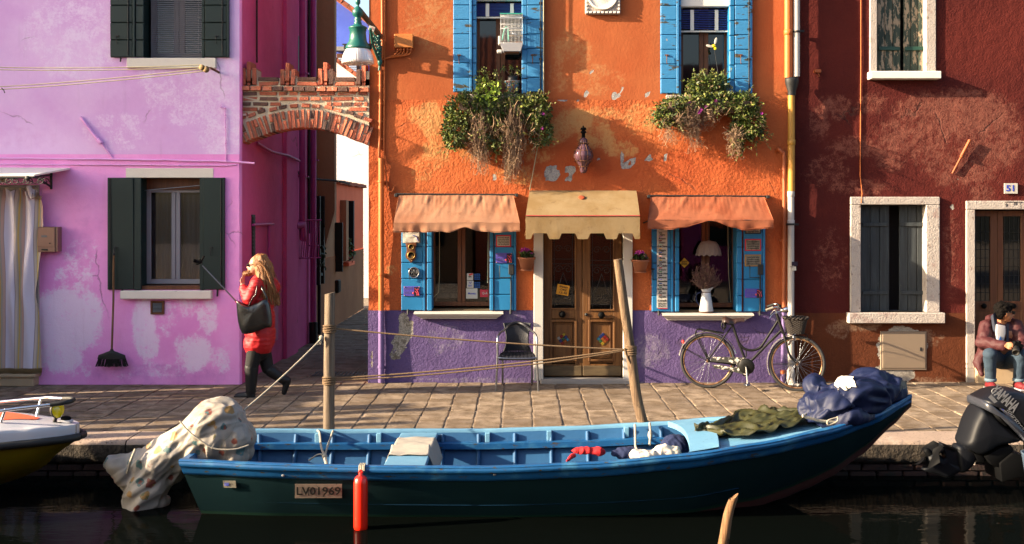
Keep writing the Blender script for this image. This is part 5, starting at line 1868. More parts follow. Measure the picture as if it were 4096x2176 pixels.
# birdcage hung in the upper window
cg = thing('birdcage', W(1288, 130, -.05), 'white wire birdcage with perches hanging in the upper left window', 'birdcage')
cx0, cx1, cy0, cy1 = WX(1259, -.1), WX(1314, -.1), -.17, .03
ct, cb, ctr = WZ(37, -.1), WZ(110, -.1), WZ(130, -.1)
m = MB()
n = 16
for i in range(n + 1):
 x = cx0 + (cx1 - cx0) * i / n
 m.tube([(x, cy1, ct), (x, cy0 + .02, ct - .002), (x, cy0, ct - .03), (x, cy0, cb)], .0017, 4, False)
for i in range(13):
 y = cy0 + (cy1 - cy0) * i / 12
 for x in (cx0, cx1):
  m.tube([(x, y, ct), (x, y, cb)], .0015, 4, False)
for z in (ct - .03, ct - .13, (ct + cb) / 2, cb):
 m.tube([(cx0, cy1, z), (cx0, cy0, z), (cx1, cy0, z), (cx1, cy1, z)], .0032, 4, False)
m.build('wire_bars', M_enamel, cg)
m = MB()
zb_ = cb
lo = (.035)
vs = [(cx0 - .004, cy0 - .004, zb_), (cx1 + .004, cy0 - .004, zb_), (cx1 + .004, cy1, zb_), (cx0 - .004, cy1, zb_), (cx0 + lo, cy0 + .02, ctr), (cx1 - lo * .7, cy0 + .02, ctr), (cx1 - lo * .7, cy1, ctr), (cx0 + lo, cy1, ctr)]
m.add(vs, [(3, 2, 1, 0), (4, 5, 6, 7), (0, 1, 5, 4), (1, 2, 6, 5), (2, 3, 7, 6), (3, 0, 4, 7)])
m.build('tray', M_gel_white, cg)
m = MB()
m.box(cx0 + .05, cx1 - .04, cy0 + .04, cy1, ctr - .02, ctr, .006)
m.build('base', M_rusty, cg)
for (zz, c) in ((cb + .02, M_awning), (cb + .10, M_awning_y), (cb + .17, M_white_paint)):
 m = MB()
 m.tube([(cx0 + (.1 if zz > cb + .05 else .06), -.08, zz), (cx1, -.08, zz + .004)], .006, 6)
 m.build('perch', c, cg)
m = MB()
m.box(cx0 - .03, cx0, -.16, -.08, cb - .02, cb + .09, .01)
m.box(cx0 - .045, cx0 + .02, -.19, -.12, cb - .13, cb - .085, .01)
m.build('feeder', M_white_paint, cg)
m = MB()
m.tube(smoothcurve([(cx0 + .02, -.06, cb + .05), (cx0 + .05, -.06, cb + .19), (cx0 + .09, -.06, cb + .2), (cx0 + .1, -.06, cb + .02)], 5), .010, 6)
m.box(cx0 - .012, cx1 + .0, cy0 + .02, cy1, ct, ct + .012)
m.build('toy', paint('teal_plastic', '#2a8a78', 0.5, 0.1, 5, 0), cg)
bd_ = MB()
bd_.ell((cx0 + .17, -.08, cb + .125), (.03, .018, .02), Matrix.Rotation(.5, 3, 'Y'))
bd_.ell((cx0 + .14, -.08, cb + .145), .014)
bd_.cap((cx0 + .19, -.08, cb + .11), (cx0 + .235, -.08, cb + .085), .008, .003)
bird = tag(bd_.build('bird', M_alu), 'small grey white bird on a perch inside the white cage', 'bird')
# mosaic pot with a spiky plant on the sill
mp = thing('mosaic_pot', W(1289, 232, .03), 'flower pot covered in coloured mosaic chips standing on the sill under the birdcage', 'flower pot')
pb, pt, pc_ = WZ(232), WZ(203), WX(1289)
m = MB()
m.lathe([(.0, pb), (.078, pb), (.10, pt), (.094, pt), (.08, pt - .03), (.0, pt - .03)], 28, (pc_, .03, 0))
m.build('pot', M_grey_stone, mp)
r = random.Random(4)
for row in range(6):
 z = pb + .012 + row * (pt - pb - .016) / 5.6
 rad = .079 + .021 * (z - pb) / (pt - pb)
 for k in range(16):
  a = PI + (k + .5 * (row % 2)) * PI / 15
  R = Matrix.Rotation(a + PI / 2, 3, 'Z')
  piece('mosaic_tile', r.choice(M_mosaic), mp, TRS((pc_ + math.cos(a) * rad, .03 + math.sin(a) * rad, z), (.0165, .006, .0205), R), None, .06)
m = MB()
m.lathe([(.055, pt - .02), (.062, pt + .06), (.0, pt + .06)], 16, (pc_, .03, 0))
m.build('inner_pot', M_black, mp)
m = MB()
for (dx, dz, rr_) in ((-.12, .17, .065), (-.02, .19, .06), (.06, .15, .065), (.10, .10, .04), (-.02, .09, .06)):
 c = V((pc_ + dx, .02, pt + dz))
 m.mi = 1
 m.tube([(pc_, .03, pt + .05), (pc_ + dx * .6, .03, pt + dz * .7), c], .005, 5)
 for k in range(34):
  d = V((r.gauss(0, 1), r.gauss(0, 1), r.gauss(0, .8) - .2)).normalized()
  b = d.cross(V((0, 0, 1))).normalized() * .009
  m.mi = r.choice((0, 0, 2))
  e = c + d * rr_ * r.uniform(.7, 1.1) + V((0, 0, -.02))
  m.add([c, c.lerp(e, .5) + b, e, c.lerp(e, .5) - b], [(0, 1, 2, 3)])
m.build('succulent', [M_leaf[1], M_dry, M_leaf[2]], mp)
# pinwheel bee on a stalk
be = thing('garden_bee', W(1795, 190, -.02), 'yellow toy bee with white wings on a thin stalk in the upper right window', 'ornament')
m = MB()
m.ell(W(1795, 116, -.02), (.028, .022, .022))
m.ell(W(1799, 122, -.02), (.02, .02, .02))
m.build('body', M_lens_y, be)
m = MB()
for (u, v, a) in ((1800, 103, .25), (1784, 116, -1.3)):
 R = Matrix.Rotation(a, 3, 'Y')
 m.ell(W(u, v, -.03), (.018, .004, .045), R, 10, 6)
m.build('wing', M_paper, be)
m = MB()
m.tube([W(1797, 128, -.02), W(1802, 160, -.01), W(1807, 195, -.03)], .003, 5)
m.build('stalk', M_iron, be)
# ================================================================ plaque, wall lantern, junction box, pipes
pl = thing('wall_plaque', W(1515, 20, 0), 'white carved stone plaque with a round relief high between the blue shutters', 'plaque')
x0, x1, z0 = WX(1471), WX(1559), WZ(37)
z1 = z0 + (x1 - x0)
m = MB()
m.box(x0, x1, -.045, .01, z0, z1, .012)
m.build('slab', M_white_worn, pl)
cx, cz = (x0 + x1) / 2, (z0 + z1) / 2 + .02
m = MB()
m.lathe([(.185, -.0), (.195, .015), (.175, .02), (.165, .008), (.10, .018), (.0, .028)], 40, (cx, -.05, cz), Matrix.Rotation(PI / 2, 3, 'X'))
m.build('medallion', M_white_stone, pl)
m = MB()
for i in range(9):
 xx = x0 + .02 + i * (x1 - x0 - .04) / 8
 m.box(xx - .016, xx + .016, -.058, -.045, z0 + .008, z0 + .035, .005)
 m.box(x0 + .004, x0 + .03, -.058, -.045, z0 + .05 + i * .045, z0 + .08 + i * .045, .005)
 m.box(x1 - .03, x1 - .004, -.058, -.045, z0 + .05 + i * .045, z0 + .08 + i * .045, .005)
m.build('border', M_white_stone, pl)
ln = thing('wall_lantern', W(1465, 400, 0), 'rosy blown glass lantern in an iron cage on the wall above the shop door', 'lantern')
lx, ly = WX(1465.5), -.14
def lz(v):
 return WZ(v, -.14)
m = MB()
fl = lambda a, z: 1 + .05 * abs(math.cos(a * 4))
m.lathe([(.0, lz(436)), (.03, lz(435)), (.045, lz(428)), (.04, lz(422)), (.05, lz(418)), (.085, lz(408)), (.115, lz(396)), (.12, lz(390)), (.105, lz(380)), (.075, lz(370)), (.05, lz(362)), (.048, lz(358)), (.045, lz(350)), (.03, lz(347)), (.0, lz(346))], 48, (lx, ly, 0), None, fl)
m.build('glass', M_rose, ln)
m = MB()
for k in range(8):
 a = 2 * PI * k / 8 + PI / 8
 m.tube([(lx + rr_ * 1.03 * math.cos(a), ly + rr_ * 1.03 * math.sin(a), lz(v)) for rr_, v in ((.045, 428), (.053, 418), (.09, 408), (.122, 394), (.108, 380), (.077, 370), (.052, 362), (.05, 352))], .0035, 5)
for (rr_, v) in ((.055, 419), (.10, 405), (.105, 379), (.054, 362), (.058, 360)):
 m.tube([(lx + rr_ * math.cos(a * PI / 12), ly + rr_ * math.sin(a * PI / 12), lz(v)) for a in range(24)], .004, 5, closed=True)
 for k in range(8):
  a = 2 * PI * k / 8
  m.ell((lx + (rr_ + .008) * math.cos(a), ly + (rr_ + .008) * math.sin(a), lz(v)), .006, None, 6, 4)
m.build('cage', M_rusty, ln)
m = MB()
m.lathe([(.024, lz(347)), (.022, lz(335)), (.04, lz(333.5)), (.026, lz(329)), (.02, lz(328)), (.022, lz(329)), (.02, lz(336)), (.022, lz(337)), (.018, lz(327.5)), (.040, lz(326)), (.030, lz(321)), (.0, lz(320))], 14, (lx, ly, 0))
m.tube([(lx, ly, lz(321)), (lx, ly, lz(317)), (lx, -.01, lz(316))], .007, 6)
m.tube([(lx, ly, lz(330)), (lx, 0, lz(330))], .01, 6)
m.build('bracket', M_motor_dark, ln)
jb = thing('junction_box', W(1016, 105, 0), 'orange painted junction box with cables curling down from it', 'junction box')
m = MB()
m.box(WX(993), WX(1040), -.09, 0, WZ(122), WZ(88), .006)
for (u, v) in ((996, 91), (1037, 91), (996, 119), (1037, 119)):
 m.ell(W(u, v, -.092), .006, None, 6, 4)
m.build('cover', M_jbox, jb)
m = MB()
for i, u in enumerate((1000, 1008, 1016, 1025, 1033)):
 m.tube(smoothcurve([W(u, 122, -.045), W(u, 128, -.045), W(u - 8, 138, -.04), W(978, 143 + i * .6, -.025), W(958, 152, -.02)], 5), .008, 6)
 m.lathe([(.016, 0), (.016, .03)], 8, W(u, 127, -.045))
m.build('cable', M_orpipe, jb)
pipe('cable_bundle', [W(961, -60, -.02), W(961.5, 130, -.02), W(957, 158, -.02), W(956, 300, -.025), W(953, 404, -.035)], .018, M_orpipe, 'orange painted bundle of cables running up the left edge of the orange wall', 'cable',
 clips=[(W(957, v, -.02), (0, 0, 1)) for v in (160, 185, 215, 260, 305, 350)])
pipe('thin_cable', [W(968, -60, -.02), W(967, 150, -.02), W(966, 300, -.02), W(966, 390, -.02), W(970, 425, -.03), W(974, 472, -.04), W(985, 482, -.045), W(992, 468, -.03)], .009, M_orpipe, 'thin orange cable ending in a loose hook beside the downpipe top', 'cable', n=6)
dp = pipe('downpipe', [W(958.5, 398, -.06), W(958.5, 781, -.06)], .036, M_orpipe, 'slim orange pipe on the left edge of the orange house turning purple at the base', 'pipe',
  clips=[(W(958.5, v, -.06), (0, 0, 1)) for v in (456, 690)])
k = MB()
k.tube([W(958.5, 781, -.06), W(958.5, 962, -.06)], .0365, 10)
k.lathe([(.044, -.012), (.044, .012)], 12, W(958.5, 922, -.06))
k.build('lower_length', M_purpipe, dp)
# the rainwater pipe between the orange and red house
rn = thing('rainwater_pipe', W(1989, 970, -.1), 'rainwater pipe in ochre, black and white lengths where the orange and red houses meet', 'pipe')
def seg(name, u, v0, v1, r, mat, Y=-.09, collars=()):
 m = MB()
 m.tube([W(u, v0, Y), W(u, v1, Y)], r, 16)
 for v in collars:
  m.lathe([(r, -.035), (r * 1.14, -.03), (r * 1.14, .03), (r, .035)], 16, W(u, v, Y))
 return m.build(name, mat, rn)
seg('upper_pipe', 1982, -60, 196, .048, M_orpipe, -.09, (82,))
seg('white_pipe', 2003, -60, 193, .042, M_whitepipe)
m = MB()
a, b = W(1996, 196, -.1), W(1991, 240, -.09)
m.lathe([(.0, .22), (.082, .22), (.086, .19), (.083, .15), (.052, .05), (.05, 0.0)], 20, V((b.x, -.095, b.z)), None, None, .85)
m.build('hopper', M_black, rn)
seg('ochre_length', 1990, 240, 481, .043, M_ochre, -.09, (358,))
seg('white_length', 1989, 481, 930, .040, M_whitepipe, -.09, (488, 560))
m = MB()
m.tube(smoothcurve([W(1989, 930, -.09), W(1989, 955, -.10), W(1996, 972, -.14), W(2012, 975, -.2)], 5), .05, 14)
m.build('elbow', M_white_worn, rn)
m = MB()
for (v, u) in ((564, 1989), (80, 2003)):
 m.lathe([(.05, -.012), (.05, .012)], 14, W(u, v, -.09))
 m.box(WX(u) - .08, WX(u) + .08, -.075, .0, WZ(v) - .012, WZ(v) + .012)
m.build('clip', M_iron, rn)
m = MB()
m.box(WX(1984), WX(1999), -.142, -.135, WZ(667), WZ(657))
m.build('sticker', M_poster_dark, rn)
m = MB()
m.box(WX(1984), WX(1995), -.142, -.135, WZ(679), WZ(669))
m.build('sticker', M_paper, rn)
text('VOID', .022, W(1989.5, 671, -.143), M_ink, rn, width=.04)
cp = pipe('overflow_pipe', [W(1953, 379, -.0), W(1960, 376, -.06), W(1968, 386, -.07), W(1972, 400, -.07), W(1972, 600, -.07), W(1971, 783, -.07)], .026, M_copper, 'copper coloured pipe coming out of the orange wall and running down to the base', 'pipe',
  clips=[(W(1972, v, -.07), (0, 0, 1)) for v in (425, 605, 770)])
k = MB()
k.tube([W(1971, 783, -.07), W(1968, 966, -.07)], .0265, 10)
k.build('lower_length', M_purpipe, cp)
k = MB()
k.lathe([(.034, -.025), (.034, .025)], 12, W(1968.5, 935, -.07))
k.build('collar', M_copper, cp)
# ================================================================ terracotta pots on the wall
def wallpot(u, v0, v1, label, seed):
 t = thing('wall_pot', W(u, v1, -.15), label, 'flower pot', 'geraniums in wall pots beside the shop door')
 k = (v1 - v0) / 40
 c = V((WX(u, -.14), -.14, 0))
 z = lambda v: WZ(v, -.14)
 m = MB()
 m.lathe([(.0, z(v1 - 3)), (.068, z(v1 - 3)), (.098, z(v0 + 8)), (.112, z(v0 + 7)), (.112, z(v0 + 2)), (.098, z(v0 + 2)), (.09, z(v0 + 5)), (.0, z(v0 + 6))], 28, c)
 m.build('pot', M_terracotta, t)
 m = MB()
 m.lathe([(.0, z(v1)), (.07, z(v1)), (.085, z(v1 - 3.5)), (.078, z(v1 - 3.5)), (.066, z(v1 - 1.5)), (.0, z(v1 - 1.5))], 24, c)
 m.build('saucer', M_terracotta, t)
 m = MB()
 m.tube([(c.x - .11, -.0, z(v0 + 3)), (c.x - .112, -.14, z(v0 + 3)), (c.x, -.255, z(v0 + 3)), (c.x + .112, -.14, z(v0 + 3)), (c.x + .11, 0, z(v0 + 3))], .004, 6)
 m.build('ring', M_iron, t)
 m = MB()
 leafy(m, [(c.x, -.15, z(v0 - 4), .085, .085, .06)], 420, .045, seed, [M_leaf[1], M_leaf[0]])
 m.build('foliage', [M_leaf[1], M_leaf[0]], t)
 m = MB()
 leafy(m, [(c.x - .01, -.16, z(v0 - 15), .055, .05, .025), (c.x + .05, -.2, z(v0 - 10), .02, .02, .015)], 150, .028, seed + 1, [M_magenta_fl])
 m.build('flowers', [M_magenta_fl], t)
wallpot(1324, 645, 681, 'terracotta pot of magenta geraniums on the wall left of the shop door', 3)
wallpot(1610, 651, 686, 'terracotta pot of magenta geraniums on the wall right of the shop door', 8)
# ================================================================ notices and dials on the shutters
SY = -.058
def card(name, label, cat, u0, u1, v0, v1, mat, lines=(), frame=None, rot=0.0, Y=SY, ink=None, size=None, thick=.006, shear=.25, group=None):
 c = W((u0 + u1) / 2, (v0 + v1) / 2, Y)
 w, h = (u1 - u0) * .005, (v1 - v0) * .005
 R = Matrix.Rotation(rot, 3, 'Y')
 m = MB()
 m.obox(c, (w, thick, h), R, .002)
 o = m.build(name, frame or mat)
 tag(o, label, cat, group)
 if frame:
  m = MB()
  m.obox(c + V((0, -thick * .6, 0)), (w - .03, thick * .5, h - .03), R, .001)
  m.build('face', mat, o)
 n = len(lines)
 hh = h - (.04 if frame else .016)
 for i, ln_ in enumerate(lines):
  if not ln_:
   continue
  zz = hh / 2 - (i + .5) * hh / n
  p = c + R @ V((0, -thick * 1.0 - .001, zz))
  text(ln_, size or hh / n * .95, p, ink or M_ink, o, shear=shear, width=(w - (.05 if frame else .02)) * (min(1, .62 + .024 * len(ln_))), rot=rot, bold=.0006)
 return o
card('motto_sign', 'cream motto card in a red frame on the shutter beside the left flower pot', 'sign', 1247, 1285, 591, 621, M_paper, ['Una vita sola e tranquilla', 'porterà molta più felicità', 'della ricerca del successo', 'e della irrequietezza', "che l'accompagna"], M_redframe)
def poster(label, u0, u1, v0, v1):
 o = card('shop_poster', label, 'poster', u0, u1, v0, v1, M_poster, [], None, group='purple shop posters on the shutters')
 w = u1 - u0
 m = MB()
 m.box(WX(u0 + w * .66), WX(u1) - .004, SY - .0055, SY - .0035, WZ(v1) + .004, WZ(v0) - .004)
 m.build('dark_panel', M_poster_dark, o)
 m = MB()
 for (r_, dy) in ((.052, 0), (.034, 0)):
  pts = [(WX(u0 + w * .70) + r_ * math.cos(a), SY - .007, WZ(v1) + .015 + r_ * 1.6 * math.sin(a)) for a in [i * PI / 2 / 8 for i in range(9)]]
  m.tube(pts, .007 if r_ > .04 else .005, 4)
 m.ell((WX(u1 - w * .08), SY - .006, WZ(v0 + 7)), (.008, .002, .012))
 m.ell((WX(u0 + w * .62), SY - .006, WZ(v1 - 9)), (.012, .002, .014))
 m.build('arc_print', M_poster_red, o)
 L = ['Violarancio 900', 'Via G. Mazzini, 277', 'Burano VE', '', 'perle e vetri di Murano', 'lavorati a mano', 'in bottega', '', 'aperto tutti i giorni']
 h = (v1 - v0) * .005
 for i, s in enumerate(L):
  if s:
   text(s, h / 11, V((WX(u0 + w * .32), SY - .0045, WZ(v0) - h * (i + .8) / 9.6)), M_silver, o, width=w * .005 * .5)
 m = MB()
 for (a, b) in ((u0 + 2, v0 + 2), (u1 - 2, v0 + 2), (u0 + 2, v1 - 2), (u1 - 2, v1 - 2)):
  m.ell(W(a, b, SY - .006), .006, None, 8, 4)
 m.build('pin', M_brass, o)
 return o
poster('purple poster low on the shutter under the round weather dial', 1015, 1056, 720, 745)
poster('purple poster under the red framed card beside the left flower pot', 1247, 1288, 636, 662)
poster('purple poster at the bottom of the shutter above the bicycle handlebar', 1873, 1914, 726, 749)
nb_ = card('notice', 'crumpled white and blue notice at the top of the far left shop shutter', 'notice', 1013, 1056, 576, 611, M_paper, [], None)
m = MB()
m.grid(lambda u, t: V((WX(1015) + u * .20, SY - .012 - .012 * abs(nz((u * 3, t * 3, 1))), WZ(609) + t * .15 + .012 * nz((u * 4, 0, 3)))), 16, 12)
m.build('crumpled_sheet', M_paper, nb_)
for i, s in enumerate(('BURANO', 'orari di apertura')):
 text(s, .02, W(1034, 578 + i * 5, SY - .02), M_blueprint, nb_, width=.17)
m = MB()
m.tube(smoothcurve([W(1038, 592, SY - .022), W(1046, 594, SY - .024), W(1052, 606, SY - .024)], 6), .012, 5, flat=.3)
m.build('blue_swash', M_blueprint, nb_)
bar = thing('barometer', W(1034, 640, SY), 'carved wooden barometer with two brass dials on the far left shop shutter', 'barometer')
m = MB()
m.prism([(WX(u), WZ(v)) for u, v in ((1021, 611), (1048, 609), (1049, 616), (1045, 624), (1046, 634), (1049, 642), (1046, 650), (1040, 655), (1035, 661), (1030, 655), (1023, 649), (1021, 641), (1024, 632), (1024, 624))], SY - .022, SY + .004)
m.build('board', M_brown_wood, bar, bevel=.004)
for (u, v, r_) in ((1034, 621, .034), (1034, 642, .046)):
 m = MB()
 m.lathe([(r_, 0), (r_ * 1.05, .012), (r_ * .88, .014), (r_ * .86, .006)], 28, W(u, v, SY - .022), Matrix.Rotation(PI / 2, 3, 'X'))
 d = m.build('bezel', M_brass, bar)
 m = MB()
 m.lathe([(.0, .006), (r_ * .9, .006), (r_ * .9, .0)], 28, W(u, v, SY - .022), Matrix.Rotation(PI / 2, 3, 'X'))
 m.build('dial', M_dial, bar)
 m = MB()
 c = W(u, v, SY - .030)
 for k in range(16):
  a = k * 2 * PI / 16
  m.obox(c + V((math.cos(a) * r_ * .72, 0, math.sin(a) * r_ * .72)), (r_ * .16, .001, .003), Matrix.Rotation(-a, 3, 'Y'))
 m.obox(c, (r_ * 1.1, .002, .004), Matrix.Rotation(-.5 if r_ > .04 else .3, 3, 'Y'))
 m.build('needle', M_ink, bar)
th_ = thing('weather_dial', W(1041, 685, SY), 'round chrome rimmed thermometer dial below the barometer', 'dial')
m = MB()
m.lathe([(.066, 0), (.068, .018), (.060, .020), (.058, .008)], 36, W(1041, 685, SY), Matrix.Rotation(PI / 2, 3, 'X'))
m.build('rim', M_steel, th_)
m = MB()
m.lathe([(.0, .008), (.060, .008), (.06, 0)], 36, W(1041, 685, SY), Matrix.Rotation(PI / 2, 3, 'X'))
m.build('dial', M_paper, th_)
m = MB()
c = W(1041, 685, SY - .0095)
for k in range(40):
 a = k * 2 * PI / 40
 m.obox(c + V((math.cos(a) * .051, 0, math.sin(a) * .051)), (.009, .001, .0025), Matrix.Rotation(-a, 3, 'Y'))
m.obox(c + V((-.014, 0, .004)), (.06, .002, .003), Matrix.Rotation(.15, 3, 'Y'))
m.obox(c + V((.004, 0, -.022)), (.03, .002, .003), Matrix.Rotation(.5, 3, 'Y'))
m.tube([c + V((math.cos(a) * .022, 0, -.022 + math.sin(a) * .016)) for a in [i * PI / 10 for i in range(11)]], .0015, 4)
m.build('needle', M_ink, th_)
# colour list board
cl = card('colour_list', 'tall white board listing glass colours on the shutter right of the door', 'sign', 1652, 1678, 569, 774, M_paper, [], None)
names = ['Nero', 'Rosato', 'Rosso', 'A.M.Chiara', 'Gaggia', 'Bluino', 'Rosa', 'Giallo', 'Blu Cobalto', 'Arancio', 'Verde Erba', 'Ametista', 'Alessandrite', 'Acqua Mare', 'Verde Marino', 'Acciaio', 'Topazio', 'Cristallo']
bead = ['#2a2a2a', '#9a6aa0', '#7a2030', '#a0c8b0', '#d8a040', '#3a50b0', '#e0a0a0', '#d8b040', '#202850', '#c03030', '#3a7a3a', '#2a2030', '#a090d0', '#2a4a9a', '#2a6a5a', '#1a1a1a', '#8a3a20']
text('900"', .05, W(1664, 576, SY - .0045), M_ink, cl, width=.085, shear=.3, bold=.001)
m = MB()
m.box(WX(1652.6), WX(1677.4), SY - .0045, SY - .0028, WZ(583), WZ(582.3))
m.box(WX(1652.6), WX(1677.4), SY - .0045, SY - .0028, WZ(761), WZ(760.4))
m.build('rule', M_ink, cl)
for i, s in enumerate(names):
 v = 590.5 + i * 9.75
 text(s, .034, W(1665, v, SY - .0045), M_ink, cl, shear=.3, width=min(.125, .026 + .0105 * len(s)), bold=.0008)
 if i < len(bead):
  m = MB()
  m.cap(W(1658, v - 4.7, SY - .008), W(1664, v - 4.7, SY - .008), .0055, None, 8)
  m.build('glass_bead', paint('bead_%d' % i, bead[i], 0.2, 0.05, 5, 0, spec=0.6), cl)
for i, s in enumerate(('Colori e Nomi', 'Del Vetro', 'Di Murano')):
 text(s, .022, W(1665, 763.6 + i * 3.6, SY - .0045), M_ink, cl, shear=.3, width=.10)
m = MB()
m.box(WX(1653), WX(1677), SY - .006, SY + .002, WZ(775.5), WZ(774))
m.build('red_edge', M_redframe, cl)
card('motto_sign', 'grey painted motto board half hidden under the right awning', 'sign', 1874, 1914, 566, 588, M_paper_grey, ['', "della gratitudine", 'e il buon gusto'], M_black)
card('motto_sign', 'aged motto board in a red frame on the shutter above the bicycle', 'sign', 1873, 1914, 601, 631, M_paper_grey, ['La società perdona', 'spesso il delinquente', 'non perdona mai', 'il sognatore'], M_redframe)
card('motto_sign', 'aged motto board in a rusty frame below the red framed one', 'sign', 1873, 1914, 640, 670, M_paper_grey, ['I grandi spiriti hanno', 'incontrato sempre', 'opposizione da parte', 'delle menti mediocri'], M_brass)
# things seen in the shop windows
GY = .20
card('window_notice', 'large grey lettered notice low behind the glass of the left shop window', 'notice', 1098, 1160, 713, 750, M_paper_grey, ['"Violarancio 900"', 'Via G. Mazzini, 277 Burano (VE)', 'QUESTA BOTTEGA GARANTISCE', 'LA PRODUZIONE', 'ARTIGIANA DI MURANO', '', ''], None, Y=GY + .06, thick=.004)
sg_ = card('card_sticker', 'white card payment sticker reading PAY on the shop window', 'sticker', 1174, 1191, 706, 724, M_paper, ['V', 'PAY'], None, Y=GY - .008, thick=.003, ink=M_blueprint, shear=0)
card('card_sticker', 'white and blue Moneta card sticker at the foot of the shop window', 'sticker', 1172, 1201, 725, 751, M_paper, ['', 'Moneta', ''], None, Y=GY - .008, thick=.003, ink=M_blueprint, shear=0)
o = card('card_sticker', 'small white sticker with a red flash at the top of the payment stickers', 'sticker', 1174, 1190, 687, 705, M_paper, ['', 'B', ''], None, Y=GY - .008, thick=.003, ink=M_ink, shear=0)
m = MB()
m.obox(W(1184, 690, GY - .012), (.05, .002, .022), Matrix.Rotation(-.3, 3, 'Y'))
m.build('red_flash', M_red_fl, o)
for (v0, lab) in ((687, 'upper'), (708, 'lower')):
 o = card('card_sticker', 'dark sheet of small blue card logos, the ' + lab + ' of two', 'sticker', 1192, 1208, v0, v0 + 17, M_motor_mid, [], None, Y=GY - .008, thick=.003)
 m = MB()
 for i in range(3):
  for j in range(4):
   m.box(WX(1193 + i * 5, GY), WX(1197 + i * 5, GY), GY - .013, GY - .010, WZ(v0 + 4 + j * 4, GY), WZ(v0 + 1.4 + j * 4, GY))
 m.build('logo_grid', M_teeblue, o)
card('card_sticker', 'red sticker lettered Q and A low in the right corner of the shop window', 'sticker', 1207, 1231, 728, 747, M_redframe, ['Q-A'], None, Y=GY - .008, thick=.003, ink=M_paper, shear=0, size=.04)
ds = card('diamond_sticker', 'yellow diamond sticker behind the glass of the right shop window', 'sticker', 1712, 1730, 652, 670, M_yellow_sign, [], None, rot=PI / 4, Y=GY - .008, thick=.003)
text('QUALITA', .03, W(1721, 658, GY - .013), M_ink, ds, width=.075, bold=.001)
text('ARTIGIANA', .03, W(1721, 664, GY - .013), M_ink, ds, width=.08, bold=.001)
m = MB()
for q in (0,):
 m.tube([W(1105, 545, .17), W(1105, 690, .17), W(1103, 735, .16), W(1090, 748, .15)], .004, 5)
tag(m.build('blind_cord', M_cord), 'pale cord looping down the left side of the left shop window', 'cord', 'cords in the shop windows')
m = MB()
m.tube([W(1228, 545, .10), W(1226, 706, .10)], .004, 5)
m.ell(W(1226, 709, .10), (.007, .007, .014))
tag(m.build('blind_cord', M_cord), 'pale cord with a plastic pull hanging on the right side of the left shop window', 'cord', 'cords in the shop windows')
m = MB()
m.tube([W(1830, 545, .12), W(1832, 690, .12), W(1838, 760, .12)], .003, 5)
tag(m.build('blind_cord', M_cord), 'thin pale cord hanging inside the right shop window', 'cord', 'cords in the shop windows')
lamp = thing('hanging_lampshade', W(1782, 640, .1), 'embroidered white cloth lampshade hanging in the right shop window', 'lampshade')
m = MB()
lxc = WX(1782, .1)
def shade(u, t):
 a = u * 2 * PI
 r_ = interp([(0, .165), (.3, .155), (.7, .125), (.92, .09), (1, .0)], t) * (1 + (.025 * math.sin(a * 14)) * (1 - t))
 z = WZ(642, .1) + t * .19 + (.010 * math.cos(a * 14) if t < .05 else 0)
 return V((lxc + r_ * math.cos(a), .1 + .55 * r_ * math.sin(a), z))
m.grid(shade, 112, 10, closed_u=True)
m.build('shade', M_lace, lamp)
m = MB()
m.tube([(lxc, .1, WZ(604, .1)), (lxc, .1, WZ(525, .1))], .004, 5)
m.build('flex', M_iron, lamp)
jug = thing('enamel_jug', W(1776, 785, .0), 'tall white enamel jug with a chipped rusty foot on the right shop sill', 'jug')
jc = V((WX(1776, -.03), -.03, WZ(784.5, -.03)))
JK = .58
m = MB()
m.lathe([(.0, .0), (.088, .0), (.090, .01), (.074, .115), (.054, .245), (.052, .248), (.056, .252), (.058, .268)], 36, jc)
def spout(u, t):
 a = u * 2 * PI
 lip = max(0, math.cos(a)) ** 2
 r_ = .058 + t * (.006 + .052 * lip)
 z = .268 + t * (.028 + .032 * lip - .008 * max(0, -math.cos(a)))
 return jc + V((r_ * math.cos(a), r_ * .8 * math.sin(a), z))
m.grid(spout, 40, 5, closed_u=True)
m.build('body', M_enamel, jug)
m = MB()
m.lathe([(.0895, .0), (.0915, .004), (.0905, .012)], 36, jc)
m.build('rust_ring', M_rusty, jug)
m = MB()
m.lathe([(.0545, .246), (.058, .25), (.0575, .254)], 36, jc)
m.build('rust_ring', M_rusty, jug)
m = MB()
m.tube(smoothcurve([jc + V((-.055, .02, .25)), jc + V((-.11, .04, .22)), jc + V((-.115, .04, .14)), jc + V((-.08, .02, .08))], 5), .008, 8)
m.build('handle', M_navy_rag, jug)
m = MB()
r = random.Random(9)
for i in range(230):
 a = r.uniform(0, 2 * PI)
 sp = r.uniform(0, 1) ** .6
 e = jc + V((-.03 + math.cos(a) * sp * .19 + .04 * r.random(), -.02 + math.sin(a) * sp * .08, .31 + r.uniform(.05, .34) * (1.05 - .5 * sp * sp)))
 s0 = jc + V((r.uniform(-.04, .04), r.uniform(-.03, .03), .26))
 mid = s0.lerp(e, .6) + V((0, 0, -.02))
 m.mi = 0
 m.tube([s0, mid, e], .0022, 3, False)
 for k in range(5):
  d = V((r.gauss(0, 1), r.gauss(0, 1), r.gauss(.2, 1))).normalized() * r.uniform(.02, .045)
  q = mid.lerp(e, r.uniform(.3, 1))
  m.mi = 1
  m.tube([q, q + d * .6, q + d + V((0, 0, .004))], .0028, 3, False)
tag(m.build('dried_flowers', [M_dry, M_drypurple]), 'bunch of dried purple brown flowers standing in the white enamel jug', 'flowers')
card('opening_card', 'orange card with handwritten opening hour behind the left door pane', 'sign', 1400, 1431, 716, 742, M_orange_sign, ['APertura', 'ORE', '13,30'], None, rot=.17, Y=DY - .036, thick=.003)
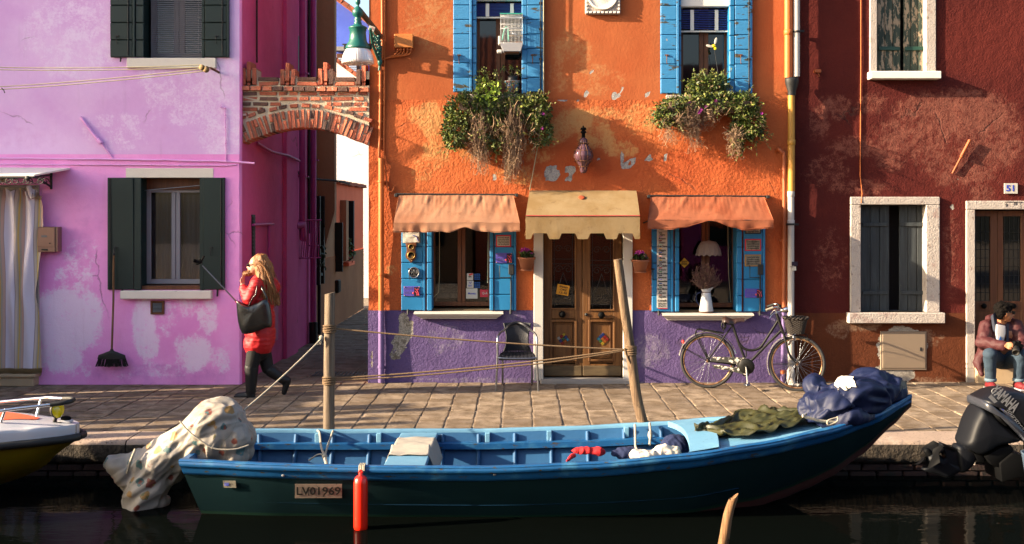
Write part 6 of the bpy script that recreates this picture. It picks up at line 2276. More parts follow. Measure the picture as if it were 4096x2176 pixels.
# the shop's pull cord from upper window to awning
m = MB()
m.tube([W(1367, -60, -.07), W(1367, 238, -.07), W(1352, 370, -.08), W(1332, 478, -.06)], .006, 6)
tag(m.build('pull_cord', M_cord), 'pale cord slanting from the upper window shutter to the mustard awning', 'cord')
# ================================================================ street lamp on its bracket
sl = thing('street_lamp', W(950, 120, -.1), 'green street lamp with a ribbed glass bowl bracketed to the orange house corner', 'street lamp')
LY = -.55
kk = (BACK + LY) / 2760
lc = V((WX(900, LY), LY, 0))
z = lambda v: WZ(v, LY)
def rr(px_):
 return px_ * kk
m = MB()
m.lathe([(.0, z(-7)), (rr(3), z(-6)), (rr(6.5), z(2)), (rr(6), z(9)), (rr(3.2), z(12)), (rr(3.5), z(16)), (rr(7.5), z(19)), (rr(14), z(27)), (rr(13.5), z(38)), (rr(8), z(43)), (rr(7.5), z(46)), (rr(10), z(50)), (rr(7.5), z(54)), (rr(10), z(58)), (rr(9), z(61)), (rr(14), z(64)), (rr(22), z(68)), (rr(24), z(71)), (rr(21), z(73)), (rr(21.5), z(77)), (rr(20), z(79)), (rr(21), z(93)), (rr(22.5), z(104)), (rr(27), z(110)), (rr(27.5), z(113)), (rr(30), z(116)), (rr(31), z(121)), (rr(30), z(124)), (0, z(124))], 40, lc)
m.build('hood', M_lamp_green, sl)
m = MB()
fl = lambda a, q: 1 + .018 * math.cos(a * 40)
m.lathe([(rr(28), z(123)), (rr(33), z(131)), (rr(37), z(140)), (rr(39), z(151)), (rr(40), z(160)), (rr(38.6), z(160)), (rr(37), z(150)), (rr(32), z(134)), (rr(27), z(124))], 120, lc, None, fl)
m.build('glass_bowl', M_lampglass, sl)
m = MB()
m.cap((lc.x, lc.y, z(128)), (lc.x, lc.y, z(152)), rr(7), rr(9))
m.build('bulb', M_dial, sl)
m = MB()
for sgn in (-1, 1):
 c = V((lc.x + sgn * rr(33), lc.y, z(116)))
 m.box(c.x - .012, c.x + .012, c.y - .012, c.y + .012, z(124), z(112), .003)
 m.box(c.x - .03, c.x + .03, c.y - .012, c.y + .012, z(113), z(110), .003)
m.build('clamp', M_iron, sl)
m = MB()
m.tube([lc + V((rr(6), .01, z(28))), W(957, 92, -.04)], .035, 14)
m.build('arm', paint('arm_brown', '#5a4030', 0.5, 0.15, 5, 0.1, 40), sl)
m = MB()
P0, P1 = V((lc.x + rr(28), LY + .12, z(64))), W(959, 100, -.01)
P2 = W(956, 160, -.01)
def plate(pts, th):
 pass
n = 9
for i in range(n + 1):
 a = P0.lerp(P1, i / n) + V((0, 0, -.03))
 b = P0.lerp(P2, i / n)
 if i > 1:
  pts = [a.lerp(b, j / 10) + V((.012 * math.sin(j * 1.7 + i), .0, .010 * math.cos(j * 2.1 + i))) for j in range(11)]
  m.tube(pts, .012, 6)
m.tube([P0 + V((0, 0, -.02)), P0.lerp(P2, .5) + V((-.03, 0, .0)), P2], .018, 8)
m.tube([P1, P2], .02, 8)
for i in range(26):
 q = P0.lerp(P1, .25 + .7 * rnd.random()).lerp(P2, rnd.random() * .95)
 m.ell(q, (.022, .028, .03), None, 7, 5)
m.ell(P2 + V((0, -.03, .02)), (.03, .03, .06))
m.tube([P2 + V((0, -.02, -.02)), P2 + V((-.01, -.02, -.09))], .016, 6)
m.build('scroll_bracket', M_lamp_green, sl)
m = MB()
m.obox(W(935, 72, -.33), (.075, .02, .06), Matrix.Rotation(.35, 3, 'Y'), .003)
m.build('tag', M_paper, sl)
text('25', .04, W(936, 72, -.342), M_redframe, sl, rot=.35)
# ================================================================ on the pink house
ml = thing('mailbox', W(131, 632, PY), 'bronze metal mailbox on the pink wall beside the striped curtain', 'mailbox')
m = MB()
m.box(WX(107, PY), WX(150, PY), PY - .14, PY - .005, WZ(633, PY), WZ(570, PY), .006)
m.build('case', M_mail, ml)
m = MB()
m.box(WX(150.5, PY), WX(156, PY), PY - .13, PY - .005, WZ(632, PY), WZ(570, PY), .004)
m.box(WX(108, PY), WX(149, PY), PY - .148, PY - .139, WZ(620, PY), WZ(572, PY), .003)
m.build('door', M_mail, ml)
m = MB()
m.box(WX(117, PY), WX(131, PY), PY - .153, PY - .147, WZ(596, PY), WZ(591, PY), .001)
m.build('name_plate', M_silver, ml)
m = MB()
m.box(WX(117, PY), WX(132, PY), PY - .147, PY - .139, WZ(629, PY), WZ(625, PY), .001)
m.ell(W(125, 612, PY - .15), .008)
m.build('slot', M_ink, ml)
vt = thing('wall_vent', W(397, 773, PY), 'small louvred metal vent in a rusty frame low on the pink wall', 'vent')
m = MB()
x0, x1, z0, z1 = WX(380, PY), WX(414, PY), WZ(790, PY), WZ(756, PY)
for (a, b, c, d) in ((x0, x0 + .025, z0, z1), (x1 - .025, x1, z0, z1), (x0 + .025, x1 - .025, z0, z0 + .025), (x0 + .025, x1 - .025, z1 - .025, z1)):
 m.box(a, b, PY - .03, PY, c, d, .003)
m.build('frame', M_rusty, vt)
for i in range(7):
 zc = z0 + .034 + i * .0168
 m = MB()
 m.obox(((x0 + x1) / 2, PY - .018, zc), (x1 - x0 - .055, .02, .010), Matrix.Rotation(.6, 3, 'X'), .001)
 m.build('slat', M_alu, vt)
br = thing('broom', W(282, 922, PY), 'black broom hung head down by its wooden handle on the pink wall', 'broom')
BY = PY - .10
m = MB()
m.tube([W(286, 640, BY), W(285, 760, BY), W(281, 882, BY)], .013, 10)
m.build('handle', M_stake, br)
m = MB()
m.tube([W(286, 641, BY), W(286.5, 628, BY - .0), W(289, 622, BY + .05), W(290, 618, BY + .08)], .007, 6)
m.ell(W(286, 640, BY), .018)
m.build('hook', M_black, br)
m = MB()
def head(u, t):
 a = u * 2 * PI
 w = interp([(0, .018), (.15, .02), (.35, .085), (.6, .165), (1, .178)], t)
 return V((WX(281, BY) + w * math.cos(a), BY + .03 * (1 if t > .2 else .6) * math.sin(a), WZ(878, BY) - t * (WZ(878, BY) - WZ(903, BY))))
m.grid(head, 28, 10, closed_u=True)
m.build('head', M_black, br)
m = MB()
r = random.Random(2)
for i in range(170):
 x = r.uniform(-.165, .165)
 y = r.uniform(-.022, .022)
 p = V((WX(281, BY) + x, BY + y, WZ(900, BY)))
 e = V((WX(281, BY) + x * 1.22 + r.gauss(0, .004), BY + y * 1.5, WZ(922, BY) + .04 * abs(x) + r.gauss(0, .004)))
 m.tube([p, e], .0035, 3, False)
m.build('bristles', M_black, br)
# cables and the painted pipe on the pink front
def pinkline(pts, r_, label, n=7):
 m = MB()
 m.tube([W(u, v, PY - .015) + V((0, 0, .004 * nz((u * .05, v * .05, 1)))) for u, v in pts], r_, n)
 for i, (u, v) in enumerate(pts[1:-1]):
  m.ell(W(u, v, PY - .018), (.012, .014, .012), None, 7, 5)
 return tag(m.build('wall_cable', M_pinkpipe), label, 'cable', 'pink painted cables on the pink house')
pinkline([(-200, 397), (30, 398), (70, 398), (120, 399), (180, 400), (250, 400), (300, 401), (350, 402), (390, 403), (420, 402), (450, 404), (500, 405), (540, 405), (570, 406), (602, 408), (640, 411)], .013, 'thick pink painted cable running along the front above the lower window')
pinkline([(-200, 412), (60, 413), (130, 414), (200, 414), (300, 415), (380, 415), (450, 416), (520, 416), (570, 416), (594, 414)], .009, 'thin pink painted cable just under the thick one on the pink front')
pinkline([(568, 404), (568, 360), (567, 320), (566, 290), (566, 272), (556, 270), (556, 262)], .006, 'thin pink painted wire climbing the wall near the brick arch')
m = MB()
m.tube([W(203, 294, PY - .02), W(226, 326, PY - .03), W(250, 356, PY - .03)], [.016, .018, .02], 8)
m.tube([W(250, 356, PY - .025), W(270, 380, PY - .02), W(284, 398, PY - .01)], .010, 8)
m.obox(W(251, 356, PY - .03), (.05, .05, .07), Matrix.Rotation(-.7, 3, 'Y'), .008)
tag(m.build('flag_holder', M_pinkpipe), 'pink painted slanting stick holder on the upper pink wall', 'bracket')
# washing line
wl = thing('washing_line', W(540, 178, PY), 'washing lines running on two pulleys from an iron arm under the upper pink window', 'washing line')
m = MB()
m.tube([W(550, 182, PY), W(530, 171, PY - .35)], .016, 4)
m.tube([W(530, 171, PY - .35), W(520, 167, PY - .38), W(512, 171, PY - .42)], .006, 5)
m.build('arm', M_rusty, wl)
PYL = PY - .42
for (u, v) in ((508, 170), (518, 175)):
 m = MB()
 m.lathe([(.0, -.014), (.024, -.014), (.036, -.014), (.030, -.004), (.030, .004), (.036, .014), (.0, .014)], 20, W(u, v, PYL), Matrix.Rotation(PI / 2, 3, 'X'))
 m.build('pulley', M_awning_y, wl)
for (v0, v1, ue) in ((166, 163, 506), (172, 169, 506), (215, 172, 516), (222, 178, 520)):
 m = MB()
 A = W(-120, v0 + (0 if v0 < 200 else 9), PYL - .3)
 B = W(ue, v1, PYL)
 m.tube([A.lerp(B, t / 12) + V((0, 0, -.03 * 4 * (t / 12) * (1 - t / 12))) for t in range(13)], .006, 6)
 m.build('line', M_cord, wl)
m = MB()
m.tube([W(4, 221, PYL - .25), W(10, 228, PYL - .25), W(12, 234, PYL - .25)], .006, 5)
tag(m.build('line_knot', M_wire), 'black knotted end of string on the washing line', 'knot')
# striped door curtain with a lace hem on its rail
cu_ = thing('door_curtain', W(40, 940, PY - .12), 'white and yellow striped door curtain with a crocheted hem', 'curtain')
CYY = PY - .13
def curt(u, t):
 uu = -110 + u * (interp([(0, 104), (.3, 96), (.42, 88), (.55, 97), (.75, 108), (.9, 106), (1, 98)], t) + 110)
 vv = 928 - t * (928 - 478)
 fold = .034 * math.sin(u * 34 + 1.2 * nz((u * 4, t * 1.5, 1))) * (.35 + .65 * (1 - abs(t - .95))) + .05 * nz((u * 3, t * 2.2, 5))
 if t > .93:
  fold += .03 * math.sin(u * 80) * (t - .93) / .07
 return V((WX(uu, CYY), CYY + fold, WZ(vv + (5 * math.sin(u * 40) if t > .98 else 0), CYY)))
m = MB()
m.grid(curt, 120, 60)
m.build('cloth', M_stripes, cu_)
m = MB()
for i in range(60):
 u = i / 60
 a, b = curt(u, 0), curt((i + 1) / 60, 0)
 mid = (a + b) / 2
 m.tube([a + V((0, 0, .01)), mid + V((0, 0, -.04)), b + V((0, 0, .01))], .008, 5)
 m.tube([a + V((0, 0, -.0)), mid + V((0, 0, -.02)), b + V((0, 0, .0))], .008, 5)
 m.tube([a + V((0, 0, -.02)), mid + V((0, 0, -.07)), b + V((0, 0, -.02))], .006, 5)
m.build('crochet_hem', M_awning_y, cu_)
m = MB()
for i in range(24):
 pass
m.tube([W(-110, 466, CYY + .05), W(30, 468, CYY + .05), W(90, 470, CYY + .05)], .009, 8)
m.build('rail', M_pvc, cu_)
m = MB()
m.tube([W(72, 468, CYY - .02), W(78, 490, CYY - .03), W(84, 498, CYY - .03)], .03, 8)
m.build('gathered_corner', M_stripes, cu_)
m = MB()
m.obox(W(96, 498, CYY - .0), (.09, .015, .015), Matrix.Rotation(.1, 3, 'Y'), .003)
m.obox(W(96, 495, CYY - .0), (.09, .012, .012), Matrix.Rotation(-.1, 3, 'Y'), .003)
tag(m.build('clothes_peg', M_dry2), 'wooden clothes peg holding the top corner of the striped curtain', 'peg')
cn = thing('door_canopy', W(60, 440, PY), 'flat door canopy on scrolled black iron brackets above the striped curtain', 'canopy')
m = MB()
x0, x1 = WX(-140, PY), WX(143, PY - .4)
vs = [(x0, PY, WZ(424, PY)), (x1, PY, WZ(426, PY)), (x1 - .12, PY - .75, WZ(443, PY - .75)), (x0, PY - .75, WZ(443, PY - .75))]
m.add(vs + [V(p) + V((0, 0, .02)) for p in vs], [(0, 1, 2, 3), (7, 6, 5, 4), (0, 4, 5, 1), (1, 5, 6, 2), (2, 6, 7, 3), (3, 7, 4, 0)])
m.build('sheet', M_dial, cn)
m = MB()
YB = PY - .75
zf = WZ(444, YB) - .01
m.tube([(x0, YB, zf), (x1 - .13, YB, zf)], .012, 6)
for cx_ in (8, 52, 88):
 c = V((WX(cx_, YB), YB, zf - .06))
 for sg in (-1, 1):
  m.tube([c + V((sg * (.03 + .05 * (1 - .7 * t / 12)) + sg * .05 * (1 - .7 * t / 12) * math.cos(PI + sg * 0 + t * .55), 0, .01 + .05 * (1 - .7 * t / 12) * math.sin(t * .55))) for t in range(13)], .006, 5)
 m.tube([c + V((-.12, 0, .05)), c + V((0, 0, -.01)), c + V((.12, 0, .05))], .006, 5)
m.ell((WX(70, YB), YB - .01, zf - .01), (.03, .02, .03))
xb = WX(126, PY - .05)
m.tube([(xb, PY - .02, WZ(476, PY)), (xb, PY - .02, WZ(432, PY))], .016, 6)
m.tube([(xb, PY - .02, WZ(470, PY)), (xb - .02, PY - .35, WZ(450, PY)), (x1 - .13, YB, zf)], .012, 6)
m.tube([(xb, PY - .02, WZ(440, PY)), (x1 - .13, YB, zf)], .012, 6)
for (du, dv, r_) in ((-12, 12, .05), (-24, 4, .045)):
 c = W(126 + du, 445 + dv, PY - .15)
 m.tube([c + V((r_ * (1 - .7 * t / 12) * math.cos(t * .6), 0, r_ * (1 - .7 * t / 12) * math.sin(t * .6))) for t in range(13)], .006, 5)
m.build('iron_bracket', M_iron, cn)
card('house_number', 'small white house number plate half hidden under the door canopy', 'sign', 0, 14, 447, 458, M_paper, ['6'], None, Y=PY - .04, shear=0)
# number plates on the red house
n5 = card('house_number', 'white enamel plate reading 51 above the red house door', 'sign', 2525, 2559, 461, 487, M_paper, [], None, Y=RY - .015, thick=.012)
text('51', .105, W(2542, 474, RY - .024), M_blueprint, n5, width=.10, bold=.003)
o = card('old_number', 'rubbed out black house number painted on the door lintel', 'sign', 2523, 2566, 507, 525, M_white_worn, [], None, Y=RY - .033, thick=.004)
text('9', .07, W(2531, 517, RY - .037), M_ink, o)
text('10', .05, W(2553, 513, RY - .037), M_ink, o)
m = MB()
m.box(WX(2523, RY), WX(2566, RY), RY - .040, RY - .034, WZ(508.4, RY), WZ(507, RY))
m.build('rule', M_ink, o)
# stick holder, hook and wire on the red wall
m = MB()
m.tube([W(2439, 352, RY - .05), W(2418, 392, RY - .04)], .02, 8)
m.tube([W(2418, 392, RY - .035), W(2395, 436, RY - .02)], .012, 8)
m.ell(W(2418, 393, RY - .05), .022)
tag(m.build('flag_holder', M_copper), 'rust coloured slanting stick holder on the red wall', 'bracket')
m = MB()
m.box(WX(2046, RY), WX(2062, RY), RY - .07, RY, WZ(184, RY), WZ(176, RY), .006)
m.tube([W(2058, 183, RY - .05), W(2061, 192, RY - .05), W(2056, 193, RY - .05)], .006, 6)
tag(m.build('wall_hook', M_copper), 'small rusty iron hook bracket high on the red wall near the pipe', 'hook')
m = MB()
m.tube([W(2165, -80, RY - .012), W(2165, 150, RY - .012), W(2164, 300, RY - .012), W(2163, 440, RY - .012), W(2168, 486, RY - .03), W(2166, 510, RY - .04)], .006, 6)
tag(m.build('wall_wire', M_orpipe), 'thin wire hanging down the red wall to the lower window frame', 'cable')
# ================================================================ mooring posts and their lines
def post(name, pts, rs, mat, label, seed, top_tilt=0.0, knots=(), group='mooring posts'):
 t = thing(name, (pts[0][0], pts[0][1], WATER), label, 'mooring post', group)
 P = smoothcurve(pts, 8)
 n = len(P)
 m = MB()
 NS = 22
 vs = []
 for i, p in enumerate(P):
  f = i / (n - 1)
  r0 = rs[0] + (rs[1] - rs[0]) * f
  for k in range(NS):
   a = 2 * PI * k / NS
   q = r0 * (1 + .06 * nz((math.cos(a) * 2 + seed, math.sin(a) * 2, f * 4), 1.0) + .05 * nz((math.cos(a) * 5 + seed, math.sin(a) * 5, f * 2.2), 1.0))
   vs.append(p + V((q * math.cos(a), q * math.sin(a), (top_tilt * math.cos(a) * r0 if i == n - 1 else 0))))
 fs = [(i * NS + k, i * NS + (k + 1) % NS, (i + 1) * NS + (k + 1) % NS, (i + 1) * NS + k) for i in range(n - 1) for k in range(NS)]
 m.add(vs, fs, True)
 c = P[-1]
 m.add(vs[-NS:] + [c], [(k, (k + 1) % NS, NS) for k in range(NS)], False)
 m.build('shaft', mat, t)
 for (zc, turns, km) in knots:
  kb = MB()
  best = min(P, key=lambda p: abs(p.z - zc))
  for j in range(turns):
   z = zc + (j - turns / 2) * .017
   kb.tube([best + V((math.cos(a) * (rs[1] + .008), math.sin(a) * (rs[1] + .008), z - best.z + .006 * math.sin(a + j))) for a in [i * 2 * PI / 18 for i in range(18)]], .0095, 6, closed=True)
  kb.build('rope_turns', km, t)
 return t
MY = -3.62
def M(u, v, Y=MY):
 return W(u, v, Y)
post('mooring_post', [M(826, 1180), M(827, 1060), M(828, 900), M(830, 737)], (.055, .047), M_post, 'upright weathered grey mooring post in front of the alley mouth', 3, .25, [(WZ(824, MY), 4, M_rope), (WZ(954, MY), 4, M_rope)])
post('mooring_post', [M(1655, 1200), M(1617, 1064), M(1600, 990), M(1584, 870), M(1568, 760), M(1554, 652)], (.052, .041), M_bark, 'leaning bark covered mooring post in front of the shop door', 8, .1, [(WZ(878, MY), 5, M_rope)])
SY3 = -6.9
post('mooring_post', [W(1795, 1480, SY3), W(1818, 1368, SY3), W(1832, 1290, SY3), W(1846, 1250, SY3)], (.036, .026), M_stake, 'short brown stake rising from the water in the foreground', 12, .9)
def line(name, pts, r_, mat, label, cat='rope', sagz=0.0, group=None, n=6):
 m = MB()
 P = []
 for a, b in zip(pts, pts[1:]):
  for i in range(16):
   t = i / 16
   P.append(V(a).lerp(V(b), t) + V((0, 0, -sagz * 4 * t * (1 - t))))
 P.append(V(pts[-1]))
 m.tube(P, r_, n)
 return tag(m.build(name, mat), label, cat, group)
line('mooring_rope', [M(842, 826), M(1572, 879)], .008, M_rope, 'upper brown rope stretched between the two mooring posts', 'rope', .02, 'ropes strung between the mooring posts')
line('mooring_rope', [M(842, 951), M(1572, 879)], .008, M_rope, 'lower brown rope slanting up from the foot of the upright post', 'rope', .03, 'ropes strung between the mooring posts')
line('mooring_rope', [M(842, 956), M(1250, 925), M(1572, 881)], .007, M_rope, 'slack brown rope hanging just under the lower slanting one', 'rope', .016, 'ropes strung between the mooring posts')
kn_ = MB()
for i in range(5):
 kn_.tube([M(1572 + rnd.uniform(-4, 2), 876, MY - .03), M(1574, 890, MY - .04), M(1580 + i, 905 + i * 2, MY - .04)], .008, 5)
tag(kn_.build('rope_knot', M_rope), 'brown rope knot with a loose tail on the leaning post', 'knot')
o = line('cover_rope', [M(812, 848, MY - .04), W(600, 1042, -4.4)], .007, M_rope_white, 'white line running from the upright post down to the flowered motor cover', 'rope', .02)
k = MB()
for i in range(9):
 k.tube([M(808, 850, MY - .05), M(804 + rnd.uniform(-5, 5), 858, MY - .06), M(803 + rnd.uniform(-8, 7), 866 + rnd.uniform(-3, 2), MY - .06)], .005, 4)
k.ell(M(808, 849, MY - .05), (.022, .02, .022))
k.build('frayed_end', M_rope_white, o)
# ================================================================ the blue boat
boat = thing('rowing_boat', (.3, -4.35, WATER), 'long blue wooden boat with a dark green hull moored along the quay', 'boat')
BX0, BX1 = -2.74, 3.37
def bhb(X):
 return interp([(-2.74, .62), (-2, .70), (-1, .75), (0, .765), (.8, .74), (1.5, .67), (2.1, .55), (2.6, .40), (3.0, .24), (3.25, .09), (3.37, .012)], X)
def bzs(X):
 return interp([(-2.74, .14), (-1.5, .118), (-.3, .115), (.6, .145), (1.3, .195), (1.9, .26), (2.5, .345), (2.9, .425), (3.2, .505), (3.37, .56)], X)
def bzk(X):
 return interp([(-2.74, -.42), (1.4, -.44), (1.95, -.37), (2.25, -.29), (2.46, -.21), (2.67, -.11), (2.94, .08), (3.2, .33), (3.37, .50)], X)
def bhc(X):
 return bhb(X) * interp([(-2.74, .60), (0, .58), (1.2, .50), (1.9, .30), (2.4, .12), (3.0, .06), (3.37, .5)], X)
BYC = -4.35
def rake(X, t):
 return .14 * t * max(0, 1 - (X - BX0) / .6)
def hp(X, t, sg, off=0.0):
 """point on the side: t=0 gunwale, 1 chine"""
 a, b = bhb(X), bhc(X)
 y = a + (b - a) * (t ** 1.25)
 z = bzs(X) + (bzk(X) - bzs(X)) * t
 return V((X + rake(X, t), BYC + sg * (y - off), z))
m = MB()
NB = 90
def xx(u):
 return BX0 + (BX1 - BX0) * u
for sg in (-1, 1):
 m.mi = 0
 m.grid(lambda u, t, sg=sg: hp(xx(u), t * .80, sg), NB, 10, flip=sg > 0)
 m.mi = 1
 m.grid(lambda u, t, sg=sg: hp(xx(u), .80 + t * .05, sg, -.004), NB, 1, flip=sg > 0)
 m.mi = 2
 m.grid(lambda u, t, sg=sg: hp(xx(u), .85 + t * .15, sg), NB, 2, flip=sg > 0)
m.mi = 2
m.grid(lambda u, t: hp(xx(u), 1, -1).lerp(hp(xx(u), 1, 1), t) + V((0, 0, -.03 * math.sin(PI * t))), NB, 6)
m.mi = 0
m.grid(lambda u, t: hp(BX0, t, -1).lerp(hp(BX0, t, 1), u) + V((-.002, 0, 0)), 8, 8)
m.build('hull', [M_boat_hull, M_boat_stripe, M_boat_bottom], boat)
# blue sheer strake with its rub rail, and the flat rail on top
for sg in (-1, 1):
 m = MB()
 def strake(u, t, sg=sg):
  X = xx(u)
  h = .115 * interp([(-2.74, 1), (2.4, 1), (3.1, .75), (3.37, .4)], X) / max(.2, bzs(X) - bzk(X))
  prof = [(0.0, .022), (.15, .032), (.32, .032), (.40, .020), (.92, .016), (1.0, .0)]
  f = t * (len(prof) - 1)
  i = min(int(f), len(prof) - 2)
  a = f - i
  tt = prof[i][0] * (1 - a) + prof[i + 1][0] * a
  of = prof[i][1] * (1 - a) + prof[i + 1][1] * a
  p = hp(X, tt * h, sg, -of * (1 if X < 3 else max(.2, (3.4 - X) / .4)))
  return p + V((0, .003 * nz((X * 3, t, sg), 2), .003 * nz((X * 2, 1, sg), 2)))
 m.grid(strake, NB, 15, flip=sg > 0)
 m.build('sheer_strake', M_boat_blue, boat)
 m = MB()
 def railtop(u, t, sg=sg):
  X = xx(u)
  k = 1 if X < 2.9 else max(.1, (3.4 - X) / .5)
  prof = [(-.022, .0), (-.024, .008), (-.016, .014), (.03, .016), (.036, .010), (.036, -.05)]
  f = t * (len(prof) - 1)
  i = min(int(f), len(prof) - 2)
  a = f - i
  o_ = prof[i][0] * (1 - a) + prof[i + 1][0] * a
  dz = prof[i][1] * (1 - a) + prof[i + 1][1] * a
  p = hp(X, 0, sg, o_ * k)
  return p + V((0, .002 * nz((X * 4, t, 3), 2), dz + .003 * nz((X * 5, t * 2, sg), 2)))
 m.grid(railtop, NB, 10, flip=sg > 0)
 m.build('gunwale', M_boat_light if sg > 0 else M_boat_blue, boat)
 # inside skin
 m = MB()
 m.grid(lambda u, t, sg=sg: hp(BX0 + .05 + (2.9 - BX0) * u, .02 + t * .85, sg, .032), 60, 8, flip=sg < 0)
 m.build('inner_planking', M_boat_in, boat)
 # shelf and risers
 for (t0, hgt, dep, mat_) in ((.17, .05, .10, M_boat_blue), (.52, .055, .10, M_boat_in), (.72, .03, .12, M_boat_in)):
  m = MB()
  xe = 1.75
  def bar(u, q, sg=sg, t0=t0, hgt=hgt, dep=dep):
   X = BX0 + .06 + (xe - BX0) * u
   prof = [(0, 0), (dep, 0), (dep, -hgt), (0, -hgt)]
   f = q * 3
   i = min(int(f), 2)
   a = f - i
   d = prof[i][0] * (1 - a) + prof[i + 1][0] * a
   z = prof[i][1] * (1 - a) + prof[i + 1][1] * a
   p = hp(X, t0, sg, .03 + d)
   return p + V((0, 0, z))
  m.grid(bar, 50, 3, smooth=False, flip=sg < 0)
  m.build('stringer', mat_, boat)
 nr = 13
 for i in range(nr):
  X = BX0 + .35 + i * .335
  m = MB()
  pts = [hp(X, q, sg, .05) for q in (.05, .25, .5, .75, .88)]
  m.tube(pts, .022, 4)
  m.build('rib', M_boat_in, boat)
 for X in (-1.86, -1.3, -.30, .27, .98, 1.55):
  p = hp(X, .0, sg, .06)
  m = MB()
  m.box(X - .022, X + .022, p.y - .03, p.y + .03, p.z - .10, p.z - .012, .004)
  m.build('rail_block', M_boat_light, boat)
m = MB()
m.grid(lambda u, t: hp(BX0 + .05 + (2.0 - BX0) * u, .80, -1, .02).lerp(hp(BX0 + .05 + (2.0 - BX0) * u, .80, 1, .02), t), 20, 4)
m.build('floorboards', M_boat_in, boat)
m = MB()
m.grid(lambda u, t: hp(BX0 + .06, t * .8, -1, .0).lerp(hp(BX0 + .06, t * .8, 1, .0), u), 8, 4)
m.box(BX0 - .01, BX0 + .06, BYC - .6, BYC + .6, bzs(BX0) - .03, bzs(BX0) + .006, .01)
m.build('transom', M_boat_blue, boat)
# thwart with its rag
TX = -.93
m = MB()
m.box(TX - .17, TX + .17, BYC - .62, BYC + .70, .065, .105, .008)
m.box(TX - .15, TX + .15, BYC + .40, BYC + .44, -.25, .065)
m.box(TX - .15, TX + .15, BYC - .44, BYC - .40, -.25, .065)
m.build('thwart', M_boat_light, boat)
# foredeck and its bowed coaming
m = MB()
def deck(u, t):
 X = 1.42 + (3.30 - 1.42) * u
 a = hp(X, 0, -1, .03)
 b = hp(X, 0, 1, .03)
 p = a.lerp(b, t)
 return p + V((0, 0, -.022 + .035 * math.sin(PI * t) * min(1, (3.3 - X) / 1.2)))
m.grid(deck, 40, 14)
m.build('foredeck', M_boat_light, boat)
m = MB()
def coam(u, q):
 w = [(0, 0), (0, .05), (.24, .056), (.25, .03)]
 f = q * 3
 i = min(int(f), 2)
 a = f - i
 dx = w[i][0] * (1 - a) + w[i + 1][0] * a
 dz = w[i][1] * (1 - a) + w[i + 1][1] * a
 X = 1.36 + dx + .10 * (1 - (2 * u - 1) ** 2) * .6
 p = hp(X, 0, -1, .04).lerp(hp(X, 0, 1, .04), u)
 return p + V((0, 0, -.03 + dz + .035 * math.sin(PI * u)))
m.grid(coam, 24, 6, smooth=False)
def bulk(u, q):
 X = 1.44
 p = hp(X, .6 * q + .02, -1, .03).lerp(hp(X, .6 * q + .02, 1, .03), u)
 return p
m.build('coaming', M_boat_light, boat)
# plate and sticker on the near side
def onside(u, v, out=.012):
 """nearest point of the near side under a surveyed point"""
 best = None
 for i in range(160):
  t = i / 160
  X = -2
  for _ in range(4):
   p = hp(X, t, -1, -out)
   d = BACK + p.y
   X = (u - 1307.6) * d / 2760
  p = hp(X, t, -1, -out)
  vv = 534.4 + (EYE - p.z) * 2760 / (BACK + p.y)
  if best is None or abs(vv - v) < best[0]:
   best = (abs(vv - v), p, t)
 return best[1], best[2]
def sideplate(name, u0, u1, v0, v1, mat):
 m = MB()
 a, _ = onside(u0, v1)
 b, _ = onside(u1, v1)
 c, _ = onside(u1, v0)
 d, _ = onside(u0, v0)
 off = V((0, -.006, 0))
 m.add([a, b, c, d, a + off, b + off, c + off, d + off], [(4, 5, 6, 7), (0, 1, 5, 4), (1, 2, 6, 5), (2, 3, 7, 6), (3, 0, 4, 7)])
 return m.build(name, mat, boat), a, b, c, d
M_plate = paint('worn_number_plate', '#b09c8c', 0.85, 0.2, 9, 0.3, 40, c2='#3a342c', th=(0.62, 0.66), s2=22)
pl_, a, b, c, d = sideplate('number_plate', 742, 860, 1217, 1252, M_plate)
mid = (a + b + c + d) / 4
ex = (b - a).normalized()
ez = ((d + c) / 2 - (a + b) / 2).normalized()
R = Matrix((ex, ez, ex.cross(ez))).transposed()
text('LV01969', .118, mid + V((0, -.009, 0)) - ez * .002, M_ink, pl_, R=R, width=(b - a).length * .93, bold=.002)
st_, a, b, c, d = sideplate('sticker', 555, 590, 1209, 1226, M_paper_grey)
mid = (a + b + c + d) / 4
m = MB()
for q in (-.3, 0, .3):
 e = (b - a) * .4
 m.tube([mid - e + ez * .016 * q * 2.4 + V((0, -.009, 0)), mid - e * .1 + ez * .016 * q * 2.4 + V((0, -.009, 0))], .0025, 4)
m.build('print', M_blueprint, st_)
M_rust_nail = M_silver
m = MB()
for (u, v) in ((712, 1196), (1244, 1194), (1977, 1900)):
 if v < 1300:
  p, _ = onside(u, v, .02)
  m.ell(p, (.014, .006, .010))
m.build('nail_head', M_silver, boat)
# things lying in the boat
def cloth(name, label, cat, outline, Yc, dz, mat, seed, n=40, lift=.05, freq=6.0, zf=None, depth=None):
 pass
fd = thing('fender', W(907, 1250, -5.17), 'red cylindrical boat fender hanging from the side of the blue boat into the water', 'fender')
fc = W(907, 1260, -5.19)
kf = (BACK - 5.19) / 2760
m = MB()
fz = lambda v: WZ(v, -5.19)
m.lathe([(.0, fz(1338)), (.035, fz(1337)), (.052, fz(1330)), (.055, fz(1320)), (.055, fz(1215)), (.050, fz(1204)), (.036, fz(1198)), (.018, fz(1195)), (.015, fz(1188)), (.0, fz(1186))], 28, (fc.x, fc.y, 0))
m.build('body', M_fender, fd)
m = MB()
m.tube([V((fc.x + .014 * math.cos(a), fc.y, fz(1188) + .018 * math.sin(a))) for a in [i * 2 * PI / 12 for i in range(12)]], .006, 6, closed=True)
m.build('eye', M_fender, fd)
m = MB()
